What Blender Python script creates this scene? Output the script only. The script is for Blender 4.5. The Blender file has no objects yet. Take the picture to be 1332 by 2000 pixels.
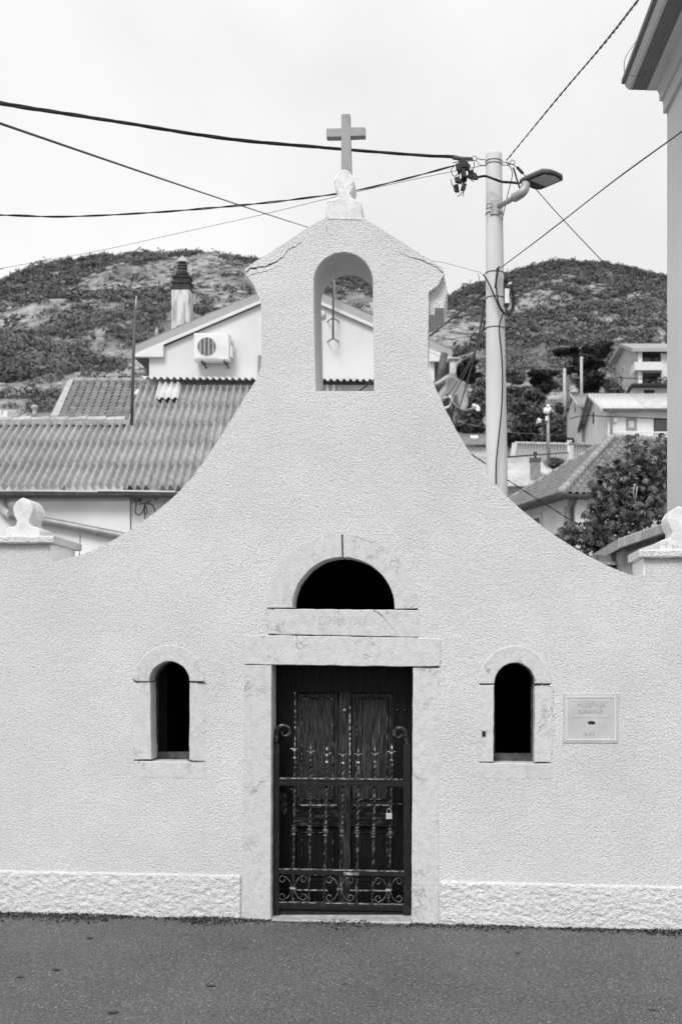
import bpy, bmesh, math, random
import numpy as np
from mathutils import Vector, Matrix, noise
from mathutils.geometry import tessellate_polygon

# ------------------------------------------------------------------ camera, sky, sun, exposure
sc = bpy.context.scene
COL = sc.collection
R = random.Random(7)
PI = math.pi
EYE = 1.92          # camera height above the door step, metres
CD = 8.0            # camera distance from the chapel front
F = 2240.0          # focal length in photograph pixels
CX, CY = 870.0, 1260.0   # where the optical axis meets the photograph

cam_d = bpy.data.cameras.new('camera')
cam = bpy.data.objects.new('camera', cam_d)
COL.objects.link(cam)
cam.location = (0, -CD, EYE)
cam.rotation_euler = (PI / 2, 0, 0)
cam_d.sensor_fit = 'AUTO'
cam_d.sensor_width = 36
cam_d.lens = F / 2000 * 36
cam_d.shift_x = (666 - CX) / 2000
cam_d.shift_y = (CY - 1000) / 2000
cam_d.clip_start = 0.1
cam_d.clip_end = 5000
cam_d.dof.use_dof = True
cam_d.dof.focus_distance = 8.0
cam_d.dof.aperture_fstop = 3.6
sc.camera = cam

SUN_EL, SUN_AZ = math.radians(47), math.radians(-16)   # azimuth from the camera side, towards the left
world = bpy.data.worlds.new('World')
sc.world = world
world.use_nodes = True
wn = world.node_tree.nodes
wl = world.node_tree.links
wn.clear()
w_out = wn.new('ShaderNodeOutputWorld')
w_bg = wn.new('ShaderNodeBackground')
w_sky = wn.new('ShaderNodeTexSky')
w_sky.sky_type = 'NISHITA'
w_sky.sun_disc = False
w_sky.sun_elevation = SUN_EL
w_sky.sun_rotation = PI + SUN_AZ
w_sky.air_density = 1.0
w_sky.dust_density = 4.0
w_bw = wn.new('ShaderNodeRGBToBW')           # overcast: no colour in it
w_co = wn.new('ShaderNodeTexCoord')
w_no = wn.new('ShaderNodeTexNoise')          # soft cloud layer
w_no.inputs['Scale'].default_value = 2.6
w_no.inputs['Detail'].default_value = 5
w_no.inputs['Roughness'].default_value = 0.45
w_mr = wn.new('ShaderNodeMapRange')
w_mr.inputs['From Min'].default_value = 0.42
w_mr.inputs['From Max'].default_value = 0.58
w_mr.inputs['To Min'].default_value = 4.75
w_mr.inputs['To Max'].default_value = 5.5
w_cl = wn.new('ShaderNodeMath'); w_cl.operation = 'MULTIPLY'; w_cl.inputs[1].default_value = 0.09
w_ad = wn.new('ShaderNodeMath'); w_ad.operation = 'ADD'
wl.new(w_sky.outputs[0], w_bw.inputs[0])
wl.new(w_bw.outputs[0], w_cl.inputs[0])
wl.new(w_co.outputs['Generated'], w_no.inputs['Vector'])
wl.new(w_no.outputs['Fac'], w_mr.inputs['Value'])
wl.new(w_mr.outputs[0], w_ad.inputs[0])
wl.new(w_cl.outputs[0], w_ad.inputs[1])
wl.new(w_ad.outputs[0], w_bg.inputs['Color'])
w_bg.inputs['Strength'].default_value = 0.10
wl.new(w_bg.outputs[0], w_out.inputs[0])

sun_d = bpy.data.lights.new('sun', 'SUN')
sun_d.energy = 1.5
sun_d.angle = math.radians(24)
sun_d.color = (1, 1, 1)
sun = bpy.data.objects.new('sun', sun_d)
COL.objects.link(sun)
# light travels from up, front (-Y) and left (-X)
to_sun = Vector((math.sin(SUN_AZ) * math.cos(SUN_EL), -math.cos(SUN_AZ) * math.cos(SUN_EL), math.sin(SUN_EL)))
sun.rotation_euler = to_sun.to_track_quat('Z', 'Y').to_euler()
sun.location = (-6, -10, 14)

sc.view_settings.view_transform = 'Standard'
sc.view_settings.look = 'None'
sc.view_settings.exposure = 0.78
sc.view_settings.gamma = 1.0
sc.view_settings.use_curve_mapping = False
sc.render.engine = 'CYCLES'
sc.cycles.max_bounces = 6
sc.cycles.diffuse_bounces = 3
sc.cycles.use_denoising = True


def P(px, py, Y=0.0):
    """the point at depth Y behind the chapel front that the photograph shows at (px, py)"""
    k = (CD + Y) / F
    return Vector(((px - CX) * k, Y, EYE + (CY - py) * k))


# ------------------------------------------------------------------ materials
def new_mat(name):
    m = bpy.data.materials.new(name)
    m.use_nodes = True
    nt = m.node_tree
    b = nt.nodes['Principled BSDF']
    return m, nt.nodes, nt.links, b


def node(ns, t, **kw):
    n = ns.new(t)
    for k, v in kw.items():
        if k in n.inputs:
            n.inputs[k].default_value = v
        else:
            setattr(n, k, v)
    return n


def coords(ns, ls, scale=(1, 1, 1), rot=(0, 0, 0), rnd=True):
    tc = ns.new('ShaderNodeTexCoord')
    mp = ns.new('ShaderNodeMapping')
    mp.inputs['Scale'].default_value = scale
    mp.inputs['Rotation'].default_value = rot
    ls.new(tc.outputs['Object'], mp.inputs['Vector'])
    if rnd:
        oi = ns.new('ShaderNodeObjectInfo')
        ml = node(ns, 'ShaderNodeMath', operation='MULTIPLY'); ml.inputs[1].default_value = 37.0
        ls.new(oi.outputs['Random'], ml.inputs[0])
        ls.new(ml.outputs[0], mp.inputs['Location'])
    return mp


def gray_mat(name, lo, hi, scale=3.0, detail=6, rough=0.85, bump=0.0, bscale=60.0, bdist=0.01, fine=0.12,
             fscale=80.0, vary=0.0, stretch=(1, 1, 1), rot=(0, 0, 0), veins=0.0, spots=0.0, spot_scale=14.0, spot_tone=0.3,
             spec=0.25, metal=0.0, edge0=0.35, edge1=0.65, rnd=True):
    m, ns, ls, b = new_mat(name)
    mp = coords(ns, ls, stretch, rot, rnd)
    n1 = node(ns, 'ShaderNodeTexNoise', Scale=scale, Detail=detail, Roughness=0.6)
    ls.new(mp.outputs[0], n1.inputs['Vector'])
    mr = node(ns, 'ShaderNodeMapRange')
    for k, v in (('From Min', edge0), ('From Max', edge1), ('To Min', lo), ('To Max', hi)):
        mr.inputs[k].default_value = v
    ls.new(n1.outputs['Fac'], mr.inputs['Value'])
    out = mr.outputs[0]
    if fine:
        n2 = node(ns, 'ShaderNodeTexNoise', Scale=fscale, Detail=4, Roughness=0.7)
        ls.new(mp.outputs[0], n2.inputs['Vector'])
        m2 = node(ns, 'ShaderNodeMapRange')
        for k, v in (('From Min', 0.25), ('From Max', 0.75), ('To Min', 1 - fine), ('To Max', 1 + fine)):
            m2.inputs[k].default_value = v
        ls.new(n2.outputs['Fac'], m2.inputs['Value'])
        mm = node(ns, 'ShaderNodeMath', operation='MULTIPLY')
        ls.new(out, mm.inputs[0]); ls.new(m2.outputs[0], mm.inputs[1])
        out = mm.outputs[0]
    if spots:
        n3 = node(ns, 'ShaderNodeTexNoise', Scale=spot_scale, Detail=7, Roughness=0.75)
        ls.new(mp.outputs[0], n3.inputs['Vector'])
        m3 = node(ns, 'ShaderNodeMapRange')
        for k, v in (('From Min', 0.6), ('From Max', 0.6 + 0.12), ('To Min', 1.0), ('To Max', 1 - spots)):
            m3.inputs[k].default_value = v
        ls.new(n3.outputs['Fac'], m3.inputs['Value'])
        mm = node(ns, 'ShaderNodeMath', operation='MULTIPLY')
        ls.new(out, mm.inputs[0]); ls.new(m3.outputs[0], mm.inputs[1])
        out = mm.outputs[0]
    if veins:
        wv = node(ns, 'ShaderNodeTexNoise', Scale=3.2, Detail=7, Roughness=0.7, Distortion=0.6)
        ls.new(mp.outputs[0], wv.inputs['Vector'])
        s_ = node(ns, 'ShaderNodeMath', operation='SUBTRACT'); s_.inputs[1].default_value = 0.5
        ls.new(wv.outputs['Fac'], s_.inputs[0])
        ab = node(ns, 'ShaderNodeMath', operation='ABSOLUTE'); ls.new(s_.outputs[0], ab.inputs[0])
        gate_ = node(ns, 'ShaderNodeTexNoise', Scale=4.5, Detail=2)
        ls.new(mp.outputs[0], gate_.inputs['Vector'])
        g1 = node(ns, 'ShaderNodeMapRange')
        for k, v in (('From Min', 0.5), ('From Max', 0.62), ('To Min', 0.0), ('To Max', veins)):
            g1.inputs[k].default_value = v
        ls.new(gate_.outputs['Fac'], g1.inputs['Value'])
        g2 = node(ns, 'ShaderNodeMapRange')
        for k, v in (('From Min', 0.002), ('From Max', 0.014), ('To Min', 1.0), ('To Max', 0.0)):
            g2.inputs[k].default_value = v
        ls.new(ab.outputs[0], g2.inputs['Value'])
        g3 = node(ns, 'ShaderNodeMath', operation='MULTIPLY'); ls.new(g1.outputs[0], g3.inputs[0]); ls.new(g2.outputs[0], g3.inputs[1])
        g4 = node(ns, 'ShaderNodeMath', operation='SUBTRACT'); g4.inputs[0].default_value = 1.0; ls.new(g3.outputs[0], g4.inputs[1])
        mm = node(ns, 'ShaderNodeMath', operation='MULTIPLY')
        ls.new(out, mm.inputs[0]); ls.new(g4.outputs[0], mm.inputs[1])
        out = mm.outputs[0]
    if vary:
        oi = ns.new('ShaderNodeObjectInfo')
        mv = node(ns, 'ShaderNodeMapRange')
        mv.inputs['To Min'].default_value = 1 - vary
        mv.inputs['To Max'].default_value = 1 + vary
        ls.new(oi.outputs['Random'], mv.inputs['Value'])
        mm = node(ns, 'ShaderNodeMath', operation='MULTIPLY')
        ls.new(out, mm.inputs[0]); ls.new(mv.outputs[0], mm.inputs[1])
        out = mm.outputs[0]
    ls.new(out, b.inputs['Base Color'])
    b.inputs['Roughness'].default_value = rough
    b.inputs['Specular IOR Level'].default_value = spec
    b.inputs['Metallic'].default_value = metal
    if bump:
        n4 = node(ns, 'ShaderNodeTexNoise', Scale=bscale, Detail=5, Roughness=0.6)
        ls.new(mp.outputs[0], n4.inputs['Vector'])
        bp = node(ns, 'ShaderNodeBump', Strength=bump, Distance=bdist)
        ls.new(n4.outputs['Fac'], bp.inputs['Height'])
        ls.new(bp.outputs[0], b.inputs['Normal'])
    return m


def stucco_mat(name, tone, gscale, bdist, strength, dirt=0.05):
    """rough-cast: short raking grains of mortar, tops catch the light"""
    m, ns, ls, b = new_mat(name)
    mp = coords(ns, ls, (1.0, 1.0, 1.3), (0, -0.4, 0), False)
    a = node(ns, 'ShaderNodeTexNoise', Scale=gscale, Detail=2.6, Roughness=0.6)
    ls.new(mp.outputs[0], a.inputs['Vector'])
    v = node(ns, 'ShaderNodeTexVoronoi', Scale=gscale * 2.1)
    ls.new(mp.outputs[0], v.inputs['Vector'])
    big = node(ns, 'ShaderNodeTexNoise', Scale=gscale * 0.3, Detail=3)
    ls.new(mp.outputs[0], big.inputs['Vector'])
    s1 = node(ns, 'ShaderNodeMath', operation='MULTIPLY_ADD'); s1.inputs[1].default_value = -0.38
    ls.new(v.outputs['Distance'], s1.inputs[0]); ls.new(a.outputs['Fac'], s1.inputs[2])
    s2 = node(ns, 'ShaderNodeMath', operation='MULTIPLY_ADD'); s2.inputs[1].default_value = 0.5
    ls.new(big.outputs['Fac'], s2.inputs[0]); ls.new(s1.outputs[0], s2.inputs[2])
    bp = node(ns, 'ShaderNodeBump', Strength=strength, Distance=bdist)
    ls.new(s2.outputs[0], bp.inputs['Height'])
    ls.new(bp.outputs[0], b.inputs['Normal'])
    tc = ns.new('ShaderNodeTexCoord')
    w = node(ns, 'ShaderNodeTexNoise', Scale=1.3, Detail=7, Roughness=0.68)
    ls.new(tc.outputs['Object'], w.inputs['Vector'])
    mr = node(ns, 'ShaderNodeMapRange')
    for k, val in (('From Min', 0.3), ('From Max', 0.7), ('To Min', tone - dirt), ('To Max', tone + dirt * 0.4)):
        mr.inputs[k].default_value = val
    ls.new(w.outputs['Fac'], mr.inputs['Value'])
    f = node(ns, 'ShaderNodeMapRange')      # base colour darkens in the pits of the render
    for k, val in (('From Min', 0.12), ('From Max', 0.42), ('To Min', 0.78), ('To Max', 1.0)):
        f.inputs[k].default_value = val
    ls.new(s1.outputs[0], f.inputs['Value'])
    mm = node(ns, 'ShaderNodeMath', operation='MULTIPLY')
    ls.new(mr.outputs[0], mm.inputs[0]); ls.new(f.outputs[0], mm.inputs[1])
    ls.new(mm.outputs[0], b.inputs['Base Color'])
    b.inputs['Roughness'].default_value = 0.95
    b.inputs['Specular IOR Level'].default_value = 0.1
    return m


def leaf_mat(name, tone, vary=0.35, trans=0.25):
    m, ns, ls, b = new_mat(name)
    at = ns.new('ShaderNodeAttribute'); at.attribute_name = 'tone'
    mr = node(ns, 'ShaderNodeMapRange')
    mr.inputs['To Min'].default_value = tone * (1 - vary)
    mr.inputs['To Max'].default_value = tone * (1 + vary)
    ls.new(at.outputs['Fac'], mr.inputs['Value'])
    ls.new(mr.outputs[0], b.inputs['Base Color'])
    b.inputs['Roughness'].default_value = 0.45 if 'fig' in name else 0.7
    b.inputs['Specular IOR Level'].default_value = 0.5 if 'fig' in name else 0.15
    return m


M = {}
M['stucco'] = stucco_mat('rough cast white render', 0.745, 64.0, 0.0115, 0.95, 0.09)
M['plinth'] = stucco_mat('coarse splashed white render', 0.71, 44.0, 0.013, 0.95)
M['smooth_white'] = gray_mat('smooth white painted mortar', 0.82, 0.88, 3, rough=0.9, bump=0.3, bscale=40, bdist=0.004, fine=0.03, spots=0.35, spot_scale=9)
M['arch_paint'] = gray_mat('grey painted reveal', 0.55, 0.62, 3, rough=0.9, bump=0.3, bscale=60, bdist=0.003, fine=0.05)
M['stone'] = gray_mat('pale limestone', 0.51, 0.62, 22, detail=9, rough=0.8, bump=0.8, bscale=60, bdist=0.006, fine=0.2, fscale=150, spots=0.5, spot_scale=22, vary=0.03, veins=0.55)
M['finial'] = gray_mat('weathered white stone', 0.60, 0.80, 9, detail=8, rough=0.85, bump=0.5, bscale=50, bdist=0.008, fine=0.1, spots=0.6, spot_scale=9, veins=0.5)
M['plaque'] = gray_mat('grey marble slab', 0.44, 0.52, 6, rough=0.6, bump=0.25, bscale=50, bdist=0.002, fine=0.05)
M['plaque_light'] = gray_mat('pale marble band', 0.60, 0.66, 6, rough=0.6, fine=0.05)
M['engrave'] = gray_mat('darker engraved letters', 0.43, 0.58, 12, rough=0.9, fine=0.1)  # lettering drawn darker than the stone around it
M['engrave2'] = gray_mat('darker plaque letters', 0.40, 0.48, 12, rough=0.9, fine=0.1)
M['stain'] = gray_mat('oily patch', 0.045, 0.075, 20, rough=0.85, fine=0.2)
M['crack'] = gray_mat('open crack', 0.03, 0.08, 12, rough=1, fine=0.2)
M['crosswood'] = gray_mat('grey concrete of the cross', 0.30, 0.37, 6, rough=0.8, bump=0.3, bscale=60, bdist=0.004, fine=0.1, stretch=(1, 1, .5))
M['iron'] = gray_mat('black iron with painted glints', 0.012, 0.22, 30, detail=8, rough=0.38, fine=0.3, fscale=200, spec=0.6, metal=0.35, edge0=0.5, edge1=0.72, bump=0.4, bscale=120, bdist=0.002)  # pale specks in the colour paint highlights along the bars
M['iron_bright'] = gray_mat('bare worn iron edge', 0.05, 0.62, 34, detail=8, rough=0.35, fine=0.3, fscale=200, spec=0.7, metal=0.6, edge0=0.42, edge1=0.62)
M['iron_plain'] = gray_mat('black painted iron', 0.010, 0.04, 16, detail=8, rough=0.42, fine=0.3, fscale=200, spec=0.5, metal=0.2, edge0=0.5, edge1=0.8)
M['iron_scroll'] = gray_mat('grey worn iron scroll', 0.025, 0.22, 30, detail=8, rough=0.4, fine=0.3, fscale=200, spec=0.6, metal=0.4, edge0=0.4, edge1=0.65)
M['wood'] = gray_mat('dark varnished door', 0.005, 0.013, 7, detail=8, rough=0.45, fine=0.35, fscale=60, stretch=(9, 9, 0.8), bump=0.4, bscale=30, bdist=0.002, spec=0.12)
M['wood_worn'] = gray_mat('worn door panel', 0.009, 0.11, 7, detail=9, rough=0.5, fine=0.4, fscale=60, stretch=(24, 24, 1.1), bump=0.5, bscale=30, bdist=0.002, edge0=0.44, edge1=0.74, spec=0.15)
M['wood_rail'] = gray_mat('worn door rail', 0.006, 0.10, 9, detail=9, rough=0.5, fine=0.4, fscale=60, stretch=(1.5, 6, 7), bump=0.5, bscale=30, bdist=0.002, edge0=0.5, edge1=0.75, spec=0.15)
M['frame_dark'] = gray_mat('weathered dark window timber', 0.02, 0.09, 9, rough=0.8, fine=0.3)
M['wood_bead'] = gray_mat('beading with painted highlights', 0.012, 0.30, 26, detail=8, rough=0.6, fine=0.3, fscale=60, edge0=0.5, edge1=0.7, spec=0.15)  # pale flecks paint edge highlights onto the panel frames
M['wood_chip'] = gray_mat('bare wood at chipped edge', 0.02, 0.75, 40, detail=8, rough=0.7, fine=0.3, fscale=60, edge0=0.46, edge1=0.6)
M['dark'] = gray_mat('painted near black shade', 0.02, 0.03, 2, rough=1, fine=0.1)  # near black colour stands for deep shade in openings and under the eave
M['black'] = gray_mat('black rubber', 0.008, 0.014, 4, rough=0.45, fine=0.1, spec=0.35)
M['steel'] = gray_mat('galvanised steel', 0.28, 0.38, 8, rough=0.5, fine=0.1, metal=0.5)
M['brass'] = gray_mat('scratched padlock metal', 0.45, 0.75, 60, rough=0.35, fine=0.15, metal=0.5)
M['asphalt'] = None
M['concrete'] = gray_mat('pole concrete', 0.56, 0.64, 2.2, rough=0.85, bump=0.3, bscale=70, bdist=0.003, fine=0.07, fscale=120, stretch=(1, 1, .25), spots=0.15, spot_scale=12)
M['lamp_body'] = gray_mat('grey lamp housing', 0.09, 0.12, 4, rough=0.5, fine=0.04, spec=0.4)
M['lamp_dark'] = gray_mat('dark lamp underside', 0.025, 0.035, 4, rough=0.5, fine=0.04)
M['lamp_lens'] = gray_mat('clouded lamp lens', 0.34, 0.42, 6, rough=0.25, fine=0.04, spec=0.5)
M['arm'] = gray_mat('galvanised arm', 0.32, 0.4, 8, rough=0.5, fine=0.08, metal=0.3)
M['white_paint'] = gray_mat('white house wall', 0.60, 0.66, 1.2, rough=0.9, fine=0.02, bump=0.15, bscale=40, bdist=0.003)
M['pale_wall'] = gray_mat('pale plaster', 0.62, 0.74, 0.9, detail=7, rough=0.9, fine=0.05, bump=0.3, bscale=20, bdist=0.006, spots=0.12, spot_scale=3)
M['eave_wall'] = gray_mat('light plaster', 0.66, 0.78, 0.9, detail=7, rough=0.9, fine=0.05, bump=0.3, bscale=20, bdist=0.006, spots=0.12, spot_scale=3)
M['mid_wall'] = gray_mat('grey plaster', 0.44, 0.50, 1.0, rough=0.9, fine=0.05)
M['fascia'] = gray_mat('grey sheet metal barge board', 0.32, 0.35, 1.5, rough=0.55, fine=0.03, metal=0.2)
M['fascia_light'] = gray_mat('pale trim', 0.60, 0.68, 1.5, rough=0.7, fine=0.03)
M['soffit'] = gray_mat('dark boarded soffit', 0.10, 0.13, 3, rough=0.8, fine=0.08)
M['gutter'] = gray_mat('dull zinc gutter', 0.08, 0.12, 4, rough=0.55, fine=0.08, metal=0.3)
M['pipe'] = gray_mat('zinc pipe', 0.24, 0.32, 5, rough=0.5, fine=0.08, metal=0.4)
M['asbestos'] = gray_mat('lichened fibre cement', 0.28, 0.42, 7, detail=8, rough=0.95, fine=0.22, fscale=42, bump=0.4, bscale=40, bdist=0.006, spots=0.75, spot_scale=13, vary=0.10)
M['new_sheet'] = gray_mat('pale plastic roof sheet', 0.52, 0.62, 3, rough=0.6, fine=0.06)
M['ridge_cap'] = gray_mat('pale ridge cap', 0.36, 0.50, 6, rough=0.9, fine=0.12, vary=0.12)
M['tile'] = gray_mat('clay roof tile', 0.17, 0.25, 5, rough=0.9, fine=0.15, vary=0.18)
M['tile_light'] = gray_mat('weathered clay tile', 0.26, 0.36, 5, rough=0.9, fine=0.15, vary=0.15)
M['roof_light'] = gray_mat('pale corrugated roof', 0.42, 0.6, 1.5, rough=0.9, fine=0.12, spots=0.3, spot_scale=2.5)
M['chimney'] = gray_mat('streaked chimney plaster', 0.20, 0.62, 6, detail=6, rough=0.9, fine=0.08, stretch=(1.6, 1.6, .22), edge0=0.38, edge1=0.55)
M['cowl'] = gray_mat('sooty chimney cowl', 0.02, 0.05, 6, rough=0.6, fine=0.15, metal=0.3)
M['cowl_top'] = gray_mat('zinc rain cap', 0.4, 0.62, 5, rough=0.4, fine=0.1, metal=0.5)
M['ac'] = gray_mat('white air conditioner casing', 0.66, 0.72, 2, rough=0.5, fine=0.02)
M['ac_dark'] = gray_mat('fan opening', 0.10, 0.14, 3, rough=0.6, fine=0.05)
M['glass'] = gray_mat('dark window glass', 0.03, 0.05, 2, rough=0.1, fine=0.02, spec=0.6)
M['glass_pale'] = gray_mat('curtained window glass', 0.45, 0.55, 2, rough=0.2, fine=0.02, spec=0.5)
M['frame_grey'] = gray_mat('grey window frame', 0.2, 0.25, 2, rough=0.6, fine=0.03)
M['bark'] = gray_mat('grey bark', 0.12, 0.24, 12, rough=0.95, fine=0.2, bump=0.5, bscale=40, bdist=0.01, stretch=(2, 2, .6))
M['cornice'] = gray_mat('grey painted cornice', 0.58, 0.63, 1.5, rough=0.7, fine=0.02)
M['cornice_dark'] = gray_mat('dark grey eaves metal', 0.16, 0.19, 1.5, rough=0.6, fine=0.02)
M['town_wall'] = gray_mat('grey fine plaster', 0.64, 0.70, 1.0, rough=0.9, fine=0.04, fscale=120, bump=0.25, bscale=140, bdist=0.002)
M['slab'] = gray_mat('stained concrete slab', 0.30, 0.48, 5, rough=0.9, fine=0.08, stretch=(3, 3, .3))
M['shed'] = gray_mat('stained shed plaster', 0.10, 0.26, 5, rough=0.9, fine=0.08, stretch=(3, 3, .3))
M['dish'] = gray_mat('grey satellite dish', 0.26, 0.32, 2, rough=0.5, fine=0.03)
M['white_plastic'] = gray_mat('white plastic', 0.7, 0.78, 2, rough=0.45, fine=0.02)
M['pine'] = leaf_mat('pine needles', 0.034, 0.6)
M['broad'] = leaf_mat('broad leaves', 0.12, 0.55)
M['darkbroad'] = leaf_mat('dark broad leaves', 0.06, 0.6)
M['fig'] = leaf_mat('fig leaves', 0.062, 0.9)
M['scrub'] = leaf_mat('hillside scrub', 0.125, 0.6)
M['weed'] = leaf_mat('dry weeds', 0.13, 0.9)
M['grit'] = leaf_mat('grit', 0.22, 0.9)


def asphalt_mat():
    m, ns, ls, b = new_mat('worn asphalt')
    tc = ns.new('ShaderNodeTexCoord')
    big = node(ns, 'ShaderNodeTexNoise', Scale=0.9, Detail=5, Roughness=0.55)
    ls.new(tc.outputs['Object'], big.inputs['Vector'])
    mr = node(ns, 'ShaderNodeMapRange')
    for k, v in (('From Min', 0.3), ('From Max', 0.7), ('To Min', 0.090), ('To Max', 0.125)):
        mr.inputs[k].default_value = v
    ls.new(big.outputs['Fac'], mr.inputs['Value'])
    vo = node(ns, 'ShaderNodeTexVoronoi', Scale=140.0)
    ls.new(tc.outputs['Object'], vo.inputs['Vector'])
    sep = ns.new('ShaderNodeSeparateColor')
    ls.new(vo.outputs['Color'], sep.inputs[0])
    m2 = node(ns, 'ShaderNodeMapRange')
    for k, v in (('From Min', 0.0), ('From Max', 1.0), ('To Min', 0.52), ('To Max', 1.48)):
        m2.inputs[k].default_value = v
    ls.new(sep.outputs[0], m2.inputs['Value'])
    mm = node(ns, 'ShaderNodeMath', operation='MULTIPLY')
    ls.new(mr.outputs[0], mm.inputs[0]); ls.new(m2.outputs[0], mm.inputs[1])
    # a few pale chips
    ch = node(ns, 'ShaderNodeMapRange')
    for k, v in (('From Min', 0.965), ('From Max', 0.985), ('To Min', 0.0), ('To Max', 0.22)):
        ch.inputs[k].default_value = v
    ls.new(sep.outputs[1], ch.inputs['Value'])
    ad = node(ns, 'ShaderNodeMath', operation='ADD')
    ls.new(mm.outputs[0], ad.inputs[0]); ls.new(ch.outputs[0], ad.inputs[1])
    # old oil and gum stains
    st = node(ns, 'ShaderNodeTexVoronoi', Scale=1.7)
    mp = ns.new('ShaderNodeMapping'); mp.inputs['Scale'].default_value = (1, 1, 0)
    ls.new(tc.outputs['Object'], mp.inputs['Vector'])
    nz = node(ns, 'ShaderNodeTexNoise', Scale=14.0, Detail=2)
    ls.new(tc.outputs['Object'], nz.inputs['Vector'])
    mx = ns.new('ShaderNodeVectorMath'); mx.operation = 'MULTIPLY_ADD'
    mx.inputs[1].default_value = (0.06, 0.06, 0)
    ls.new(nz.outputs['Color'], mx.inputs[0]); ls.new(mp.outputs[0], mx.inputs[2])
    ls.new(mx.outputs[0], st.inputs['Vector'])
    m4 = node(ns, 'ShaderNodeMapRange')
    for k, v in (('From Min', 0.035), ('From Max', 0.065), ('To Min', 0.5), ('To Max', 1.0)):
        m4.inputs[k].default_value = v
    ls.new(st.outputs['Distance'], m4.inputs['Value'])
    m5 = node(ns, 'ShaderNodeMath', operation='MULTIPLY')
    ls.new(ad.outputs[0], m5.inputs[0]); ls.new(m4.outputs[0], m5.inputs[1])
    ls.new(m5.outputs[0], b.inputs['Base Color'])
    b.inputs['Roughness'].default_value = 0.9
    b.inputs['Specular IOR Level'].default_value = 0.2
    bp = node(ns, 'ShaderNodeBump', Strength=0.6, Distance=0.004)
    ls.new(vo.outputs['Distance'], bp.inputs['Height'])
    ls.new(bp.outputs[0], b.inputs['Normal'])
    return m


M['asphalt'] = asphalt_mat()


def hill_mat():
    m, ns, ls, b = new_mat('rocky hillside')
    tc = ns.new('ShaderNodeTexCoord')
    n1 = node(ns, 'ShaderNodeTexNoise', Scale=0.035, Detail=9, Roughness=0.68)
    ls.new(tc.outputs['Object'], n1.inputs['Vector'])
    mr = node(ns, 'ShaderNodeMapRange')
    for k, v in (('From Min', 0.40), ('From Max', 0.58), ('To Min', 0.18), ('To Max', 0.40)):
        mr.inputs[k].default_value = v
    ls.new(n1.outputs['Fac'], mr.inputs['Value'])
    n2 = node(ns, 'ShaderNodeTexNoise', Scale=0.55, Detail=7, Roughness=0.8)
    ls.new(tc.outputs['Object'], n2.inputs['Vector'])
    m2 = node(ns, 'ShaderNodeMapRange')
    for k, v in (('From Min', 0.35), ('From Max', 0.62), ('To Min', 0.45), ('To Max', 1.3)):
        m2.inputs[k].default_value = v
    ls.new(n2.outputs['Fac'], m2.inputs['Value'])
    mm = node(ns, 'ShaderNodeMath', operation='MULTIPLY')
    ls.new(mr.outputs[0], mm.inputs[0]); ls.new(m2.outputs[0], mm.inputs[1])
    ls.new(mm.outputs[0], b.inputs['Base Color'])
    b.inputs['Roughness'].default_value = 1
    b.inputs['Specular IOR Level'].default_value = 0
    bp = node(ns, 'ShaderNodeBump', Strength=0.8, Distance=0.6)
    ls.new(n2.outputs['Fac'], bp.inputs['Height'])
    ls.new(bp.outputs[0], b.inputs['Normal'])
    return m


M['hill'] = hill_mat()

# ------------------------------------------------------------------ mesh building
ORG = {}


def origin_of(o):
    return ORG.get(o.name, Vector((0, 0, 0))) if o else Vector((0, 0, 0))


def tag(o, label=None, cat=None, group=None, kind=None):
    if label: o['label'] = label
    if cat: o['category'] = cat
    if group: o['group'] = group
    if kind: o['kind'] = kind
    return o


def thing(name, loc, label, cat, group=None):
    o = bpy.data.objects.new(name, None)
    COL.objects.link(o)
    o.location = loc
    o.empty_display_size = 0.1
    ORG[o.name] = Vector(loc)
    return tag(o, label, cat, group)


def holder(name, parent, label=None):
    """an Empty that is a part holding sub-parts"""
    o = bpy.data.objects.new(name, None)
    COL.objects.link(o)
    o.parent = parent
    ORG[o.name] = origin_of(parent)
    if label: o['label'] = label
    return o


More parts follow.
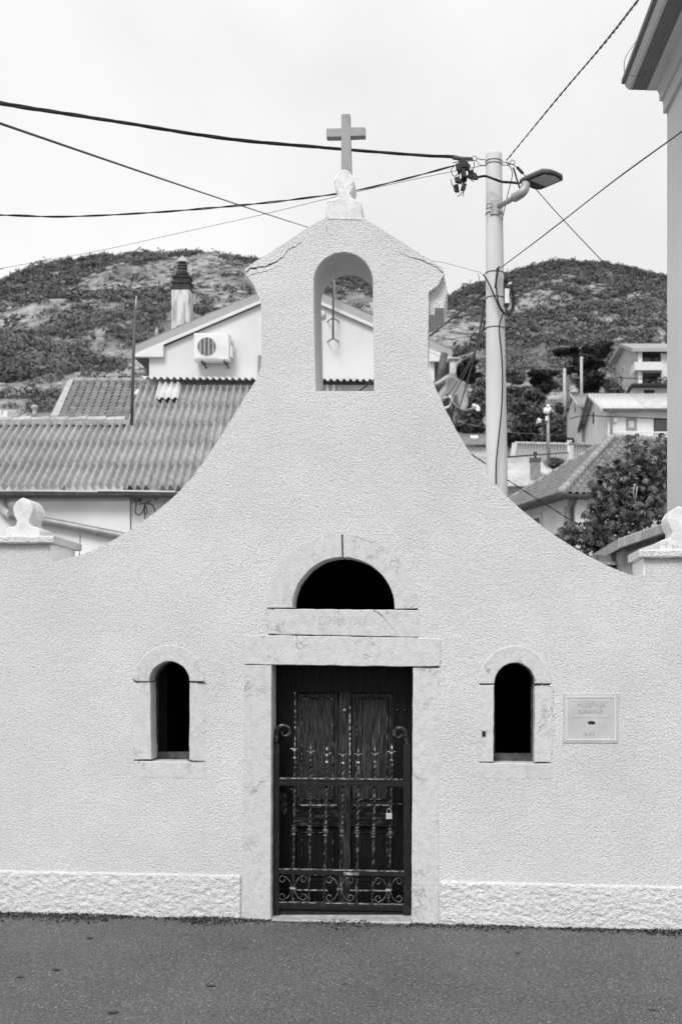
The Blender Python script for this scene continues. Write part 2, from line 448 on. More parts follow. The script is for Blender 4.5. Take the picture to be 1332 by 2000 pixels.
class MB:
    def __init__(self):
        self.v, self.f = [], []

    def add(self, vs, fs):
        n = len(self.v)
        self.v += [tuple(p) for p in vs]
        self.f += [tuple(i + n for i in f) for f in fs]
        return self

    def box(self, x0, x1, y0, y1, z0, z1):
        vs = [(x0, y0, z0), (x1, y0, z0), (x1, y1, z0), (x0, y1, z0), (x0, y0, z1), (x1, y0, z1), (x1, y1, z1), (x0, y1, z1)]
        return self.add(vs, [(0, 3, 2, 1), (4, 5, 6, 7), (0, 1, 5, 4), (1, 2, 6, 5), (2, 3, 7, 6), (3, 0, 4, 7)])

    def cbox(self, x0, x1, y0, y1, z0, z1, c=0.004):
        """box with its front (-Y) edges chamfered"""
        vs = []
        for y, d in ((y1, 0), (y0 + c, 0), (y0, c)):
            vs += [(x0 + d, y, z0 + d), (x1 - d, y, z0 + d), (x1 - d, y, z1 - d), (x0 + d, y, z1 - d)]
        fs = [(0, 1, 2, 3)[::1], (11, 10, 9, 8)[::-1]]
        for a in (0, 4):
            for i in range(4):
                j = (i + 1) % 4
                fs.append((a + i, a + 4 + i, a + 4 + j, a + j))
        return self.add(vs, fs)

    def obox(self, c, ax, ay, az):
        """box from centre and three half-axis vectors"""
        c, ax, ay, az = Vector(c), Vector(ax), Vector(ay), Vector(az)
        vs = [c + sx * ax + sy * ay + sz * az for sz in (-1, 1) for sx, sy in ((-1, -1), (1, -1), (1, 1), (-1, 1))]
        return self.add(vs, [(0, 3, 2, 1), (4, 5, 6, 7), (0, 1, 5, 4), (1, 2, 6, 5), (2, 3, 7, 6), (3, 0, 4, 7)])

    def bar(self, p, q, w, h=None):
        p, q = Vector(p), Vector(q)
        h = h or w
        d = (q - p)
        L = d.length
        d.normalize()
        up = Vector((0, 0, 1)) if abs(d.z) < 0.9 else Vector((1, 0, 0))
        s = d.cross(up).normalized()
        u = s.cross(d)
        return self.obox((p + q) / 2, d * L / 2, s * w / 2, u * h / 2)

    def tube(self, pts, r, n=8, caps=True, twist=0.0):
        pts = [Vector(p) for p in pts]
        rs = r if isinstance(r, (list, tuple)) else [r] * len(pts)
        base = len(self.v)
        prev = None
        for i, p in enumerate(pts):
            a = pts[max(i - 1, 0)]
            b = pts[min(i + 1, len(pts) - 1)]
            d = (b - a)
            if d.length < 1e-9: d = Vector((0, 0, 1))
            d.normalize()
            if prev is None:
                up = Vector((0, 0, 1)) if abs(d.z) < 0.9 else Vector((1, 0, 0))
                s = d.cross(up).normalized()
            else:
                s = (prev - d * prev.dot(d))
                if s.length < 1e-6: s = d.orthogonal()
                s.normalize()
            prev = s
            u = d.cross(s)
            for k in range(n):
                t = 2 * PI * k / n + twist * i
                self.v.append(tuple(p + (s * math.cos(t) + u * math.sin(t)) * rs[i]))
        for i in range(len(pts) - 1):
            for k in range(n):
                k2 = (k + 1) % n
                a, b = base + i * n, base + (i + 1) * n
                self.f.append((a + k, a + k2, b + k2, b + k))
        if caps:
            self.f.append(tuple(base + k for k in range(n))[::-1])
            e = base + (len(pts) - 1) * n
            self.f.append(tuple(e + k for k in range(n)))
        return self

    def lathe(self, prof, c, n=12, axis='Z'):
        """prof: list of (radius, height)"""
        c = Vector(c)
        base = len(self.v)
        for r, h in prof:
            for k in range(n):
                t = 2 * PI * k / n
                x, y = r * math.cos(t), r * math.sin(t)
                p = {'Z': Vector((x, y, h)), 'Y': Vector((x, h, y)), 'X': Vector((h, x, y))}[axis]
                self.v.append(tuple(c + p))
        for i in range(len(prof) - 1):
            for k in range(n):
                k2 = (k + 1) % n
                a, b = base + i * n, base + (i + 1) * n
                self.f.append((a + k, a + k2, b + k2, b + k))
        self.f.append(tuple(base + k for k in range(n))[::-1])
        e = base + (len(prof) - 1) * n
        self.f.append(tuple(e + k for k in range(n)))
        return self

    def plate(self, loops, y0, y1, flat=None):
        """outline with holes in the XZ plane, given thickness along Y"""
        n0 = len(self.v)
        flatl = [p for lp in loops for p in lp]
        tris = tessellate_polygon([[Vector((p[0], p[1], 0)) for p in lp] for lp in loops])
        N = len(flatl)
        self.v += [(p[0], y0, p[1]) for p in flatl] + [(p[0], y1, p[1]) for p in flatl]
        for t in tris:
            a, b, c = (flatl[i] for i in t)
            ar = (b[0] - a[0]) * (c[1] - a[1]) - (c[0] - a[0]) * (b[1] - a[1])
            if abs(ar) < 1e-12: continue
            t = t if ar > 0 else t[::-1]
            self.f.append(tuple(n0 + i for i in t))
            self.f.append(tuple(n0 + N + i for i in t[::-1]))
        k = 0
        for lp in loops:
            L = len(lp)
            for i in range(L):
                j = (i + 1) % L
                self.f.append((n0 + k + i, n0 + N + k + i, n0 + N + k + j, n0 + k + j))
            k += L
        return self

    def prism(self, poly, y0, y1, c=0.0):
        """solid outline (counter-clockwise in x,z) with chamfered front edge"""
        a = sum(poly[i][0] * poly[(i + 1) % len(poly)][1] - poly[(i + 1) % len(poly)][0] * poly[i][1] for i in range(len(poly)))
        if a < 0: poly = poly[::-1]
        if c <= 0:
            return self.plate([poly], y0, y1)
        n = len(poly)
        ins = []
        for i in range(n):
            p0, p1, p2 = (Vector(poly[(i + d) % n]) for d in (-1, 0, 1))
            d1, d2 = (p1 - p0).normalized(), (p2 - p1).normalized()
            nn = Vector((-d1.y - d2.y, d1.x + d2.x))
            L = nn.length
            nn = nn / L if L > 1e-6 else Vector((0, 0))
            sc_ = min(2.0, 1 / max(0.4, L / 2))
            ins.append(tuple(p1 + nn * c * sc_))
        base = len(self.v)
        for lp, y in ((ins, y0), (poly, y0 + c), (poly, y1)):
            self.v += [(p[0], y, p[1]) for p in lp]
        tris = tessellate_polygon([[Vector((p[0], p[1], 0)) for p in ins]])
        for t in tris:
            pa, pb, pc = (ins[i] for i in t)
            ar = (pb[0] - pa[0]) * (pc[1] - pa[1]) - (pc[0] - pa[0]) * (pb[1] - pa[1])
            if abs(ar) < 1e-12: continue
            t = t if ar > 0 else t[::-1]
            self.f.append(tuple(base + i for i in t))
            self.f.append(tuple(base + 2 * n + i for i in t[::-1]))
        for r_ in (0, 1):
            for i in range(n):
                j = (i + 1) % n
                self.f.append((base + r_ * n + i, base + (r_ + 1) * n + i, base + (r_ + 1) * n + j, base + r_ * n + j))
        return self

    def mesh(self, name, mat, org=Vector((0, 0, 0)), smooth=False):
        me = bpy.data.meshes.new(name)
        o_ = tuple(org)
        me.from_pydata([(p[0] - o_[0], p[1] - o_[1], p[2] - o_[2]) for p in self.v], [], self.f)
        if smooth:
            me.polygons.foreach_set('use_smooth', [True] * len(me.polygons))
        mats = mat if isinstance(mat, (list, tuple)) else [mat]
        for m_ in mats: me.materials.append(m_)
        me.update()
        return me

    def build(self, name, mat, parent=None, smooth=False, org=None):
        """parent given: a part or sub-part; else a top-level object with its origin at org"""
        o0 = origin_of(parent) if parent is not None else Vector(org if org is not None else (0, 0, 0))
        me = self.mesh(name, mat, o0, smooth)
        o = bpy.data.objects.new(name, me)
        COL.objects.link(o)
        if parent is not None:
            o.parent = parent
        else:
            o.location = o0
        ORG[o.name] = o0
        return o


def copy_tree(src, parent=None, delta=None):
    c = src.copy()
    COL.objects.link(c)
    c.parent = parent
    if delta is not None:
        c.location = src.location + Vector(delta)
    for ch in src.children:
        copy_tree(ch, c)
    return c


def spline(pts, n=8):
    """Catmull-Rom through 3-D points"""
    pts = [Vector(p) for p in pts]
    if len(pts) == 2:
        return [pts[0].lerp(pts[1], i / n) for i in range(n + 1)]
    q = [2 * pts[0] - pts[1]] + pts + [2 * pts[-1] - pts[-2]]
    out = []
    for i in range(1, len(q) - 2):
        p0, p1, p2, p3 = q[i - 1:i + 3]
        for k in range(n):
            t = k / n
            out.append(0.5 * ((2 * p1) + (p2 - p0) * t + (2 * p0 - 5 * p1 + 4 * p2 - p3) * t * t + (3 * p1 - p0 - 3 * p2 + p3) * t ** 3))
    out.append(pts[-1])
    return out


def fx(px): return (px - CX) / 280.0
def fz(py): return EYE + (CY - py) / 280.0
def F2(pts): return [(fx(a), fz(b)) for a, b in pts]


def densify(pts, step, jit=0.0, closed=True, rng=R):
    out = []
    n = len(pts)
    for i in range(n if closed else n - 1):
        a, b = pts[i], pts[(i + 1) % n]
        L = math.hypot(b[0] - a[0], b[1] - a[1])
        m = max(1, int(L / step))
        for k in range(m):
            t = k / m
            x, z = a[0] + (b[0] - a[0]) * t, a[1] + (b[1] - a[1]) * t
            if jit and (k or i):
                x += rng.uniform(-jit, jit); z += rng.uniform(-jit, jit)
            out.append((x, z))
    if not closed: out.append(pts[-1])
    return out


def smooth2(pts, n=6):
    s = spline([Vector((a, b, 0)) for a, b in pts], n)
    return [(p.x, p.y) for p in s]


def arc(cx, cy, rx, ry, a0, a1, n=16):
    """image-space arc, degrees, counter-clockwise seen in the picture"""
    return [(cx + rx * math.cos(math.radians(a0 + (a1 - a0) * i / n)), cy - ry * math.sin(math.radians(a0 + (a1 - a0) * i / n))) for i in range(n + 1)]

# ------------------------------------------------------------------ the ground
ROAD_TILT = 0.0263


def road_z(x, y=0.0):
    return -ROAD_TILT * (x + 0.73) - 0.012


def build_road():
    mb = MB()
    xs = [-40, -20, -10, -6, -4] + [-3.4 + 0.2 * i for i in range(29)] + [3, 5, 8, 14, 25, 45]
    ys = [-60, -30, -16, -10] + [-7 + 0.25 * i for i in range(28)] + [0.0, 0.3, 4.0]
    for y in ys:
        for x in xs:
            z = road_z(x) + 0.012 * noise.noise(Vector((x * 0.8, y * 0.8, 0))) * (1 if y < -0.1 else 0)
            z += 0.008 * max(0, y + 0.5) if y < 0.2 else 0
            mb.v.append((x, y, z - (0.0 if y > -6 else 0.01 * (-6 - y) * 0.3)))
    nx = len(xs)
    for j in range(len(ys) - 1):
        for i in range(nx - 1):
            a = j * nx + i
            mb.f.append((a, a + 1, a + 1 + nx, a + nx))
    o = mb.build('road', M['asphalt'], smooth=True)
    tag(o, kind='structure')
    rr = random.Random(8)
    for px, py, w in ((176, 1842, 9), (111, 1905, 9), (40, 1920, 8), (412, 1928, 11), (220, 1984, 12), (1010, 1850, 5), (1274, 1953, 9), (1166, 1997, 10), (726, 1960, 4), (1022, 1936, 4)):
        D = EYE * F / (py - CY)
        x, y = (px - CX) * D / F, D - CD
        r_ = w * D / F
        n = 14
        ring = [(x + r_ * math.cos(2 * PI * i / n) * rr.uniform(.7, 1.15), y + r_ * .75 * math.sin(2 * PI * i / n) * rr.uniform(.6, 1.2)) for i in range(n)]
        z = road_z(x) + 0.009
        m = MB()
        m.v = [(x, y, z + .001)] + [(a, b, road_z(a) + 0.008) for a, b in ring]
        m.f = [(0, 1 + i, 1 + (i + 1) % n) for i in range(n)]
        m.build('stain', M['stain'], o)


build_road()

# pieces of grit and dead weeds in the joint between wall and road
def scatter_mesh(name, items, mat, parent=None, smooth=False):
    """items: list of (verts Nx3, faces list, tone) joined into one mesh with a 'tone' point attribute"""
    vs, fs, tn = [], [], []
    n = 0
    for v, f, t in items:
        vs.append(v)
        fs += [tuple(i + n for i in q) for q in f]
        tn.append(np.full(len(v), t, dtype=np.float32))
        n += len(v)
    V = np.concatenate(vs); T = np.concatenate(tn)
    o0 = origin_of(parent) if parent is not None else Vector((0, 0, 0))
    V = V - np.array(tuple(o0))
    me = bpy.data.meshes.new(name)
    me.vertices.add(len(V)); me.vertices.foreach_set('co', V.astype(np.float32).ravel())
    lens = np.array([len(f) for f in fs]); idx = np.array([i for f in fs for i in f])
    me.loops.add(len(idx)); me.loops.foreach_set('vertex_index', idx)
    me.polygons.add(len(fs))
    me.polygons.foreach_set('loop_start', np.concatenate([[0], np.cumsum(lens)[:-1]]))
    me.polygons.foreach_set('loop_total', lens)
    at = me.attributes.new('tone', 'FLOAT', 'POINT')
    at.data.foreach_set('value', T)
    me.materials.append(mat)
    me.update(calc_edges=True)
    me.validate()
    if smooth: me.polygons.foreach_set('use_smooth', [True] * len(me.polygons))
    o = bpy.data.objects.new(name, me)
    COL.objects.link(o)
    if parent is not None: o.parent = parent
    ORG[o.name] = o0
    return o


def weeds():
    rng = random.Random(11)
    items = []
    for i in range(14000):
        px = rng.uniform(-150, 1500)
        if 533 < px < 800 and rng.random() < 0.75: continue
        x = fx(px)
        dens = 0.5 + 0.9 * noise.noise(Vector((x * 2.2, 3.1, 0)))
        if rng.random() > dens * 1.2 + 0.1: continue
        y = -0.015 - abs(rng.gauss(0, 0.045 + 0.075 * max(0, dens - .3)))
        z = road_z(x)
        if rng.random() < 0.86:     # crumbs of soil, dead leaves
            s = rng.uniform(0.004, 0.014)
            hz = rng.random() * 0.022 * max(0, 1 + y / 0.09) * max(0.2, dens)
            v = np.array([[rng.uniform(-s, s), rng.uniform(-s, s), rng.uniform(0, s * 1.3)] for _ in range(5)]) + [x, y, z - 0.002 + hz]
            items.append((v, [(0, 1, 2), (0, 2, 3), (1, 3, 4), (2, 4, 0)], rng.random() ** 1.5))
        else:
            h = rng.uniform(0.008, 0.034) * (0.5 + max(0, dens))
            a = rng.uniform(0, 2 * PI); w = rng.uniform(0.001, 0.0028)
            dx, dy = math.cos(a) * w, math.sin(a) * w
            l1, l2 = rng.uniform(-.02, .02), rng.uniform(-.03, .01)
            v = np.array([[-dx, -dy, 0], [dx, dy, 0], [dx + l1 * .4, dy + l2 * .4, h * .6], [-dx + l1 * .4, -dy + l2 * .4, h * .6], [l1, l2, h]]) + [x, y, z]
            items.append((v, [(0, 1, 2, 3), (3, 2, 4)], rng.random() * 0.8))
    o = scatter_mesh('weeds', items, M['weed'])
    tag(o, 'dark dead weeds and crumbs along the foot of the chapel wall', 'weeds', kind='stuff')
    items = []
    for i in range(1500):
        x, y = rng.uniform(-3.6, 2.4), -0.03 - rng.random() ** 2.2 * 2.6
        s = rng.uniform(0.002, 0.006) * (1.5 if rng.random() < 0.04 else 1)
        v = np.array([[rng.uniform(-s, s), rng.uniform(-s, s), rng.uniform(0, s * .8)] for _ in range(5)]) + [x, y, road_z(x) + 0.004]
        items.append((v, [(0, 1, 2), (0, 2, 3), (1, 3, 4), (2, 4, 0)], rng.random() ** 2))
    o = scatter_mesh('grit', items, M['grit'])
    tag(o, 'pale grit and tiny stones lying on the asphalt', 'grit', kind='stuff')


weeds()

# ------------------------------------------------------------------ the chapel
chapel = thing('chapel', (fx(668), 0.25, 0), 'small white rough cast chapel with open bell gable and curved shoulders', 'chapel')

LEFT_SWEEP = smooth2([(100, 1097), (155, 1085), (200, 1066), (258, 1033), (300, 1003), (345, 965), (385, 920), (425, 862), (458, 810), (484, 768), (502, 738), (510, 712)], 5)
RIGHT_SWEEP = smooth2([(835, 712), (841, 734), (853, 764), (872, 804), (897, 850), (922, 890), (951, 926), (986, 966), (1020, 997), (1060, 1029), (1100, 1057), (1150, 1087), (1200, 1111), (1236, 1124), (1256, 1127)], 5)
outline = [(-1100, 1830), (-1100, 1062), (97, 1062), (98, 1094)] + LEFT_SWEEP + [
    (511, 650), (510, 592), (497, 560), (481, 536), (479, 525), (500, 510), (560, 472), (600, 446), (640, 422), (708, 424), (750, 450), (800, 482), (845, 511),
    (866, 524), (868, 534), (854, 557), (837, 570), (836, 640)] + RIGHT_SWEEP + [(1259, 1120), (1259.5, 1090), (2700, 1090), (2700, 1900)]
out_d = densify(F2(outline)[::-1], 0.035, 0.0018, True, random.Random(3))
door_hole = [(479, 1900), (479, 1243), (524, 1243), (524, 1187)] + arc(669.5, 1187, 145.5, 143, 180, 0, 28)[1:-1] + [(816, 1187), (816, 1249), (857, 1250), (857, 1900)]
# the doorway reaches the ground: it is part of the outline, so cut the wall there in two loops
bell_hole = [(617, 765)] + [(612, 620)] + arc(670.5, 550, 58.5, 58, 180, 0, 20) + [(730, 640), (731, 765)]


def win_hole(cx, cyb, rx, ry, xl, xr, yb):
    return [(xl, yb), (xl, cyb)] + arc(cx, cyb, rx, ry, 180, 0, 22)[0:] + [(xr, cyb), (xr, yb)]


lw_hole = [(263, 1518), (262, 1332)] + arc(331.5, 1331, 67, 69, 180, 0, 24) + [(400, 1332), (400, 1518)]
rw_hole = [(936, 1519), (936, 1336)] + arc(1005.5, 1336, 69, 71, 180, 0, 24) + [(1074, 1337), (1074, 1519)]

# outline including the doorway notch (bottom edge runs left to right under the wall)
i0 = [i for i, p in enumerate(outline) if p == (2700, 1900)][0]
full = outline + door_hole[::-1]          # ... (2700,1900) -> up the right of the door -> arch -> down the left -> (-1100,1830)
full_d = densify(F2(full), 0.035, 0.0016, True, random.Random(3))
holes = [densify(F2(h), 0.03, 0.0012, True, random.Random(5)) for h in (lw_hole, rw_hole)]
bell_d = densify(F2(bell_hole), 0.03, 0.0008, True, random.Random(6))
wall = MB().plate([full_d] + holes + [bell_d], 0.0, 0.49)
wall.build('front_wall', M['stucco'], chapel)

# smooth painted lining of the bell opening, 3 mm proud of the rough render
lin = MB()
bo, bi = F2(densify(bell_hole, 4)), None
cxm, czm = fx(671.5), fz(630)
bi = [(x + (cxm - x) * 0.005 / max(0.1, math.hypot(cxm - x, czm - z)) * 1.0, z + (czm - z) * 0.005 / max(0.1, math.hypot(cxm - x, czm - z))) for x, z in bo]
lin.plate([bo, bi], 0.006, 0.494)
lin.build('bell_opening_lining', M['arch_paint'], chapel)

# stepped cornices on both flanks of the bell gable, running back from the front
cL = [(480.5, 527), (482.5, 536), (498, 561), (508, 585), (511.5, 602), (514, 602), (514, 520), (500, 512)]
cR = [(866, 526), (874, 563), (867, 598), (849, 598), (848, 610), (839, 611), (834, 611), (834, 520), (860, 520)]
MB().prism(densify(F2(cR), 0.03, 0.001), 0.06, 0.492, 0.006).build('cornice', M['stucco'], chapel)
MB().prism(densify(F2(cL), 0.03, 0.001), 0.06, 0.492, 0.006).build('cornice', M['smooth_white'], chapel)

# parapet walls either side, behind the front skin, and their overhanging copings
MB().box(fx(-1100), fx(96.6), 0.492, 0.56, -0.3, fz(1063)).build('parapet_wall', M['smooth_white'], chapel)
MB().box(fx(1260), fx(2690), 0.492, 0.56, -0.3, fz(1091)).build('parapet_wall', M['smooth_white'], chapel)


def rough_slab(x0, x1, y0, y1, z0, z1, seed, step=0.03, amp=0.004):
    """coping slab whose edges waver like hand-laid render"""
    mb = MB()
    n = max(2, int((x1 - x0) / step))
    ring = [(0, 0), (0.012, -0.0), (1, 0), (1, 1), (0, 1)]
    sec = [(y0 + 0.008, z0), (y1, z0), (y1, z1 - 0.005), (y0 + 0.016, z1), (y0, z1 - 0.012), (y0, z0 + 0.009)]
    for i in range(n + 1):
        x = x0 + (x1 - x0) * i / n
        for k, (y, z) in enumerate(sec):
            d = noise.noise_vector(Vector((x * 16, k * 3.3 + seed, seed))) * amp
            mb.v.append((x, y + d.y, z + d.z))
    m = len(sec)
    for i in range(n):
        for k in range(m):
            k2 = (k + 1) % m
            a, b = i * m, (i + 1) * m
            mb.f.append((a + k, b + k, b + k2, a + k2)[::-1])
    mb.f.append(tuple(range(m)))
    mb.f.append(tuple(n * m + k for k in range(m))[::-1])
    return mb


rough_slab(fx(-1100), fx(109), -0.045, 0.58, fz(1062.5), fz(1047), 1).build('coping', M['plinth'], chapel)
rough_slab(fx(1245), fx(2700), -0.045, 0.44, fz(1090), fz(1073.5), 2).build('coping', M['plinth'], chapel)


MB().plate([F2([(97.3, 1096), (97.3, 1063), (99.5, 1063), (99.5, 1096)])], 0.008, 0.487).build('parapet_return', M['smooth_white'], chapel)
MB().plate([F2([(1256.8, 1124), (1256.8, 1091), (1259.2, 1091), (1259.2, 1124)])], 0.008, 0.44).build('parapet_return', M['smooth_white'], chapel)


# plinth of coarse splashed render: real relief
def plinth(xa, xb, ya, yb, seed):
    mb = MB()
    x0, x1 = fx(xa), fx(xb)
    nx = int((x1 - x0) / 0.010)
    nz = 36
    for j in range(nz + 1):
        for i in range(nx + 1):
            x = x0 + (x1 - x0) * i / nx
            ztop = fz(ya + (yb - ya) * i / nx)
            zb = road_z(x) - 0.03
            t = j / nz
            z = zb + (ztop - zb) * t
            q = Vector((x * 24 + seed, z * 34 + x * 8, 0))
            d = 0.0070 * noise.noise(q) + 0.006 * noise.noise(q * 1.9) + 0.003 * noise.noise(q * 0.3)
            y = -0.013 - 0.004 * (1 - t) + d
            if j == nz: y = -0.006 + d * 0.3
            if j >= nz - 1: z += 0.006 * noise.noise(Vector((x * 9, seed, 1)))
            if j == nz: z += 0.004
            mb.v.append((x, y, z))
    w = nx + 1
    for j in range(nz):
        for i in range(nx):
            a = j * w + i
            mb.f.append((a, a + 1, a + 1 + w, a + w))
    # ends and top back into the wall
    top = nz * w
    n0 = len(mb.v)
    for i in range(w):
        p = mb.v[top + i]; mb.v.append((p[0], 0.02, p[2] + 0.002))
    for i in range(nx):
        mb.f.append((top + i, top + i + 1, n0 + i + 1, n0 + i))
    for col in (0, nx):
        n1 = len(mb.v)
        for j in range(nz + 1):
            p = mb.v[j * w + col]; mb.v.append((p[0], 0.02, p[2]))
        for j in range(nz):
            q = (j * w + col, (j + 1) * w + col, n1 + j + 1, n1 + j)
            mb.f.append(q if col == 0 else q[::-1])
    return mb


plinth(-1095, 470.5, 1681, 1710, 0).build('plinth', M['plinth'], chapel, smooth=True)
plinth(860.5, 2690, 1721.5, 1765, 50).build('plinth', M['plinth'], chapel, smooth=True)

# door surround of limestone blocks
ds = holder('door_surround', chapel)


def stone(poly, y0=-0.004, y1=0.17, name='stone', parent=None, mat=None, seed=0, c=0.005, step=0.05):
    rr = random.Random(seed)
    p = densify(F2(poly), step, 0.0018, True, rr)
    return MB().prism(p, y0 + rr.uniform(-0.002, 0.002), y1, c).build(name, mat or M['stone'], parent)


stone([(472, 1830), (477, 1299.0), (530.5, 1299.0), (529, 1830)], -0.003, 0.21, parent=ds, seed=1)
stone([(803, 1835), (806, 1304.5), (860, 1304.5), (856.5, 1835)], -0.003, 0.21, parent=ds, seed=2)
stone([(476, 1297.5), (476, 1240.5), (522, 1240.5), (820, 1246), (860.5, 1247), (861, 1302.5), (700, 1301)], -0.006, 0.21, parent=ds, seed=3)
stone([(521.5, 1239), (521.5, 1189), (819, 1191.5), (819, 1244.5)], -0.002, 0.21, parent=ds, seed=4, name='inscribed_stone')
aL = arc(669.5, 1187.5, 148.5, 146, 180, 91, 18) + [(668, 1088.5)] + arc(671, 1187.5, 100, 99.5, 92, 180, 16)
stone(aL, 0.0, 0.21, parent=ds, seed=5, step=0.06)
aR = arc(669.5, 1189.5, 149, 148, 0.3, 89.8, 18) + [(670.5, 1088.8)] + arc(671, 1189.5, 100, 100.5, 89, 0, 16)
stone(aR, -0.003, 0.21, parent=ds, seed=6, step=0.06)
MB().box(fx(529), fx(804), -0.018, 0.32, -0.2, 0.012).build('threshold', M['slab'], chapel)
# mortar step between threshold and asphalt
stone([(530, 1816), (529, 1795), (640, 1796), (803, 1799), (804, 1830)], -0.03, -0.0185, parent=chapel, seed=9, name='threshold_edge', c=0.008, mat=M['slab'])


def window(name_seed, cx, ysp, r_in, ap, xl, xr, yb, jl, jr, arch_o, sill, label):
    w = holder('window', chapel, label)
    ox, orx, ory = arch_o
    arch = arc(ox, ysp, orx, ory, 180, 0, 24) + [(xr + 1, ysp)] + arc(cx, ysp, r_in, ap, 0, 180, 20)[1:-1] + [(xl - 1, ysp)]
    stone(arch, -0.004, 0.17, 'arch_stone', w, seed=name_seed, step=0.05)
    stone(jl, -0.001, 0.17, 'jamb_stone', w, seed=name_seed + 1, c=0.004)
    stone(jr, -0.003, 0.17, 'jamb_stone', w, seed=name_seed + 2, c=0.004)
    stone(sill, -0.002, 0.19, 'sill', w, seed=name_seed + 3)
    # dark timber frame set back
    f = [(xl - 8, yb + 4)] + [(xl - 8, ysp)] + arc(cx, ysp, r_in + 8, ap + 8, 180, 0, 18) + [(xr + 8, ysp), (xr + 8, yb + 4)]
    g = [(xl + 3, yb - 11)] + [(xl + 3, ysp)] + arc(cx, ysp, r_in - 3, ap - 3, 180, 0, 18) + [(xr - 3, ysp), (xr - 3, yb - 11)]
    MB().plate([F2(densify(f, 8)), F2(densify(g, 8))], 0.155, 0.21).build('frame', M['frame_dark'], w)
    return w


window(20, 331.5, 1331, 39, 39, 293, 370, 1484,
       [(259.5, 1484), (259.5, 1333), (294, 1333), (296, 1484)], [(370, 1486), (370.5, 1333.5), (404, 1333), (402.5, 1487)],
       (331.5, 69.5, 71.5), [(260.5, 1519), (260.5, 1486), (402.5, 1488.5), (402.5, 1522)], 'arched window left of the door in pale stone frame')
window(30, 1005, 1335.5, 39.5, 41, 965, 1043, 1487,
       [(932.5, 1488), (934, 1338), (964.5, 1338), (963, 1488)], [(1043, 1489), (1043.5, 1338), (1077.5, 1338), (1078, 1350), (1080, 1440), (1074, 1489)],
       (1005.5, 71.5, 74), [(932.5, 1521), (932.5, 1490), (1077.5, 1491.5), (1078, 1523)], 'arched window beside the plaque, with chipped right jamb')
# the drilled hole in the left jamb of the plaque-side window
MB().box(fx(941), fx(948), -0.0085, -0.004, fz(1438), fz(1428)).build('drilled_hole', M['dark'], chapel)

# engraved writing
def text_obj(body, x, z, size, y, mat, parent, name='lettering', ext=0.001, sx=1.0, sp=1.0):
    cu = bpy.data.curves.new(name, 'FONT')
    cu.body = body
    cu.size = size
    cu.extrude = ext
    cu.align_x = 'CENTER'
    cu.align_y = 'CENTER'
    cu.space_character = sp
    tmp = bpy.data.objects.new('tmp', cu)
    COL.objects.link(tmp)
    bpy.context.view_layer.update()
    dg = bpy.context.evaluated_depsgraph_get()
    me = bpy.data.meshes.new_from_object(tmp.evaluated_get(dg))
    bpy.data.objects.remove(tmp)
    o0 = origin_of(parent)
    T = Matrix.Translation(Vector((x, y, z)) - o0) @ Matrix.Rotation(PI / 2, 4, 'X') @ Matrix.Diagonal((sx, 1, 1, 1))
    me.transform(T)
    me.materials.clear(); me.materials.append(mat)
    o = bpy.data.objects.new(name, me)
    COL.objects.link(o)
    o.parent = parent
    ORG[o.name] = o0
    return o


text_obj('POPRAVNA', fx(665), fz(1212), 0.092, -0.0045, M['engrave'], ds, 'inscription', 0.0003, 0.72, 1.25)

# cracks in the bell gable render
def crack(pts, w, parent, seed, y=-0.0015):
    rr = random.Random(seed)
    q = densify(F2(pts), 0.012, 0.0, False)
    up, dn = [], []
    for i, (x, z) in enumerate(q):
        t = i / (len(q) - 1)
        x += rr.uniform(-.003, .003); z += rr.uniform(-.004, .004)
        ww = w * (0.25 + 0.75 * (1 - t)) * rr.uniform(0.5, 1.3)
        up.append((x, z + ww / 2)); dn.append((x, z - ww / 2))
    mb = MB()
    n = len(up)
    mb.v = [(a, y, b) for a, b in up] + [(a, y, b) for a, b in dn]
    for i in range(n - 1):
        mb.f.append((n + i, n + i + 1, i + 1, i))
    return mb.build('crack', M['crack'], parent)


crack([(482, 533), (488, 525), (505, 522), (520, 520), (540, 512), (555, 500), (562, 490), (578, 480), (590, 472)], 0.014, chapel, 1)
crack([(865, 534), (852, 522), (838, 514), (820, 508), (800, 502), (780, 494)], 0.008, chapel, 2)
crack([(484, 541), (500, 534), (520, 530), (545, 520)], 0.004, chapel, 3)
crack([(638, 458), (639, 448), (637, 440)], 0.010, chapel, 4)
crack([(642, 418), (643, 428), (646, 420), (652, 424)], 0.016, chapel, 5)
crack([(694, 424), (698, 416), (704, 413)], 0.020, chapel, 6)
crack([(1043, 1338), (1060, 1337), (1076, 1340)], 0.010, chapel, 7, -0.0065)
crack([(1079, 1342), (1081, 1380), (1081, 1440), (1078, 1470), (1074, 1488)], 0.009, chapel, 8, -0.0055)
crack([(261, 1326), (268, 1331), (292, 1332)], 0.010, chapel, 9, -0.0068)
crack([(403, 1334), (385, 1333), (371, 1333)], 0.007, chapel, 10, -0.0068)
crack([(368, 1484), (385, 1488), (402, 1487)], 0.010, chapel, 11, -0.0065)
crack([(779, 1092), (777, 1105), (774, 1118), (778, 1112)], 0.010, ds, 12, -0.0072)
crack([(578, 1238), (582, 1248), (579, 1262), (585, 1268)], 0.012, ds, 13, -0.0095)
crack([(730, 1192), (745, 1200), (757, 1215), (768, 1228), (778, 1240)], 0.005, ds, 14, -0.0062)
crack([(521, 1187), (530, 1189), (545, 1188)], 0.008, ds, 15, -0.0062)
crack([(860, 1290), (858, 1300), (835, 1303), (808, 1303)], 0.010, ds, 16, -0.0095)


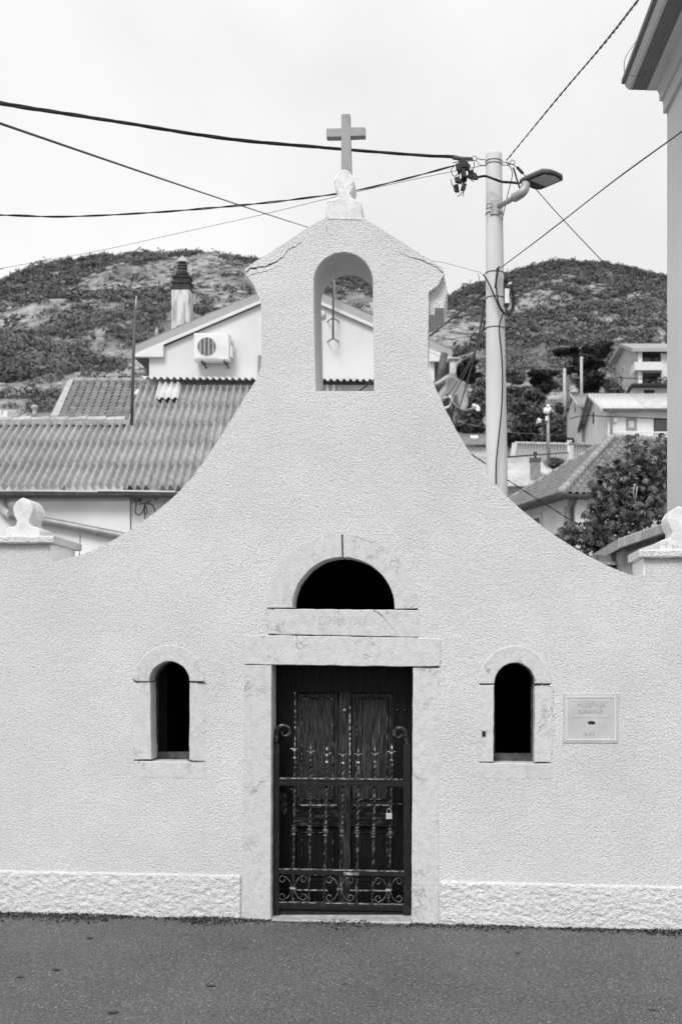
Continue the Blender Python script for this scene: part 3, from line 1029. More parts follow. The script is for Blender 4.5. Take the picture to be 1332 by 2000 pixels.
# finials: flat stone ornaments with a pointed bulb on a shouldered foot
FIN = [(0, 1.0), (0.18, 0.965), (0.42, 0.87), (0.56, 0.74), (0.56, 0.62), (0.47, 0.50), (0.36, 0.40), (0.38, 0.32), (0.50, 0.25), (0.76, 0.235), (0.94, 0.19), (1.0, 0.10), (1.0, -0.02)]


def finial(cx, zb, h, hw, y0, y1, seed, mat=None):
    rr = random.Random(seed)
    pr = [(p.x, p.y) for p in spline([Vector((a, b, 0)) for a, b in FIN], 3)]
    right = [(cx + a * hw, zb + b * h) for a, b in pr]
    left = [(cx - a * hw, zb + b * h) for a, b in pr[1:]]
    poly = left[::-1] + right
    poly = [(x + rr.uniform(-.0015, .0015), z + rr.uniform(-.0015, .0015)) for x, z in poly]
    mb = MB().prism(poly[::-1], y0, y1, 0.006)
    return mb.build('finial', mat or M['finial'], chapel)


finial(fx(46), fz(1047), 75 / 280, 33.5 / 280, -0.005, 0.24, 1)
finial(fx(1325), fz(1073.5), 85 / 280, 38 / 280, -0.005, 0.24, 2)
# the ridge finial has a slimmer, egg-shaped bulb
fr = [(638, 430), (636, 414), (638, 392), (645, 390), (656, 387), (660, 381), (657, 372), (652.5, 358), (654, 346), (662, 335), (672, 330.5), (682, 335), (690, 346), (692, 358), (688.5, 372), (685, 381), (690, 388), (700, 391), (706, 396), (708, 413), (709, 432)]
MB().prism(F2(smooth2(fr, 3)), -0.004, 0.20, 0.010).build('finial', M['finial'], chapel)

# stone cross standing behind it
kb = (CD + 0.34) / F
def cz(py, Y=0.34): return EYE + (CY - py) * (CD + Y) / F
def cxx(px, Y=0.34): return (px - CX) * (CD + Y) / F
crs = [(666.5, 420), (666.5, 267), (637.5, 267.5), (637.5, 250.5), (666.5, 250), (666.5, 222.5), (683.5, 222), (684, 248.5), (713, 248), (713.5, 265), (684.5, 266), (689, 420)]
MB().prism([(cxx(a), cz(b)) for a, b in crs], 0.34, 0.405, 0.003).build('cross', M['crosswood'], chapel)

# body of the chapel behind its front, and a dark room inside
XA, XB = fx(265), fx(1085)
ze, zr = fz(1125), fz(880)
bd = 3.4
MB().box(XA - 0.25, XA, 0.492, bd, -0.4, ze).build('side_wall', M['pale_wall'], chapel)
MB().box(XB, XB + 0.25, 0.492, bd, -0.4, ze).build('side_wall', M['pale_wall'], chapel)
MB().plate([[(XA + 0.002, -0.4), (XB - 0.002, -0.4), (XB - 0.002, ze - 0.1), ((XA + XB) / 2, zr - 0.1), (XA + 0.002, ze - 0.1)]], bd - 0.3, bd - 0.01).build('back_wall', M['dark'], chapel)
xm = (XA + XB) / 2
rf = MB()
for x0, x1 in ((XA - 0.27, xm), (XB + 0.27, xm)):
    rf.add([(x0, 0.492, ze), (x1, 0.492, zr), (x1, bd, zr), (x0, bd, ze), (x0, 0.492, ze - 0.08), (x1, 0.492, zr - 0.08), (x1, bd, zr - 0.08), (x0, bd, ze - 0.08)],
           [(0, 1, 2, 3), (7, 6, 5, 4), (0, 4, 5, 1), (1, 5, 6, 2), (2, 6, 7, 3), (3, 7, 4, 0)])
rf.build('roof', M['tile'], chapel)
# near-black lining: the darkness of the unlit room put into the colour
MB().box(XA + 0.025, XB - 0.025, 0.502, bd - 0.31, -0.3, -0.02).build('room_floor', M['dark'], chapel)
MB().box(XA + 0.004, XA + 0.02, 0.502, bd - 0.31, -0.3, ze).build('room_shade_lining', M['dark'], chapel)
MB().box(XB - 0.02, XB - 0.004, 0.502, bd - 0.31, -0.3, ze).build('room_shade_lining', M['dark'], chapel)
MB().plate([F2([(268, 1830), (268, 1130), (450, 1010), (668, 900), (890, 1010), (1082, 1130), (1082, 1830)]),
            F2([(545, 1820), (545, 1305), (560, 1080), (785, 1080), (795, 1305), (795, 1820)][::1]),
            F2([(285 + 8, 1482), (285 + 8, 1290), (372, 1290), (372, 1482)]), F2([(966, 1488), (966, 1292), (1046, 1292), (1046, 1488)])], 0.495, 0.50).build('room_shade_lining', M['dark'], chapel)

# ------------------------------------------------------------------ the panelled door
DY = 0.30
door = holder('door', chapel)


def dP(px, py, Y): 
    p = P(px, py, Y); return p.x, p.z


def dbox(px0, px1, py0, py1, Y0, Y1, mat, name, parent=door, c=0.0):
    x0, z1 = dP(px0, py0, Y0); x1, z0 = dP(px1, py1, Y0)
    mb = MB()
    if c: mb.cbox(x0, x1, Y0, Y1, z0, z1, c)
    else: mb.box(x0, x1, Y0, Y1, z0, z1)
    return mb.build(name, mat, parent)


dbox(520, 815, 1285, 1799, DY + 0.03, DY + 0.05, M['wood'], 'backing_board')
dbox(520, 577, 1290, 1799, DY, DY + 0.028, M['wood'], 'stile')
dbox(768, 815, 1290, 1799, DY, DY + 0.028, M['wood'], 'stile')
dbox(662, 684, 1352.5, 1799, DY, DY + 0.028, M['wood_worn'], 'mullion')
dbox(577.3, 767.7, 1290, 1352, DY, DY + 0.028, M['wood'], 'rail')
dbox(577.3, 661.7, 1574, 1614, DY, DY + 0.028, M['wood_rail'], 'rail')
dbox(684.3, 767.7, 1574, 1614, DY, DY + 0.028, M['wood_rail'], 'rail')
dbox(577.3, 661.7, 1722, 1799, DY, DY + 0.028, M['wood'], 'rail')
dbox(684.3, 767.7, 1722, 1799, DY, DY + 0.028, M['wood'], 'rail')
for a, b_ in ((577.6, 661.4), (684.6, 767.4)):
    dbox(a + 4, b_ - 4, 1571.5, 1574, DY - 0.004, DY + 0.01, M['wood_chip'], 'chipped_edge')
dbox(575.6, 577.1, 1352, 1500, DY - 0.001, DY + 0.004, M['wood_chip'], 'chipped_edge')
dbox(682.6, 684, 1380, 1520, DY - 0.001, DY + 0.004, M['wood_chip'], 'chipped_edge')
for (x0, x1, y0, y1, mt) in ((577.5, 661.5, 1353, 1573, 'wood_worn'), (684.5, 767.5, 1353, 1573, 'wood_worn'), (577.5, 661.5, 1615, 1721, 'wood_rail'), (684.5, 767.5, 1615, 1721, 'wood_rail')):
    a0, b1 = dP(x0, y0, DY); a1, b0 = dP(x1, y1, DY)
    mb = MB()
    e = 0.034
    rings = [(0, DY + 0.006), (0.012, DY + 0.022), (e, DY + 0.024), (e + 0.006, DY + 0.010), (e + 0.014, DY + 0.010), (e + 0.018, DY + 0.014)]
    for d, y in rings:
        mb.v += [(a0 + d, y, b0 + d), (a1 - d, y, b0 + d), (a1 - d, y, b1 - d), (a0 + d, y, b1 - d)]
    for k in range(len(rings) - 1):
        for i in range(4):
            j = (i + 1) % 4
            mb.f.append((k * 4 + i, k * 4 + j, k * 4 + 4 + j, k * 4 + 4 + i))
    k = (len(rings) - 1) * 4
    mb.f.append((k, k + 1, k + 2, k + 3))
    mb.build('panel', M['wood_worn' if mt == 'wood_worn' else 'wood'], door)
for (x0, x1, y0, y1) in ((577.5, 661.5, 1353, 1573), (684.5, 767.5, 1353, 1573), (577.5, 661.5, 1615, 1721), (684.5, 767.5, 1615, 1721)):
    a0, b1 = dP(x0, y0, DY); a1, b0 = dP(x1, y1, DY)
    e = 0.040
    MB().plate([[(a0 + e, b0 + e), (a1 - e, b0 + e), (a1 - e, b1 - e), (a0 + e, b1 - e)],
                [(a0 + e + .005, b0 + e + .005), (a1 - e - .005, b0 + e + .005), (a1 - e - .005, b1 - e - .005), (a0 + e + .005, b1 - e - .005)]], DY + 0.006, DY + 0.012).build('bead', M['wood_bead'], door)
for px, py in ((673, 1387), (776, 1387), (792, 1387)):
    p = P(px, py, DY)
    MB().lathe([(0.004, 0), (0.014, -0.002), (0.013, -0.010), (0.006, -0.015)], (p.x, DY, p.z), 10, 'Y').build('bolt', M['steel'] if px < 700 else M['iron'], door, True)
h = [P(x, y, DY - d) for x, y, d in ((549, 1545, .0), (556, 1541, .03), (566, 1541, .045), (577, 1546, .05), (583, 1560, .05), (590, 1564, .045), (595, 1559, .04))]
MB().tube(spline(h, 4), 0.006, 6).build('handle', M['iron'], door, True)
dbox(546, 560, 1548, 1590, DY - 0.006, DY, M['iron'], 'lock_plate')

# ------------------------------------------------------------------ the wrought iron gate
GY = 0.11
gate = thing('iron_gate', P(668, 1795, GY), 'low black wrought iron gate with spear tips standing in the doorway', 'gate')
gz = lambda py: P(0, py, GY).z
gx = lambda px: P(px, 0, GY).x


def gbox(px0, px1, py0, py1, d, name, mat='iron', parent=gate, skew=0.0, off=0.0):
    x0, x1 = gx(px0), gx(px1)
    z1, z0 = gz(py0), gz(py1)
    s = -skew / 280
    mb = MB()
    ya, yb = GY - d / 2 + off, GY + d / 2 + off
    mb.add([(x0, ya, z0), (x1, ya, z0 + s), (x1, yb, z0 + s), (x0, yb, z0), (x0, ya, z1), (x1, ya, z1 + s), (x1, yb, z1 + s), (x0, yb, z1)],
           [(0, 3, 2, 1), (4, 5, 6, 7), (0, 1, 5, 4), (1, 2, 6, 5), (2, 3, 7, 6), (3, 0, 4, 7)])
    return mb.build(name, M[mat], parent)


gbox(532, 546, 1452, 1792, 0.045, 'post', 'iron_plain')
gbox(788, 801, 1452, 1796, 0.045, 'post', 'iron_plain')


def scroll(c, r0, r1, a0, a1, n=18):
    """spiral in picture space, degrees"""
    out = []
    for i in range(n + 1):
        t = i / n
        a = math.radians(a0 + (a1 - a0) * t)
        r = r0 + (r1 - r0) * t
        out.append((c[0] + r * math.cos(a), c[1] - r * math.sin(a)))
    return out


def g3(pts, d=0.0): return [Vector((gx(a), GY + d, gz(b))) for a, b in pts]


MB().tube(g3([(539, 1455), (539, 1446)] + scroll((556, 1430), 15, 4.5, 165, -190, 22)), [0.019, 0.018] + [0.017 - 0.0004 * i for i in range(23)], 8).build('scroll_top', M['iron'], gate, True)
MB().tube(g3([(795, 1458), (795, 1450)] + scroll((779, 1434), 15, 4.5, 10, 365, 22)), [0.019, 0.018] + [0.017 - 0.0004 * i for i in range(23)], 8).build('scroll_top', M['iron'], gate, True)
# top rail: moulded
gbox(546, 788, 1520, 1523, 0.050, 'top_rail', 'iron_plain', skew=2.5, off=0)
gbox(546, 788, 1523.3, 1530.5, 0.036, 'top_rail', 'iron_plain', skew=2.5)
gbox(548, 786, 1518.6, 1520, 0.044, 'worn_edge', 'iron_bright', skew=2.5)
gbox(546, 788, 1530.8, 1533, 0.050, 'top_rail', 'iron_plain', skew=2.5)
gbox(546, 788, 1697, 1706, 0.014, 'middle_rail', 'iron_plain', skew=5, off=-.012)
gbox(546, 788, 1695.4, 1697, 0.030, 'worn_edge', 'iron_bright', skew=5, off=-.006)
gbox(546, 788, 1762, 1768, 0.040, 'bottom_rail', 'iron_plain', skew=5)
gbox(546, 788, 1760.4, 1761.8, 0.036, 'worn_edge', 'iron_bright', skew=5)
gbox(546, 788, 1768.3, 1772.5, 0.03, 'bottom_rail', 'iron_plain', skew=5)
gbox(546, 788, 1779, 1790, 0.03, 'kick_plate', 'iron_plain', skew=4, off=0.02)
gbox(546, 788, 1772.5, 1779, 0.012, 'kick_plate', 'iron_plain', skew=4, off=0.03)
gbox(574, 640, 1736.5, 1739, 0.010, 'cross_bar', 'iron_bright', skew=1)
gbox(684, 764, 1737.5, 1740, 0.010, 'cross_bar', 'iron_bright', skew=1)
# worn flats where the paint has gone
gbox(672, 701, 1702, 1707.5, 0.006, 'worn_patch', 'iron_bright', off=-.022, skew=1)

tops = [(576, 1444, 572), (607, 1449, 603), (638.5, 1453, 633), (670, 1454.5, 665), (700, 1454, 696), (732, 1453, 727), (765, 1449.5, 759)]
sc_bar = []
for bi_, (xt, yt, xb) in enumerate(tops):
    yk = yt + 36           # the little knob under the spear
    yball = 1621 + bi_ * 1.0
    xm_ = lambda y: xt + (xb - xt) * (y - yk) / (1765 - yk)
    b = MB()
    # square bar, twisted above the ball
    seg = []
    for (ya_, yb_, tw) in ((yk + 3, yball - 9, 1), (yball + 9, 1765, 0)):
        n = 46 if tw else 34
        pts = g3([(xm_(ya_ + (yb_ - ya_) * i / n), ya_ + (yb_ - ya_) * i / n) for i in range(n + 1)])
        b.tube(pts, 0.0098, 4, True, 0.38 if tw else 0.30)
    bar = b.build('bar', M['iron'], gate)
    c = Vector((gx(xm_(yball)), GY, gz(yball)))
    MB().lathe([(0.008, .036), (0.018, .033), (0.018, .029), (0.009, .024), (0.017, .015), (0.022, 0), (0.017, -.015), (0.009, -.024), (0.018, -.029), (0.018, -.033), (0.008, -.036)], c, 12).build('ball_collar', M['iron_scroll'], bar, True)
    c = Vector((gx(xt), GY, gz(yk)))
    MB().lathe([(0.006, .012), (0.012, .006), (0.0135, 0), (0.011, -.006), (0.006, -.011)], c, 10).build('knob', M['iron_bright'], bar, True)
    s = MB()
    base = Vector((gx(xt), GY, gz(yk - 3)))
    # stem, leaves and blade of the spear tip
    s.tube([base, base + Vector((0, 0, .03)), base + Vector((0, 0, .055))], [0.0055, 0.004, 0.007], 6)
    top = Vector((gx(xt), GY, gz(yt)))
    mid = Vector((gx(xt), GY, gz(yt + 15)))
    lo = Vector((gx(xt), GY, gz(yt + 24)))
    s.add([top, mid + Vector((-.012, 0, .008)), mid + Vector((0, -.009, .006)), mid + Vector((.012, 0, .008)), mid + Vector((0, .009, .006)), lo],
          [(0, 1, 2), (0, 2, 3), (0, 3, 4), (0, 4, 1), (5, 2, 1), (5, 3, 2), (5, 4, 3), (5, 1, 4)])
    for sg in (-1, 1):
        q = [lo + Vector((0, 0, -.004)), lo + Vector((sg * .010, -.003, .012)), lo + Vector((sg * .022, -.005, .022)), lo + Vector((sg * .034, -.004, .021))]
        s.tube(spline(q, 3), [0.006, .0062, .0065, .0065, .006, .0055, .005, .004, .003, .0015], 5)
    s.build('spear_tip', M['iron_bright'] if bi_ in (0, 2, 6) else M['iron_scroll'], bar, True)
# C-scrolls along the bottom
for cxs in (572.5, 664, 759):
    cyy = 1734 + (cxs - 572) * 0.02
    for sx in (-1, 1):
        for sy in (-1, 1):
            c = (cxs + sx * 21, cyy + sy * 17.5)
            sp = scroll(c, 5.8, 2.6, 0, 330, 14) if True else None
            pts = []
            # from the middle of the bar, sweep out and curl back in
            ang0 = 150 if sx > 0 else 30
            path = [(cxs + sx * 2.5, cyy + sy * 1.5), (cxs + sx * 5, cyy + sy * 10), (cxs + sx * 11, cyy + sy * 19), (cxs + sx * 19, cyy + sy * 23.5)]
            curl = []
            for i in range(11):
                a = math.radians(90 - i * 30)
                rr = 7.2 - i * 0.42
                curl.append((cxs + sx * (20 + rr * math.cos(a)), cyy + sy * (16.5 + rr * math.sin(a))))
            MB().tube(g3([(q.x, q.y) for q in spline([Vector((u, v, 0)) for u, v in path + curl], 3)], -0.006), 0.0042, 5).build('c_scroll', M['iron_scroll'], gate, True)
    gbox(cxs - 6, cxs + 6, cyy - 2, cyy + 2, 0.026, 'collar', 'iron_bright')

hasp = MB().tube(g3([(758, 1560), (760, 1566), (757, 1572)], -0.01), 0.006, 6)
hasp.bar(Vector((gx(764), GY, gz(1570))), Vector((gx(800), GY, gz(1570))), 0.006)
hasp.build('hasp', M['iron'], gate)
pad = thing('padlock', P(760, 1580, GY - 0.02), 'small pale padlock hanging from the hasp of the iron gate', 'padlock')
x0, x1 = gx(754), gx(766)
MB().cbox(x0, x1, GY - 0.038, GY - 0.018, gz(1598.5), gz(1587), 0.002).build('body', M['brass'], pad)
MB().tube(spline([Vector((gx(756.3), GY - 0.028, gz(1588))), Vector((gx(756.3), GY - 0.028, gz(1582))), Vector((gx(760), GY - 0.028, gz(1577.5))), Vector((gx(763.8), GY - 0.028, gz(1582))), Vector((gx(763.8), GY - 0.028, gz(1588)))], 4), 0.0035, 6).build('shackle', M['steel'], pad, True)

# ------------------------------------------------------------------ the plaque with the alms slot
plq = thing('stone_plaque', (fx(1153), -0.01, fz(1403)), 'square grey engraved stone plaque with a black alms slot in the wall', 'plaque')
stone([(1099, 1451), (1100, 1354.5), (1208, 1355), (1206.5, 1451.5)], -0.007, 0.0, 'slab', plq, M['plaque'], 41, 0.003, 0.02)
def strip_frame(x0, x1, y0, y1, w, y, mat, name):
    o_ = F2([(x0, y1), (x0, y0), (x1, y0), (x1, y1)])
    i_ = F2([(x0 + w, y1 - w), (x0 + w, y0 + w), (x1 - w, y0 + w), (x1 - w, y1 - w)])
    return MB().plate([o_, i_], y, -0.006).build(name, mat, plq)
strip_frame(1104, 1202, 1359.5, 1446, 3, -0.0105, M['plaque_light'], 'border')
dash = MB()
for i in range(12):
    xx = 1116.5 + i * 6.2
    for yy in (1368, 1398.8):
        dash.box(fx(xx), fx(xx + 3.4), -0.0102, -0.006, fz(yy + 1.1), fz(yy))
for i in range(4):
    yy = 1372 + i * 6.6
    for xx in (1115, 1189):
        dash.box(fx(xx), fx(xx + 1.2), -0.0102, -0.006, fz(yy + 3.6), fz(yy))
tag(dash.build('dashed_border', M['plaque_light'], plq), kind='stuff')
text_obj('MILOSTINJA', fx(1153), fz(1377), 0.041, -0.0098, M['engrave2'], plq, 'lettering', 0.0006, 0.92, 1.0)
text_obj('SUBIANUE', fx(1152), fz(1389), 0.041, -0.0098, M['engrave2'], plq, 'lettering', 0.0006, 0.85, 1.05)
text_obj('A V S', fx(1150), fz(1433), 0.030, -0.0098, M['engrave2'], plq, 'lettering', 0.0006)
slot = [(1148, 1413.5), (1147.5, 1410.5), (1150, 1408.5), (1158, 1408.5), (1161, 1411), (1160, 1414)]
MB().prism(F2(smooth2(slot + [slot[0]], 3)[:-1]), -0.0105, -0.006).build('slot', M['dark'], plq)

# ------------------------------------------------------------------ corrugated sheets
def wave_sheet(A, B, C, D, waves, amp, name, mat, parent, thick=0.008, rows=1, per=8, lap=0.0, shape='sin', phase=0.0):
    """A eave-left, B eave-right, C ridge-left, D ridge-right; corrugations run from eave to ridge"""
    A, B, C, D = (Vector(q) for q in (A, B, C, D))
    nrm = (B - A).cross(C - A).normalized()
    if nrm.z < 0: nrm = -nrm
    n = int(waves * per)
    mb = MB()
    for lay in (0, 1):
        for r in range(rows + 1):
            v = r / rows
            for i in range(n + 1):
                u = i / n
                p = (A.lerp(B, u)).lerp(C.lerp(D, u), v)
                t = 2 * PI * (u * waves + phase)
                if shape == 'sin':
                    h = amp * math.sin(t)
                else:       # barrel tiles: wide hump, narrow valley
                    h = amp * (abs(math.sin(t / 2)) ** 0.8 * 2 - 1)
                mb.v.append(tuple(p + nrm * (h - (thick if lay else 0) + lap * (1 - v))))
    w = n + 1
    L = w * (rows + 1)
    for r in range(rows):
        for i in range(n):
            a = r * w + i
            mb.f.append((a, a + 1, a + 1 + w, a + w))
            b = a + L
            mb.f.append((b, b + w, b + w + 1, b + 1))
    for i in range(n):
        mb.f.append((i, i + L, i + 1 + L, i + 1))
        a = rows * w + i
        mb.f.append((a, a + 1, a + 1 + L, a + L))
    for r in range(rows):
        a = r * w
        mb.f.append((a, a + w, a + w + L, a + L))
        a = r * w + n
        mb.f.append((a, a + L, a + L + w, a + w))
    return mb.build(name, mat, parent, True)


# ------------------------------------------------------------------ low house with fibre cement roof, left
E = P(0, 950, 14.7)                        # eave line
ridge_rise, skew = 0.62, -0.125


def rp(X0, t, up=0.0):
    """point on the roof plane: X0 measured at the eave, t metres (horizontal) up the slope"""
    return Vector((X0 + skew * t, 14.7 + t, E.z + ridge_rise * t + up))


low = thing('low_house', rp(-6.6, 2, -4), 'low plaster house with mossy corrugated fibre cement roof left of the chapel', 'house')
XB0 = -6.73
PW = 0.96
for n in range(-4, 5):
    for row in range(5):
        left = n < 0
        t0, t1 = row * 1.0, row + 1.06
        if left:
            if row > 2: continue
            if row == 2: t1 = 2.92
        else:
            t1 = min(t1, 5.0)
        jx = 0.0
        X0, X1 = XB0 + n * PW, XB0 + (n + 1) * PW
        wave_sheet(rp(X0 + jx, t0 - (0.03 if row else 0.06)), rp(X1 + jx, t0 - (0.03 if row else 0.06)), rp(X0, t1), rp(X1, t1), 6, 0.056, 'roof_sheet', M['asbestos'], low, lap=0.009, rows=1, phase=0.1, thick=0.006, per=12)
# pale replacement sheet at the top
pal = wave_sheet(rp(fx(0) * 0 + P(305, 797, 18.8).x - skew * 4.05, 4.02, 0.12), rp(P(350, 797, 18.8).x - skew * 4.05, 4.02, 0.12),
                 rp(P(312, 765, 19.7).x - skew * 5, 4.98, 0.11), rp(P(354, 765, 19.7).x - skew * 5, 4.98, 0.11), 3.5, 0.030, 'roof_sheet', M['new_sheet'], low, phase=0.2)
pal['label'] = 'pale new replacement roof sheet'
# ridge caps of the lower part
for i in range(11):
    x = XB0 - 0.05 - i * 0.42 + 0.0
    a, b = rp(x, 2.98, 0.05 + R.uniform(0, .025)), rp(x - 0.45, 2.98, 0.03 + R.uniform(0, .03))
    MB().tube([a, b], [0.085, 0.07], 8).build('ridge_cap', M['ridge_cap'], low)
mort = MB()
for i in range(40):
    x = XB0 - i * 0.115
    p = rp(x, 2.9, 0.02 + R.uniform(-.01, .01))
    mort.obox(p, (0.06, 0, 0), (0, 0.05, 0), (0, R.uniform(-.01, .01), 0.05))
tag(mort.build('mortar_bed', M['asbestos'], low), kind='stuff')
# walls
wy = 14.78
zt = E.z - 0.20
MB().box(rp(XB0 - 4.2, 0).x, P(254, 0, wy).x, wy, wy + 2.2, 0, zt).build('wall', M['eave_wall'], low)
MB().box(P(255.5, 0, wy).x, -1.5, wy + 0.06, wy + 2.2, 0, zt).build('wall', M['pale_wall'], low)
# gable piece carrying the higher part of the roof, and the strip of plaster above it
tri = MB()
xg = XB0 + 0.02
g0, g1 = rp(xg, 2.2, -0.06), rp(xg, 5.0, -0.06)
tri.add([(g0.x, g0.y, g0.z - 3), (g1.x, g1.y, g0.z - 3), tuple(g1), tuple(g0), (g0.x + .2, g0.y, g0.z - 3), (g1.x + .2, g1.y, g0.z - 3), (g1.x + .2, g1.y, g1.z), (g0.x + .2, g0.y, g0.z)],
        [(0, 1, 2, 3), (7, 6, 5, 4), (3, 2, 6, 7), (0, 3, 7, 4), (1, 5, 6, 2)])
tri.build('gable_wall', M['mid_wall'], low)
# gutter, battens, bracket
gA, gB = rp(XB0 - 4.2, -0.18), rp(-1.4, -0.18)
def half_gutter(A, B, r, name, mat, parent, n=8):
    mb = MB()
    A, B = Vector(A), Vector(B)
    d = (B - A).normalized(); s = Vector((d.y, -d.x, 0)).normalized()
    sec = []
    for rr in (r, r * 0.86):
        sec.append([(-math.cos(PI * k / n) * rr, -math.sin(PI * k / n) * rr) for k in range(n + 1)])
    for P_ in (A, B):
        for k in range(n + 1): mb.v.append(tuple(P_ + s * sec[0][k][0] + Vector((0, 0, sec[0][k][1]))))
        for k in range(n, -1, -1): mb.v.append(tuple(P_ + s * sec[1][k][0] + Vector((0, 0, sec[1][k][1]))))
    m = 2 * (n + 1)
    for k in range(m):
        k2 = (k + 1) % m
        mb.f.append((k, k2, m + k2, m + k))
    mb.f.append(tuple(range(m))[::-1]); mb.f.append(tuple(range(m, 2 * m)))
    return mb.build(name, mat, parent)


half_gutter(gA + Vector((0, 0, -.03)), gB + Vector((0, 0, -.07)), 0.09, 'gutter', M['gutter'], low)
MB().bar(rp(P(58, 952, 14.6).x, -0.10, -0.035), rp(P(190, 952, 14.6).x, -0.10, -0.05), 0.03, 0.028).build('batten', M['fascia_light'], low)
MB().bar(rp(P(190, 952, 14.6).x, -0.10, -0.03), rp(P(380, 952, 14.6).x, -0.10, -0.06), 0.03, 0.03).build('batten', M['fascia_light'], low)
MB().box(rp(XB0 - 4.2, 0).x, -1.5, 14.70, 14.775, zt - 0.02, zt + 0.10).build('soffit', M['dark'], low)  # near black box paints the shade under the wavy eave
# downpipe with elbow, and the long sloping pipe on the wall
Yp = 14.69
MB().tube([P(4, 966, Yp), P(4, 984, Yp)], 0.075, 10).build('downpipe', M['pipe'], low, True)
MB().tube(spline([P(2, 980, Yp), P(5, 993, Yp), P(14, 1003, Yp), P(24, 1008, Yp - .05)], 4), 0.09, 10).build('pipe_elbow', M['ridge_cap'], low, True)
MB().tube([P(18, 1004, Yp - 0.05), P(120, 1023, Yp - 0.03), P(236, 1046, Yp), P(330, 1064, Yp)], 0.078, 12).build('sloping_pipe', M['pipe'], low, True)
for q in (190,):
    c = P(q, 1020 + (q - 100) * 0.195, Yp)
    MB().tube([c + Vector((-.02, 0, 0)), c + Vector((.02, 0, -.01))], 0.088, 12).build('pipe_clip', M['steel'], low)
jb = MB().box(P(261, 0, 14.7).x, P(272, 0, 14.7).x, 14.72, 14.83, P(0, 979, 14.7).z, P(0, 971, 14.7).z).build('junction_box', M['gutter'], low)
lc = MB()
for pts in ([(267, 979), (265, 1000), (272, 1006), (280, 998), (284, 984)], [(284, 984), (288, 1000), (284, 1006)], [(284, 984), (283, 1000), (284, 1014)], [(288, 984), (298, 986), (303, 996), (304, 1003)], [(272, 985), (284, 983), (295, 978)]):
    lc.tube(spline([P(a, b, 14.70) for a, b in pts], 5), 0.011, 5)
lc.build('loose_cable', M['black'], low, True)

# ------------------------------------------------------------------ white gabled house behind it
WY = 20.3
def W(px, py, Y=WY): return P(px, py, Y)
wh = thing('white_house', W(570, 1100), 'white gabled house with air conditioner behind the bell gable', 'house')
gableL, gableR = (292, 678), (848, 690)
apx = (566, 560)
def wxz(px, py): q = W(px, py); return (q.x, q.z)
pl = [wxz(292, 1200), wxz(292, 690), wxz(566, 571), wxz(848, 690), wxz(848, 1200)]
MB().plate([pl[::-1]], WY, WY + 8).build('wall', M['white_paint'], wh)
# roof slabs with grey barge boards
def slab_roof(side):
    if side < 0: e, a, mul = (262, 697), (566, 567), 1
    else: e, a, mul = (883, 704), (566, 567), 1
    ex, ez = wxz(*e); ax, az = wxz(*a)
    th = 0.24
    d = Vector((ex - ax, 0, ez - az)).normalized()
    mb = MB()
    vs = []
    for y in (WY - 0.06, WY + 8.2):
        vs += [(ax, y, az), (ex, y, ez), (ex, y, ez + th), (ax, y, az + th)]
    mb.add(vs, [(0, 1, 2, 3), (7, 6, 5, 4), (0, 4, 5, 1), (1, 5, 6, 2), (2, 6, 7, 3), (3, 7, 4, 0)])
    mb.build('barge_board' if False else 'roof_slab', M['fascia'], wh)
    t = MB()
    t.bar(Vector((ax, WY - 0.09, az - 0.01)), Vector((ex, WY - 0.09, ez - 0.01)), 0.055, 0.07)
    t.build('edge_trim', M['fascia_light'], wh)
    # tile edges stepping above the barge board
    n = 11
    for i in range(n):
        u0, u1 = i / n, (i + 1) / n
        p0 = Vector((ax + (ex - ax) * u0, 0, az + (ez - az) * u0 + th))
        p1 = Vector((ax + (ex - ax) * u1, 0, az + (ez - az) * u1 + th))
        q = MB()
        q.add([(p0.x, WY - 0.05, p0.z - .005), (p1.x, WY - 0.05, p1.z - .005), (p1.x, WY - 0.05, p1.z + 0.055), (p0.x, WY - 0.05, p0.z + 0.02),
               (p0.x, WY + 8.2, p0.z - .005), (p1.x, WY + 8.2, p1.z - .005), (p1.x, WY + 8.2, p1.z + 0.055), (p0.x, WY + 8.2, p0.z + 0.02)],
              [(0, 1, 2, 3), (7, 6, 5, 4), (0, 4, 5, 1), (1, 5, 6, 2), (2, 6, 7, 3), (3, 7, 4, 0)])
        q.build('roof_tile_row', M['tile'], wh)


slab_roof(-1); slab_roof(1)
# boxed eaves
def tri_box(pts, y0, y1, name, mat):
    p = [wxz(*q) for q in pts]
    MB().prism(p, y0, y1).build(name, mat, wh)


tri_box([(266, 699.5), (322, 699.5), (322, 676)], WY - 0.15, WY - 0.012, 'eaves_box', M['fascia_light'])
tri_box([(838, 708), (879, 708), (838, 690)], WY - 0.15, WY - 0.012, 'eaves_box', M['fascia_light'])
MB().box(W(266, 0).x, W(292, 0).x - 0.003, WY - 0.012, WY + 8.1, W(0, 702).z, W(0, 698.5).z).build('soffit', M['soffit'], wh)
MB().box(W(848, 0).x + 0.003, W(880, 0).x, WY - 0.012, WY + 8.1, W(0, 712).z, W(0, 708.5).z).build('soffit', M['soffit'], wh)
# window strips half hidden by the gable
for px, py0, py1 in ((504.5, 624, 738), (619.5, 627, 735)):
    x = W(px, 0).x
    MB().box(x, x + 0.11, WY - 0.05, WY - 0.003, W(0, py1).z, W(0, (py0 + py1) / 2 + 14).z).build('shutter_edge', M['frame_grey'], wh)
    MB().box(x + 0.02, x + 0.11, WY - 0.05, WY - 0.003, W(0, (py0 + py1) / 2 + 14).z + 0.003, W(0, py0).z).build('shutter_edge', M['fascia_light'], wh)
# wall lamp bracket
MB().lathe([(0.03, 0), (0.09, -.02), (0.10, -.05), (0.04, -.09)], W(629, 615), 12, 'Y').build('vent_cap', M['fascia_light'], wh, True)
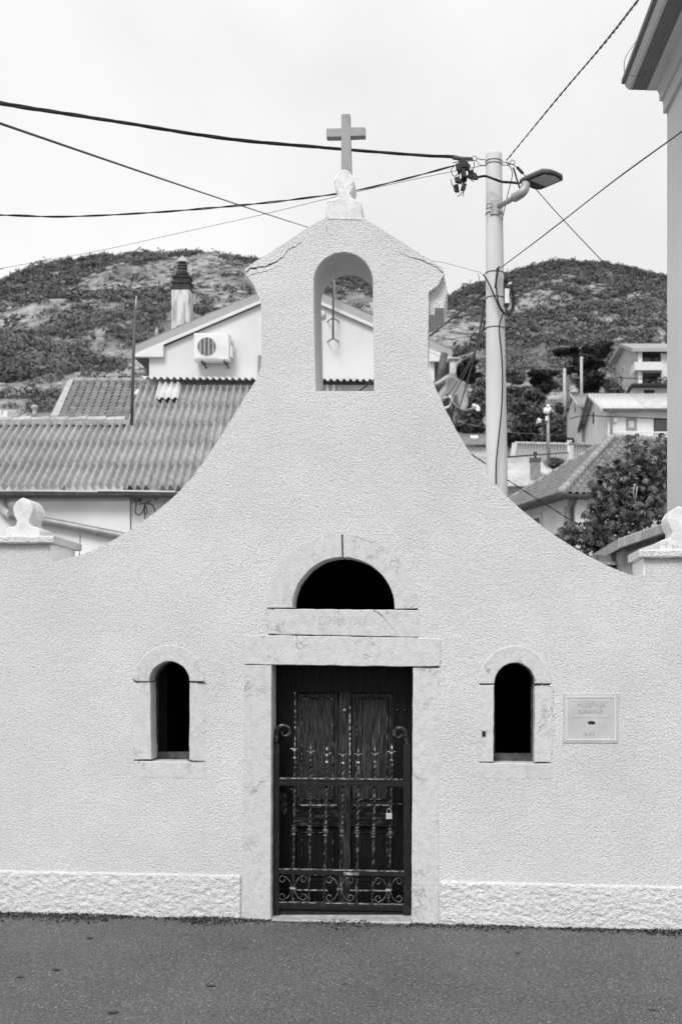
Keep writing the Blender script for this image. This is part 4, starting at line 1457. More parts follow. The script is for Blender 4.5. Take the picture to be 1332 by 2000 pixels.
# flashing where the low roof meets it: wavy white edge with a dark gap below
fA, fB = W(288, 748), W(860, 754)
wave_sheet(Vector((fA.x, 19.62, fA.z - .02)), Vector((fB.x, 19.62, fB.z - .02)), Vector((fA.x, WY - 0.004, fA.z + 0.13)), Vector((fB.x, WY - 0.004, fB.z + 0.13)), 46, 0.035, 'flashing', M['white_paint'], wh, thick=0.012)
MB().box(fA.x + 0.05, -0.6, 19.95, WY - 0.01, P(0, 785, 19.95).z, P(0, 752, 19.95).z).build('upstand', M['pale_wall'], wh)
# chimney on the left slope
def cyl_box(c, w, d, z0, z1, name, mat, parent):
    return MB().box(c.x - w / 2, c.x + w / 2, c.y - d / 2, c.y + d / 2, z0, z1).build(name, mat, parent)


c0 = W(357, 640, 22.0)
zc = lambda py: P(0, py, 22.0).z
wpx = 30.0 / F
cyl_box(c0, 35 * wpx, 0.45, zc(668), zc(571), 'chimney_stack', M['chimney'], wh)
hc = lambda a, b, w, name, mat: cyl_box(c0, w * wpx, 0.4 * w / 33, zc(b), zc(a), name, mat, wh)
hc(557, 570.7, 33, 'chimney_collar', M['cowl'])
hc(553, 557, 37, 'chimney_plate', M['cowl'])
hc(546, 552.8, 31, 'chimney_collar', M['cowl'])
hc(542, 545.8, 35, 'chimney_plate', M['cowl'])
MB().lathe([(14 * wpx, 0), (12.5 * wpx, (542 - 533) * wpx), (9 * wpx, (542 - 531) * wpx)], Vector((c0.x, c0.y, zc(542))), 16).build('cowl_neck', M['cowl'], wh, True)
for py in (519, 524.5, 530):
    MB().lathe([(8.0 * wpx, 0), (10 * wpx, 0.01), (9.2 * wpx, 3.2 * wpx), (7.8 * wpx, 3.8 * wpx)], Vector((c0.x, c0.y, zc(py + 2))), 16).build('cowl_ring', M['gutter'], wh, True)
MB().lathe([(6.5 * wpx, 0), (6.5 * wpx, 22 * wpx)], Vector((c0.x, c0.y, zc(532))), 10).build('flue', M['cowl'], wh)
MB().lathe([(13.2 * wpx, 0), (14 * wpx, 1.2 * wpx), (7 * wpx, 8.5 * wpx), (1.2 * wpx, 15 * wpx)], Vector((c0.x, c0.y, zc(514.5))), 20).build('rain_cap', M['cowl_top'], wh)
q = W(307, 655, 23)
MB().lathe([(0.05, -.5), (0.055, 0), (0.045, .12), (0.02, .22)], q, 8).build('vent_pipe', M['chimney'], wh)

# air conditioner
ac = thing('air_conditioner', W(420, 714), 'white air conditioner unit on brackets on the white gable wall', 'air conditioner')
x0, x1 = W(386, 0).x, W(453, 0).x
z0, z1 = W(0, 710).z, W(0, 659).z
ya = WY - 0.40
MB().cbox(x0, x1, ya, WY - 0.08, z0, z1, 0.012).build('casing', M['ac'], ac)
xs_ = W(433, 0).x
MB().cbox(x0 + 0.025, xs_, ya - 0.012, ya + 0.004, z0 + 0.03, z1 - 0.03, 0.006).build('front_panel', M['ac'], ac)
cc = Vector((W(411, 0).x, ya - 0.02, W(0, 685.5).z))
MB().lathe([(0.235, 0.012), (0.24, 0.0), (0.225, 0.0), (0.222, 0.03)], cc, 28, 'Y').build('fan_ring', M['ac'], ac, True)
MB().lathe([(0.001, 0.006), (0.223, 0.0065)], cc, 28, 'Y').build('fan_opening', M['ac_dark'], ac)
for i, dx in enumerate((-.155, -.052, .052, .155)):
    hh = math.sqrt(0.225 ** 2 - dx ** 2)
    MB().box(cc.x + dx - .007, cc.x + dx + .007, cc.y - 0.006, cc.y + .003, cc.z - hh, cc.z + hh).build('guard_bar', M['ac'], ac)
MB().lathe([(0.03, 0), (0.05, -.004), (0.045, .004)], cc, 12, 'Y').build('fan_hub', M['gutter'], ac)
for k in range(3):
    a = math.radians(100 + 120 * k)
    p1 = cc + Vector((math.cos(a) * .05, .004, math.sin(a) * .05)); p2 = cc + Vector((math.cos(a + .5) * .2, .004, math.sin(a + .5) * .2))
    MB().bar(p1, p2, 0.004, 0.10).build('fan_blade', M['gutter'], ac)
for i in range(5):
    zz = z0 + 0.15 + i * 0.05
    MB().box(xs_ + 0.03, x1 - 0.04, ya - 0.003, ya + .003, zz, zz + 0.006).build('vent_groove', M['fascia_light'], ac)
MB().cbox(x1 + 0.001, x1 + 0.06, ya + 0.08, WY - 0.10, z0 + 0.08, z0 + 0.36, 0.01).build('valve_cover', M['ac'], ac)
for px in (400, 444):
    b = MB()
    xx = W(px, 0).x
    b.bar((xx, ya + .02, z0 - .025), (xx, WY - .002, z0 - .025), 0.04, 0.04)
    b.bar((xx, ya + .06, z0 - .04), (xx + .05, WY - .01, z0 - .12), 0.03, 0.03)
    b.build('bracket', M['gutter'], ac)
MB().box(x0 - .0, x1 + .02, ya + .02, WY - .1, z0 - .016, z0 - .003).build('drip_tray', M['ac'], ac)

# aerial mast seen through the bell opening
mast = thing('aerial_mast', W(651, 665), 'dark aerial mast on two forked wall brackets, seen through the bell opening', 'mast')
MB().tube([W(650.5, 662, 19.95), W(651.5, 460, 19.95)], [0.024, 0.022], 8).build('pole', M['gutter'], mast, True)
MB().tube([W(653, 590, 19.93), W(654, 462, 19.93)], 0.012, 6).build('feeder', M['fascia_light'], mast, True)
for py in (621, 661):
    b = MB()
    for sgn in (-1, 1):
        b.tube([W(650.6, py, 19.93), W(650.6 + sgn * 7, py + 4, 20.1), W(650.6 + sgn * 11, py + 7, WY)], 0.015, 6)
    b.build('bracket', M['gutter'], mast, True)

# tall thin pole by the left roof
tp = thing('roof_pole', P(259, 830, 17.3), 'thin rusty iron pole standing between the tiled roof and the corrugated roof', 'pole')
MB().tube([P(258, 830, 17.3), P(261, 700, 17.3), P(265, 610, 17.3)], [0.035, 0.035, 0.03], 8).build('lower_tube', M['gutter'], tp, True)
MB().tube([P(265, 612, 17.3), P(267, 578, 17.3)], [0.02, 0.018], 8).build('upper_tube', M['arm'], tp, True)

# ------------------------------------------------------------------ tiled roof house, far left
TY0, TY1 = 36.0, 40.3
def T0(px, py): return P(px, py, TY0)
tl, tr = T0(112, 815).x, T0(300, 815).x + 2
tz0, tz1 = T0(0, 815).z, P(0, 746, TY1).z
th = thing('tiled_house', Vector((tl + 2, TY0 + 1, tz0 - 4)), 'house with small clay tiled roof and zinc gutter behind the corrugated roof', 'house')


def tile_proto(w, l, amp, name='roof_tile'):
    """one interlocking tile: hump and pan, lower edge thick; local x across, y up the slope, z out"""
    mb = MB()
    n = 10
    for (y, dz) in ((0, 0.032), (l * 1.06, 0.0)):
        for lay in (0, 1):
            for i in range(n + 1):
                u = i / n
                h = amp * (math.sin(PI * min(1, u / 0.62)) if u < 0.62 else -0.30 * math.sin(PI * (u - 0.62) / 0.38))
                mb.v.append((w * (u - 0.5) * 1.03, y, h + dz - (0.016 if lay else 0)))
    w_ = n + 1
    for i in range(n):
        a, b, c, d = i, i + w_, i + 2 * w_, i + 3 * w_      # front-top, front-bottom, back-top, back-bottom
        mb.f.append((a, a + 1, c + 1, c))
        mb.f.append((a, b, b + 1, a + 1))
        mb.f.append((b, d, d + 1, b + 1))
    mb.f.append((0, 2 * w_, 3 * w_, w_)); mb.f.append((n, n + w_, n + 3 * w_, n + 2 * w_))
    return mb.mesh(name, M['tile'], smooth=True)


def put_piece(me, name, parent, loc, ex, ey, ez, mat=None):
    o = bpy.data.objects.new(name, me)
    COL.objects.link(o)
    o.parent = parent
    m4 = Matrix((ex, ey, ez)).transposed().to_4x4()
    m4.translation = Vector(loc) - origin_of(parent)
    o.matrix_basis = m4
    return o


sl = Vector((0, TY1 - TY0, tz1 - tz0)); SL = sl.length; sl.normalize()
ex = Vector((1, 0, 0)); ez = ex.cross(sl)
tw, tlen = 0.30, SL / 11
tm = tile_proto(tw, tlen, 0.062)
shear_tile = 0.10        # the courses drift slightly with the skewed verge
ncol = int((tr - tl) / tw)
for r_ in range(11):
    for c_ in range(ncol):
        x = tl + tw * (c_ + 0.5) - 0.070 * r_
        if T0(x, 0) is None: continue
        p = Vector((x, TY0, tz0)) + sl * (tlen * r_) + ez * R.uniform(-.004, .006)
        k = (p.y + CD) / F
        if p.x / k + CX > 318: continue
        put_piece(tm, 'roof_tile', th, p, ex, sl, ez)
# ridge, verge, gutter, fascia, wall
ry = TY0 + (TY1 - TY0)
for i in range(15):
    x = tl - 0.75 + i * 0.52
    MB().tube([(x, ry, tz1 + 0.06), (x + 0.5, ry, tz1 + 0.045)], [0.13, 0.115], 10).build('ridge_tile', M['tile_light'], th, True)
a = Vector((tl - 0.22, TY0 - 0.03, tz0)); b = Vector((tl - 0.98, TY1, tz1 + 0.02))
v = MB(); v.add([a, a + Vector((.30, 0, .0)), b + Vector((.22, 0, 0)), b, a + Vector((0, 0, .09)), a + Vector((.30, 0, .09)), b + Vector((.22, 0, .09)), b + Vector((0, 0, .09))],
                [(0, 3, 2, 1), (4, 5, 6, 7), (0, 1, 5, 4), (1, 2, 6, 5), (2, 3, 7, 6), (3, 0, 4, 7)])
v.build('verge', M['ridge_cap'], th)
for i in range(7):
    x = tl + 0.15 + i * 0.31
    MB().cbox(x, x + 0.27, TY0 - 0.05, TY0 + 0.1, tz0 - 0.15, tz0 - 0.05, 0.02).build('eaves_brick', M['ridge_cap'], th)
half_gutter((tl - 0.25, TY0 - 0.12, tz0 - 0.16), (tr, TY0 - 0.12, tz0 - 0.16), 0.13, 'gutter', M['gutter'], th)
MB().box(tl + 0.15, tr, TY0 + 0.35, TY1 + 3, tz0 - 5, tz0 - 0.2).build('wall', M['mid_wall'], th)
MB().tube([(tl + 0.1, TY0 - 0.05, tz0 - 0.25), (tl + 0.12, TY0 + 0.2, tz0 - 0.6), (tl + 0.12, TY0 + 0.25, tz0 - 3)], 0.07, 8).build('downpipe', M['pipe'], th, True)
# roof window
sk = Vector((P(262, 0, 38).x, TY0, tz0)) + sl * (tlen * 5.6)
put = MB(); q0 = sk
put.obox(sk + ez * 0.10 + sl * 0.35 + ex * 0.25, ex * 0.40, sl * 0.45, ez * 0.06)
put.build('roof_window_frame', M['frame_grey'], th)
MB().obox(sk + ez * 0.17 + sl * 0.35 + ex * 0.25, ex * 0.30, sl * 0.34, ez * 0.012).build('roof_window_pane', M['new_sheet'], th)

# small grey hut roof and white fence beyond
hut = thing('small_hut', P(80, 840, 44), 'little hut with plain grey roof and a tiny round chimney pot', 'hut')
A, B, C, D = P(40, 832, 44), P(118, 832, 44), P(54, 806, 47), P(112, 806, 47)
wave_sheet(A, B, C, D, 26, 0.015, 'roof', M['tile_light'], hut, per=4)
MB().box(A.x + .2, B.x, 44.2, 47, 5, A.z - 0.02).build('wall', M['mid_wall'], hut)
MB().lathe([(0.10, -.2), (0.10, .05), (0.06, .1), (0.16, .18), (0.17, .28), (0.09, .36)], P(68.5, 806, 45.7), 10).build('chimney_pot', M['ridge_cap'], hut, True)
fen = thing('white_fence', P(5, 825, 40), 'scrap of white picket fence at the left edge beyond the ridge caps', 'fence')
for px, top in ((-14, 806), (-5, 808), (1, 801), (5, 810), (12, 803)):
    p = P(px, 824, 40); w = 0.05 if px != 12 else 0.085
    MB().box(p.x - w, p.x + w, 39.97, 40.03, p.z - .2, P(0, top, 40).z).build('picket', M['white_plastic'], fen)
for py in (817.5, 811):
    MB().box(P(-20, 0, 40).x, P(15, 0, 40).x, 40.032, 40.07, P(0, py + 1.8, 40).z, P(0, py - 1.2, 40).z).build('rail', M['white_plastic'], fen)

# ------------------------------------------------------------------ drain pipes and satellite dish on the far flank of the white house
vp = thing('vent_pipe_stack', W(880, 760, 19.0), 'grey zinc pipes bending under the eaves beside the satellite dish', 'pipe')
MB().tube([W(885, 700, 19), W(885, 704, 19)], [0.14, 0.14], 12).build('pipe_cap', M['ridge_cap'], vp, True)
MB().tube([W(885, 700, 19), W(884, 728, 19), W(884, 736, 19)], 0.085, 10).build('upper_pipe', M['ridge_cap'], vp, True)
MB().tube([W(886, 733, 19), W(872, 739, 19), W(856, 750, 19), W(838, 756, 19)], 0.075, 10).build('branch_pipe', M['pipe'], vp, True)
MB().tube([W(884, 735, 19.1), W(872, 752, 19.1), W(858, 782, 19.1), W(850, 800, 19.1)], 0.10, 10).build('lower_pipe', M['ridge_cap'], vp, True)
MB().tube([W(868, 690, 19.4), W(860, 730, 19.4), W(850, 790, 19.4)], 0.09, 10).build('dark_pipe', M['gutter'], vp, True)

dish = thing('satellite_dish', P(885, 775, 17), 'grey satellite dish edge-on beside the concrete pole', 'satellite dish')
dc = P(884, 772, 17)
dk = 25 / F
u = Vector((0.42, 0.10, -0.0)).normalized(); n_ = Vector((0.72, -0.62, 0.28)).normalized()
ux = Vector((0.62, 0.74, 0)).normalized(); uz = n_.cross(ux).normalized()
if uz.z < 0: uz = -uz
mb = MB()
rings, seg = 7, 28
rad = 36 * dk
for lay in (0, 1):
    for r_ in range(rings + 1):
        rr = rad * r_ / rings
        for s in range(seg):
            a = 2 * PI * s / seg
            mb.v.append(tuple(dc + ux * rr * 0.9 * math.cos(a) + uz * rr * math.sin(a) + n_ * (0.14 * (r_ / rings) ** 2 - lay * 0.012)))
L = (rings + 1) * seg
for r_ in range(rings):
    for s in range(seg):
        s2 = (s + 1) % seg
        a, b = r_ * seg, (r_ + 1) * seg
        mb.f.append((a + s, b + s, b + s2, a + s2))
        mb.f.append((L + a + s, L + a + s2, L + b + s2, L + b + s))
for s in range(seg):
    s2 = (s + 1) % seg
    a = rings * seg
    mb.f.append((a + s, L + a + s, L + a + s2, a + s2))
mb.build('reflector', M['dish'], dish, True)
MB().tube([P(899, 803, 17), P(915, 800, 16.6), P(930, 796, 16.3)], 0.022, 6).build('feed_arm', M['arm'], dish, True)
MB().lathe([(0.03, 0), (0.05, .02), (0.05, .09), (0.02, .11)], P(931, 801, 16.3), 10).build('receiver', M['white_plastic'], dish, True)
MB().lathe([(0.02, 0), (0.042, .02), (0.042, .06), (0.02, .08)], P(925.5, 796, 16.25), 10).build('receiver', M['white_plastic'], dish, True)
MB().box(P(930, 0, 16.3).x, P(937, 0, 16.3).x, 16.25, 16.35, P(0, 803, 16.3).z, P(0, 795, 16.3).z).build('receiver_housing', M['white_plastic'], dish)
q = MB()
q.tube([P(890, 772, 16.9), P(893, 795, 16.9), P(897, 805, 16.9)], 0.04, 6); q.tube([P(890, 773, 16.9), P(884, 800, 17), P(880, 815, 17)], 0.03, 6)
q.build('back_stay', M['gutter'], dish, True)
MB().tube(spline([P(867, 778, 16.9), P(879, 775, 16.8), P(880, 790, 16.8), P(870, 797, 16.8), P(860, 796, 16.8)], 5), 0.028, 6).build('cable_loop', M['white_plastic'], dish, True)
MB().tube([P(880, 812, 17), P(881, 838, 17.2), P(886, 870, 17.4), P(890, 1100, 17.4)], 0.05, 8).build('mast', M['gutter'], dish, True)

# ------------------------------------------------------------------ hip roofed house right of the chapel
HC = P(1094.5, 965, 32)                       # eave corner nearest the camera
lv = Vector((-0.316, 0.949, 0)); rv = Vector((0.949, 0.316, 0))
WH, RISE = 4.0, 2.85
APX = HC + (lv + rv) * WH + Vector((0, 0, RISE))
hip = thing('hip_roof_house', Vector((HC.x + 2, HC.y + 4, 2)), 'pale house with dark clay hip roof behind the fig tree', 'house')
zE = HC.z
# walls
e0 = 0.45
ca = HC + (lv + rv) * e0; cb = ca + rv * 9; cc_ = ca + lv * (2 * WH - 2 * e0)
wl_ = MB()
def wall_quad(mb, p, q, th, z0, z1):
    d = (q - p).normalized(); nn = Vector((d.y, -d.x, 0))
    a, b, c, dd = p, q, q - nn * th, p - nn * th
    mb.add([(a.x, a.y, z0), (b.x, b.y, z0), (c.x, c.y, z0), (dd.x, dd.y, z0), (a.x, a.y, z1), (b.x, b.y, z1), (c.x, c.y, z1), (dd.x, dd.y, z1)],
           [(0, 3, 2, 1), (4, 5, 6, 7), (0, 1, 5, 4), (1, 2, 6, 5), (2, 3, 7, 6), (3, 0, 4, 7)])
    return mb
wall_quad(wl_, ca, cb, 0.3, 0, zE - 0.08)
wl_.build('wall', M['pale_wall'], hip)
wall_quad(MB(), cc_, ca, 0.3, 0, zE - 0.08).build('wall', M['pale_wall'], hip)
# fascia and soffit under the eaves
def eave_board(p, q, name, mat, drop, thick, out=0.0):
    d = (q - p).normalized(); nn = Vector((d.y, -d.x, 0)) * out
    mb = MB(); mb.bar(p + nn + Vector((0, 0, -drop)), q + nn + Vector((0, 0, -drop)), 0.05, thick)
    return mb.build(name, mat, hip)
eave_board(HC, HC + rv * 9, 'fascia', M['soffit'], 0.05, 0.14)
eave_board(HC + lv * 8, HC, 'fascia', M['soffit'], 0.05, 0.14)
sf = MB()
sf.add([HC + Vector((0, 0, -.10)), HC + rv * 9 + Vector((0, 0, -.10)), cb + Vector((0, 0, zE - 0.10 - cb.z)), ca + Vector((0, 0, -.10))], [(0, 3, 2, 1)])
sf.add([HC + Vector((0, 0, -.10)), ca + Vector((0, 0, -.10)), cc_ + Vector((0, 0, -.10)), HC + lv * 8 + Vector((0, 0, -.10))], [(0, 3, 2, 1)])
sf.build('soffit', M['soffit'], hip)
half_gutter(HC + Vector((-.05, -.06, -.02)), HC + rv * 9 + Vector((-.05, -.06, -.02)), 0.10, 'gutter', M['gutter'], hip)
half_gutter(HC + lv * 8 + Vector((-.08, 0, -.02)), HC + Vector((-.08, 0, -.02)), 0.10, 'gutter', M['gutter'], hip)
dpx = HC + rv * 0.62
MB().tube([dpx + Vector((0, 0, -.12)), ca + rv * 0.25 + Vector((-.06, -.12, -.45)), ca + rv * 0.25 + Vector((-.06, -.12, -4))], 0.06, 8).build('downpipe', M['gutter'], hip, True)
# frieze band and window on the left wall
w0 = cc_.lerp(ca, 0.60)
dl = (ca - cc_).normalized(); nl = Vector((dl.y, -dl.x, 0))
MB().obox(cc_.lerp(ca, .5) + nl * 0.012 + Vector((0, 0, -.22)), dl * (cc_ - ca).length / 2, nl * 0.012, Vector((0, 0, .12))).build('frieze', M['white_paint'], hip)
MB().obox(w0 + nl * 0.03 + Vector((0, 0, -1.0)), dl * 0.62, nl * 0.03, Vector((0, 0, 0.62))).build('window_frame', M['white_paint'], hip)
MB().obox(w0 + nl * 0.062 + Vector((0, 0, -1.0)), dl * 0.5, nl * 0.004, Vector((0, 0, 0.5))).build('pane', M['glass'], hip)
# roof deck (two visible hips and the two far ones)
RE = APX + rv * 9
dk_ = MB()
pB = HC + rv * 13; pL = HC + lv * 8; pLB = pL + rv * 13
lift = Vector((0, 0, -0.02))
dk_.add([HC, pB, RE, APX, pL, pLB], [(0, 1, 2, 3), (0, 3, 4), (4, 3, 2, 5)])
dk_.build('roof_deck', M['tile'], hip)
# tiles of the long slope, each its own piece
up_r = (APX - (HC + rv * WH)).normalized(); LR = (APX - (HC + rv * WH)).length
nr = rv.cross(up_r)
if nr.z < 0: nr = -nr
NR = 14
tw2, tl2 = 0.262, LR / NR
tm2 = tile_proto(tw2, tl2, 0.08)
for r_ in range(NR):
    s0 = r_ * tl2
    start = s0 / LR * WH
    for c_ in range(40):
        a = tw2 * (c_ + 0.5)
        if a < start + 0.02: continue
        p = HC + rv * a + up_r * s0 + nr * 0.03
        k = (p.y + CD) / F
        px = p.x / k + CX
        if px > 1312: continue
        put_piece(tm2, 'roof_tile', hip, p + nr * R.uniform(0, .008), rv, up_r, nr)
# tiles of the hip end: too small to pick apart
up_l = (APX - (HC + lv * WH)).normalized()
nlp = up_l.cross(lv)
if nlp.z < 0: nlp = -nlp
me_l = MB()
for r_ in range(15):
    s0 = r_ * LR / 15
    start = s0 / LR * WH
    for c_ in range(31):
        a = 0.262 * (c_ + 0.5)
        if a < start + .05 or a > 2 * WH - start - .05: continue
        base = HC + lv * a + up_l * s0 + nlp * 0.03
        n = 6; tw_ = 0.262; l_ = LR / 15 * 1.05
        vs = []
        for (y, dz) in ((0, .03), (l_, 0)):
            for i in range(n + 1):
                u_ = i / n
                hgt = 0.055 * (math.sin(PI * min(1, u_ / .62)) if u_ < .62 else -.3 * math.sin(PI * (u_ - .62) / .38))
                vs.append(base - lv * tw_ * (u_ - .5) + up_l * y + nlp * (hgt + dz))
        for i in range(n + 1): vs.append(vs[i] - nlp * 0.03)
        fs = [(i, i + 1, i + 1 + n + 1, i + n + 1) for i in range(n)] + [(i, i + 2 * (n + 1), i + 1 + 2 * (n + 1), i + 1) for i in range(n)]
        me_l.add(vs, fs)
tag(me_l.build('roof_tiles', M['tile'], hip, True), kind='stuff')
# hip caps
hd = (APX - HC); HL = hd.length; hd.normalize()
nh = 15
for i in range(nh):
    a = HC + hd * (HL * i / nh) + Vector((0, 0, .07)); b = HC + hd * (HL * (i + 1.12) / nh) + Vector((0, 0, .045))
    MB().tube([a, b], [0.165, 0.125], 10).build('hip_cap', M['tile_light'], hip, True)
hd2 = (APX - pL)
for i in range(16):
    a = pL + hd2 * (i / 16) + Vector((0, 0, .06)); b = pL + hd2 * ((i + 1.1) / 16) + Vector((0, 0, .04))
    MB().tube([a, b], [0.14, 0.11], 8).build('hip_cap', M['tile_light'], hip, True)
for i in range(9):
    a = APX + rv * (i * 0.42) + Vector((0, 0, .07)); b = a + rv * 0.45 + Vector((0, 0, -.02))
    MB().tube([a, b], [0.15, 0.12], 8).build('ridge_tile', M['tile_light'], hip, True)

# ------------------------------------------------------------------ houses farther back on the right
def far_roof(px, name_, label, A, B, C, D, waves, amp, mat, wallmat, wz, cat='house', per=6):
    t = thing(name_, (A + B) / 2 + Vector((0, 0.5, -3)), label, cat)
    wave_sheet(A, B, C, D, waves, amp, 'roof', mat, t, thick=0.03, per=per)
    xw0, xw1 = min(A.x, C.x) + 0.25, max(B.x, D.x) - 0.25
    MB().box(A.x + 0.25, B.x - 0.25, A.y + 0.35, C.y, wz, A.z - 0.1).build('wall', wallmat, t)
    return t


h1 = far_roof(0, 'corrugated_roof_house', 'low house with pale corrugated roof and brick chimney right of the concrete pole',
              P(905, 952, 47), P(1086, 952, 47), P(880, 891, 51), P(1053, 891, 51), 34, 0.035, M['roof_light'], M['white_paint'], 0)
MB().bar(P(985, 953, 46.9), P(1086, 953.5, 46.9), 0.12, 0.16).build('gutter', M['gutter'], h1)
c = P(1045, 925, 48)
k48 = 56 / F
MB().box(c.x - 9.5 * k48, c.x + 9.5 * k48, 47.8, 48.3, P(0, 950, 48).z, P(0, 902, 48).z).build('chimney', M['tile'], h1)
MB().box(c.x - 11 * k48, c.x + 11 * k48, 47.75, 48.35, P(0, 902, 48).z + .003, P(0, 895, 48).z).build('chimney_cap', M['gutter'], h1)
MB().lathe([(0.05, 0), (0.05, .15), (0.10, .18), (0.10, .26), (0.03, .32)], P(1045, 894.5, 48), 8).build('cowl', M['cowl'], h1, True)
# tiled roof behind it
h2 = far_roof(0, 'long_tiled_house', 'long low house with dark ribbed tile roof behind the brick chimney',
              P(1000, 898, 62), P(1175, 901, 62), P(1006, 867, 66), P(1175, 871, 66), 30, 0.06, M['tile_light'], M['pale_wall'], 0)
a, b = P(1005, 867, 66), P(1175, 871, 66)
for i in range(16):
    p, q = a.lerp(b, i / 16), a.lerp(b, (i + 1.05) / 16)
    MB().tube([p + Vector((0, 0, .05)), q + Vector((0, 0, .03))], [0.13, 0.11], 6).build('ridge_tile', M['ridge_cap'], h2, True)
v = MB(); v.bar(P(1000, 899, 61.9), P(1005, 866, 66), 0.35, 0.1); v.build('verge', M['ridge_cap'], h2)
# roof left of the pole
h0 = far_roof(0, 'skylight_house', 'small house with grey ribbed roof and one skylight left of the concrete pole',
              P(895, 868, 57), P(985, 868, 57), P(895, 847, 60), P(985, 847, 60), 30, 0.03, M['tile'], M['white_paint'], 0)
p = P(926, 857.5, 58.3)
MB().obox(p + Vector((0, 0, .08)), (0.22, 0, 0), (0, .16, .11), (0, -.03, .05)).build('skylight', M['new_sheet'], h0)
# pale post in front of the long roof
po = thing('masonry_post', P(1112, 902, 45), 'pale square masonry post with wires in front of the long tiled roof', 'post')
MB().box(P(1107.5, 0, 45).x, P(1118.5, 0, 45).x, 45, 45.3, 3, P(0, 868, 45).z).build('shaft', M['pale_wall'], po)
MB().box(P(1106, 0, 45).x, P(1120, 0, 45).x, 44.95, 45.35, P(0, 868, 45).z + .002, P(0, 864.5, 45).z).build('cap', M['pale_wall'], po)
for dx in (-3, 2):
    MB().lathe([(0.04, 0), (0.05, .05), (0.03, .1)], P(1112 + dx, 864, 45.1), 6).build('insulator', M['white_plastic'], po)

# white house with pale corrugated roof
def G(px, py, Y): return P(px, py, Y)
wc = thing('balcony_house', G(1240, 870, 60), 'white house with pale corrugated roof, small window and balustrade under the hill', 'house')
Yf = 59.0
kx = (CD + Yf) / F
Xc = G(1186.5, 0, Yf).x
zf, = (G(0, 797, Yf).z,)
Yr, Yb = Yf + 6, Yf + 11.5
zrr = P(0, 769, Yr).z
zbb = P(0, 838, Yb).z
Xr_ = Xc + 9
# gable wall (faces left) and front wall
gw = MB()
pg = [(Yf, 0), (Yb, 0), (Yb, zbb - 0.1), (Yr, zrr - 0.15), (Yf, zf - 0.15)]
gw.v = [(Xc, y, z) for y, z in pg] + [(Xc + 0.3, y, z) for y, z in pg]
gw.f = [(0, 4, 3, 2, 1), (5, 6, 7, 8, 9)] + [(i, (i + 1) % 5, 5 + (i + 1) % 5, 5 + i) for i in range(5)]
gw.build('gable_wall', M['pale_wall'], wc)
MB().box(Xc + 0.302, Xr_, Yf, Yf + 0.3, 0, zf - 0.15).build('wall', M['white_paint'], wc)
XL = Xc - 0.35
ra, rb, rc_, rd = Vector((XL, Yf - .45, zf - .10)), Vector((Xr_, Yf - .45, zf - .10)), Vector((XL, Yr, zrr)), Vector((Xr_, Yr, zrr))
wave_sheet(ra.lerp(rb, .27), rb, rc_.lerp(rd, .27), rd, 36, 0.045, 'roof', M['roof_light'], wc, thick=0.04, per=6)
wave_sheet(ra, ra.lerp(rb, .268), rc_, rc_.lerp(rd, .268), 13, 0.045, 'roof', M['new_sheet'], wc, thick=0.04, per=6)
wave_sheet(Vector((Xr_, Yb + .3, zbb)), Vector((XL, Yb + .3, zbb)), rd + Vector((0, .05, 0)), rc_ + Vector((0, .05, 0)), 49, 0.045, 'roof', M['roof_light'], wc, thick=0.04, per=4)
vb = MB(); vb.bar((XL - .04, Yr, zrr - .1), (XL - .04, Yb + .3, zbb - .1), 0.07, 0.3); vb.build('barge_board', M['gutter'], wc)
vb = MB(); vb.bar((XL - .04, Yr, zrr - .1), (XL - .04, Yf - .4, zf - .2), 0.07, 0.16); vb.build('barge_board', M['white_paint'], wc)
MB().bar((XL, Yf - .5, zf - .22), (Xr_, Yf - .5, zf - .22), 0.14, 0.14).build('gutter', M['gutter'], wc)
MB().tube([(Xc + .25, Yf - .45, zf - .3), (Xc + .18, Yf - .12, zf - .9), (Xc + .18, Yf - .12, 6)], 0.07, 8).build('downpipe', M['frame_grey'], wc, True)
def win(px0, px1, py0, py1, Y, parent, paneM, frameM, fr=0.09, out=0.05):
    x0, x1, z0, z1 = G(px0, 0, Y).x, G(px1, 0, Y).x, G(0, py1, Y).z, G(0, py0, Y).z
    f = MB().plate([[(x0, z0), (x1, z0), (x1, z1), (x0, z1)], [(x0 + fr, z0 + fr), (x1 - fr, z0 + fr), (x1 - fr, z1 - fr), (x0 + fr, z1 - fr)]], Y - out, Y - 0.003).build('window', frameM, parent)
    MB().box(x0 + fr + .002, x1 - fr - .002, Y - out * 0.5, Y - 0.004, z0 + fr + .002, z1 - fr - .002).build('pane', paneM, f)
win(1222, 1242.5, 817, 840, Yf, wc, M['glass_pale'], M['frame_grey'], 0.14)
win(1276, 1330, 818, 851, Yf, wc, M['glass'], M['wood'], 0.05)
sx_ = G(0, 0, Yf).x
w_ = MB(); w_.box(Xc - .04, Xc - .003, Yb - 5.3, Yb - 4.8, P(0, 825, Yf + 6).z, P(0, 803, Yf + 6).z); w_.build('slit_window', M['glass'], wc)
MB().lathe([(0.02, 0), (0.22, -.05), (0.20, -.12), (0.05, -.16)], G(1199, 819, Yf), 12, 'Y').build('globe_lamp', M['white_plastic'], wc, True)
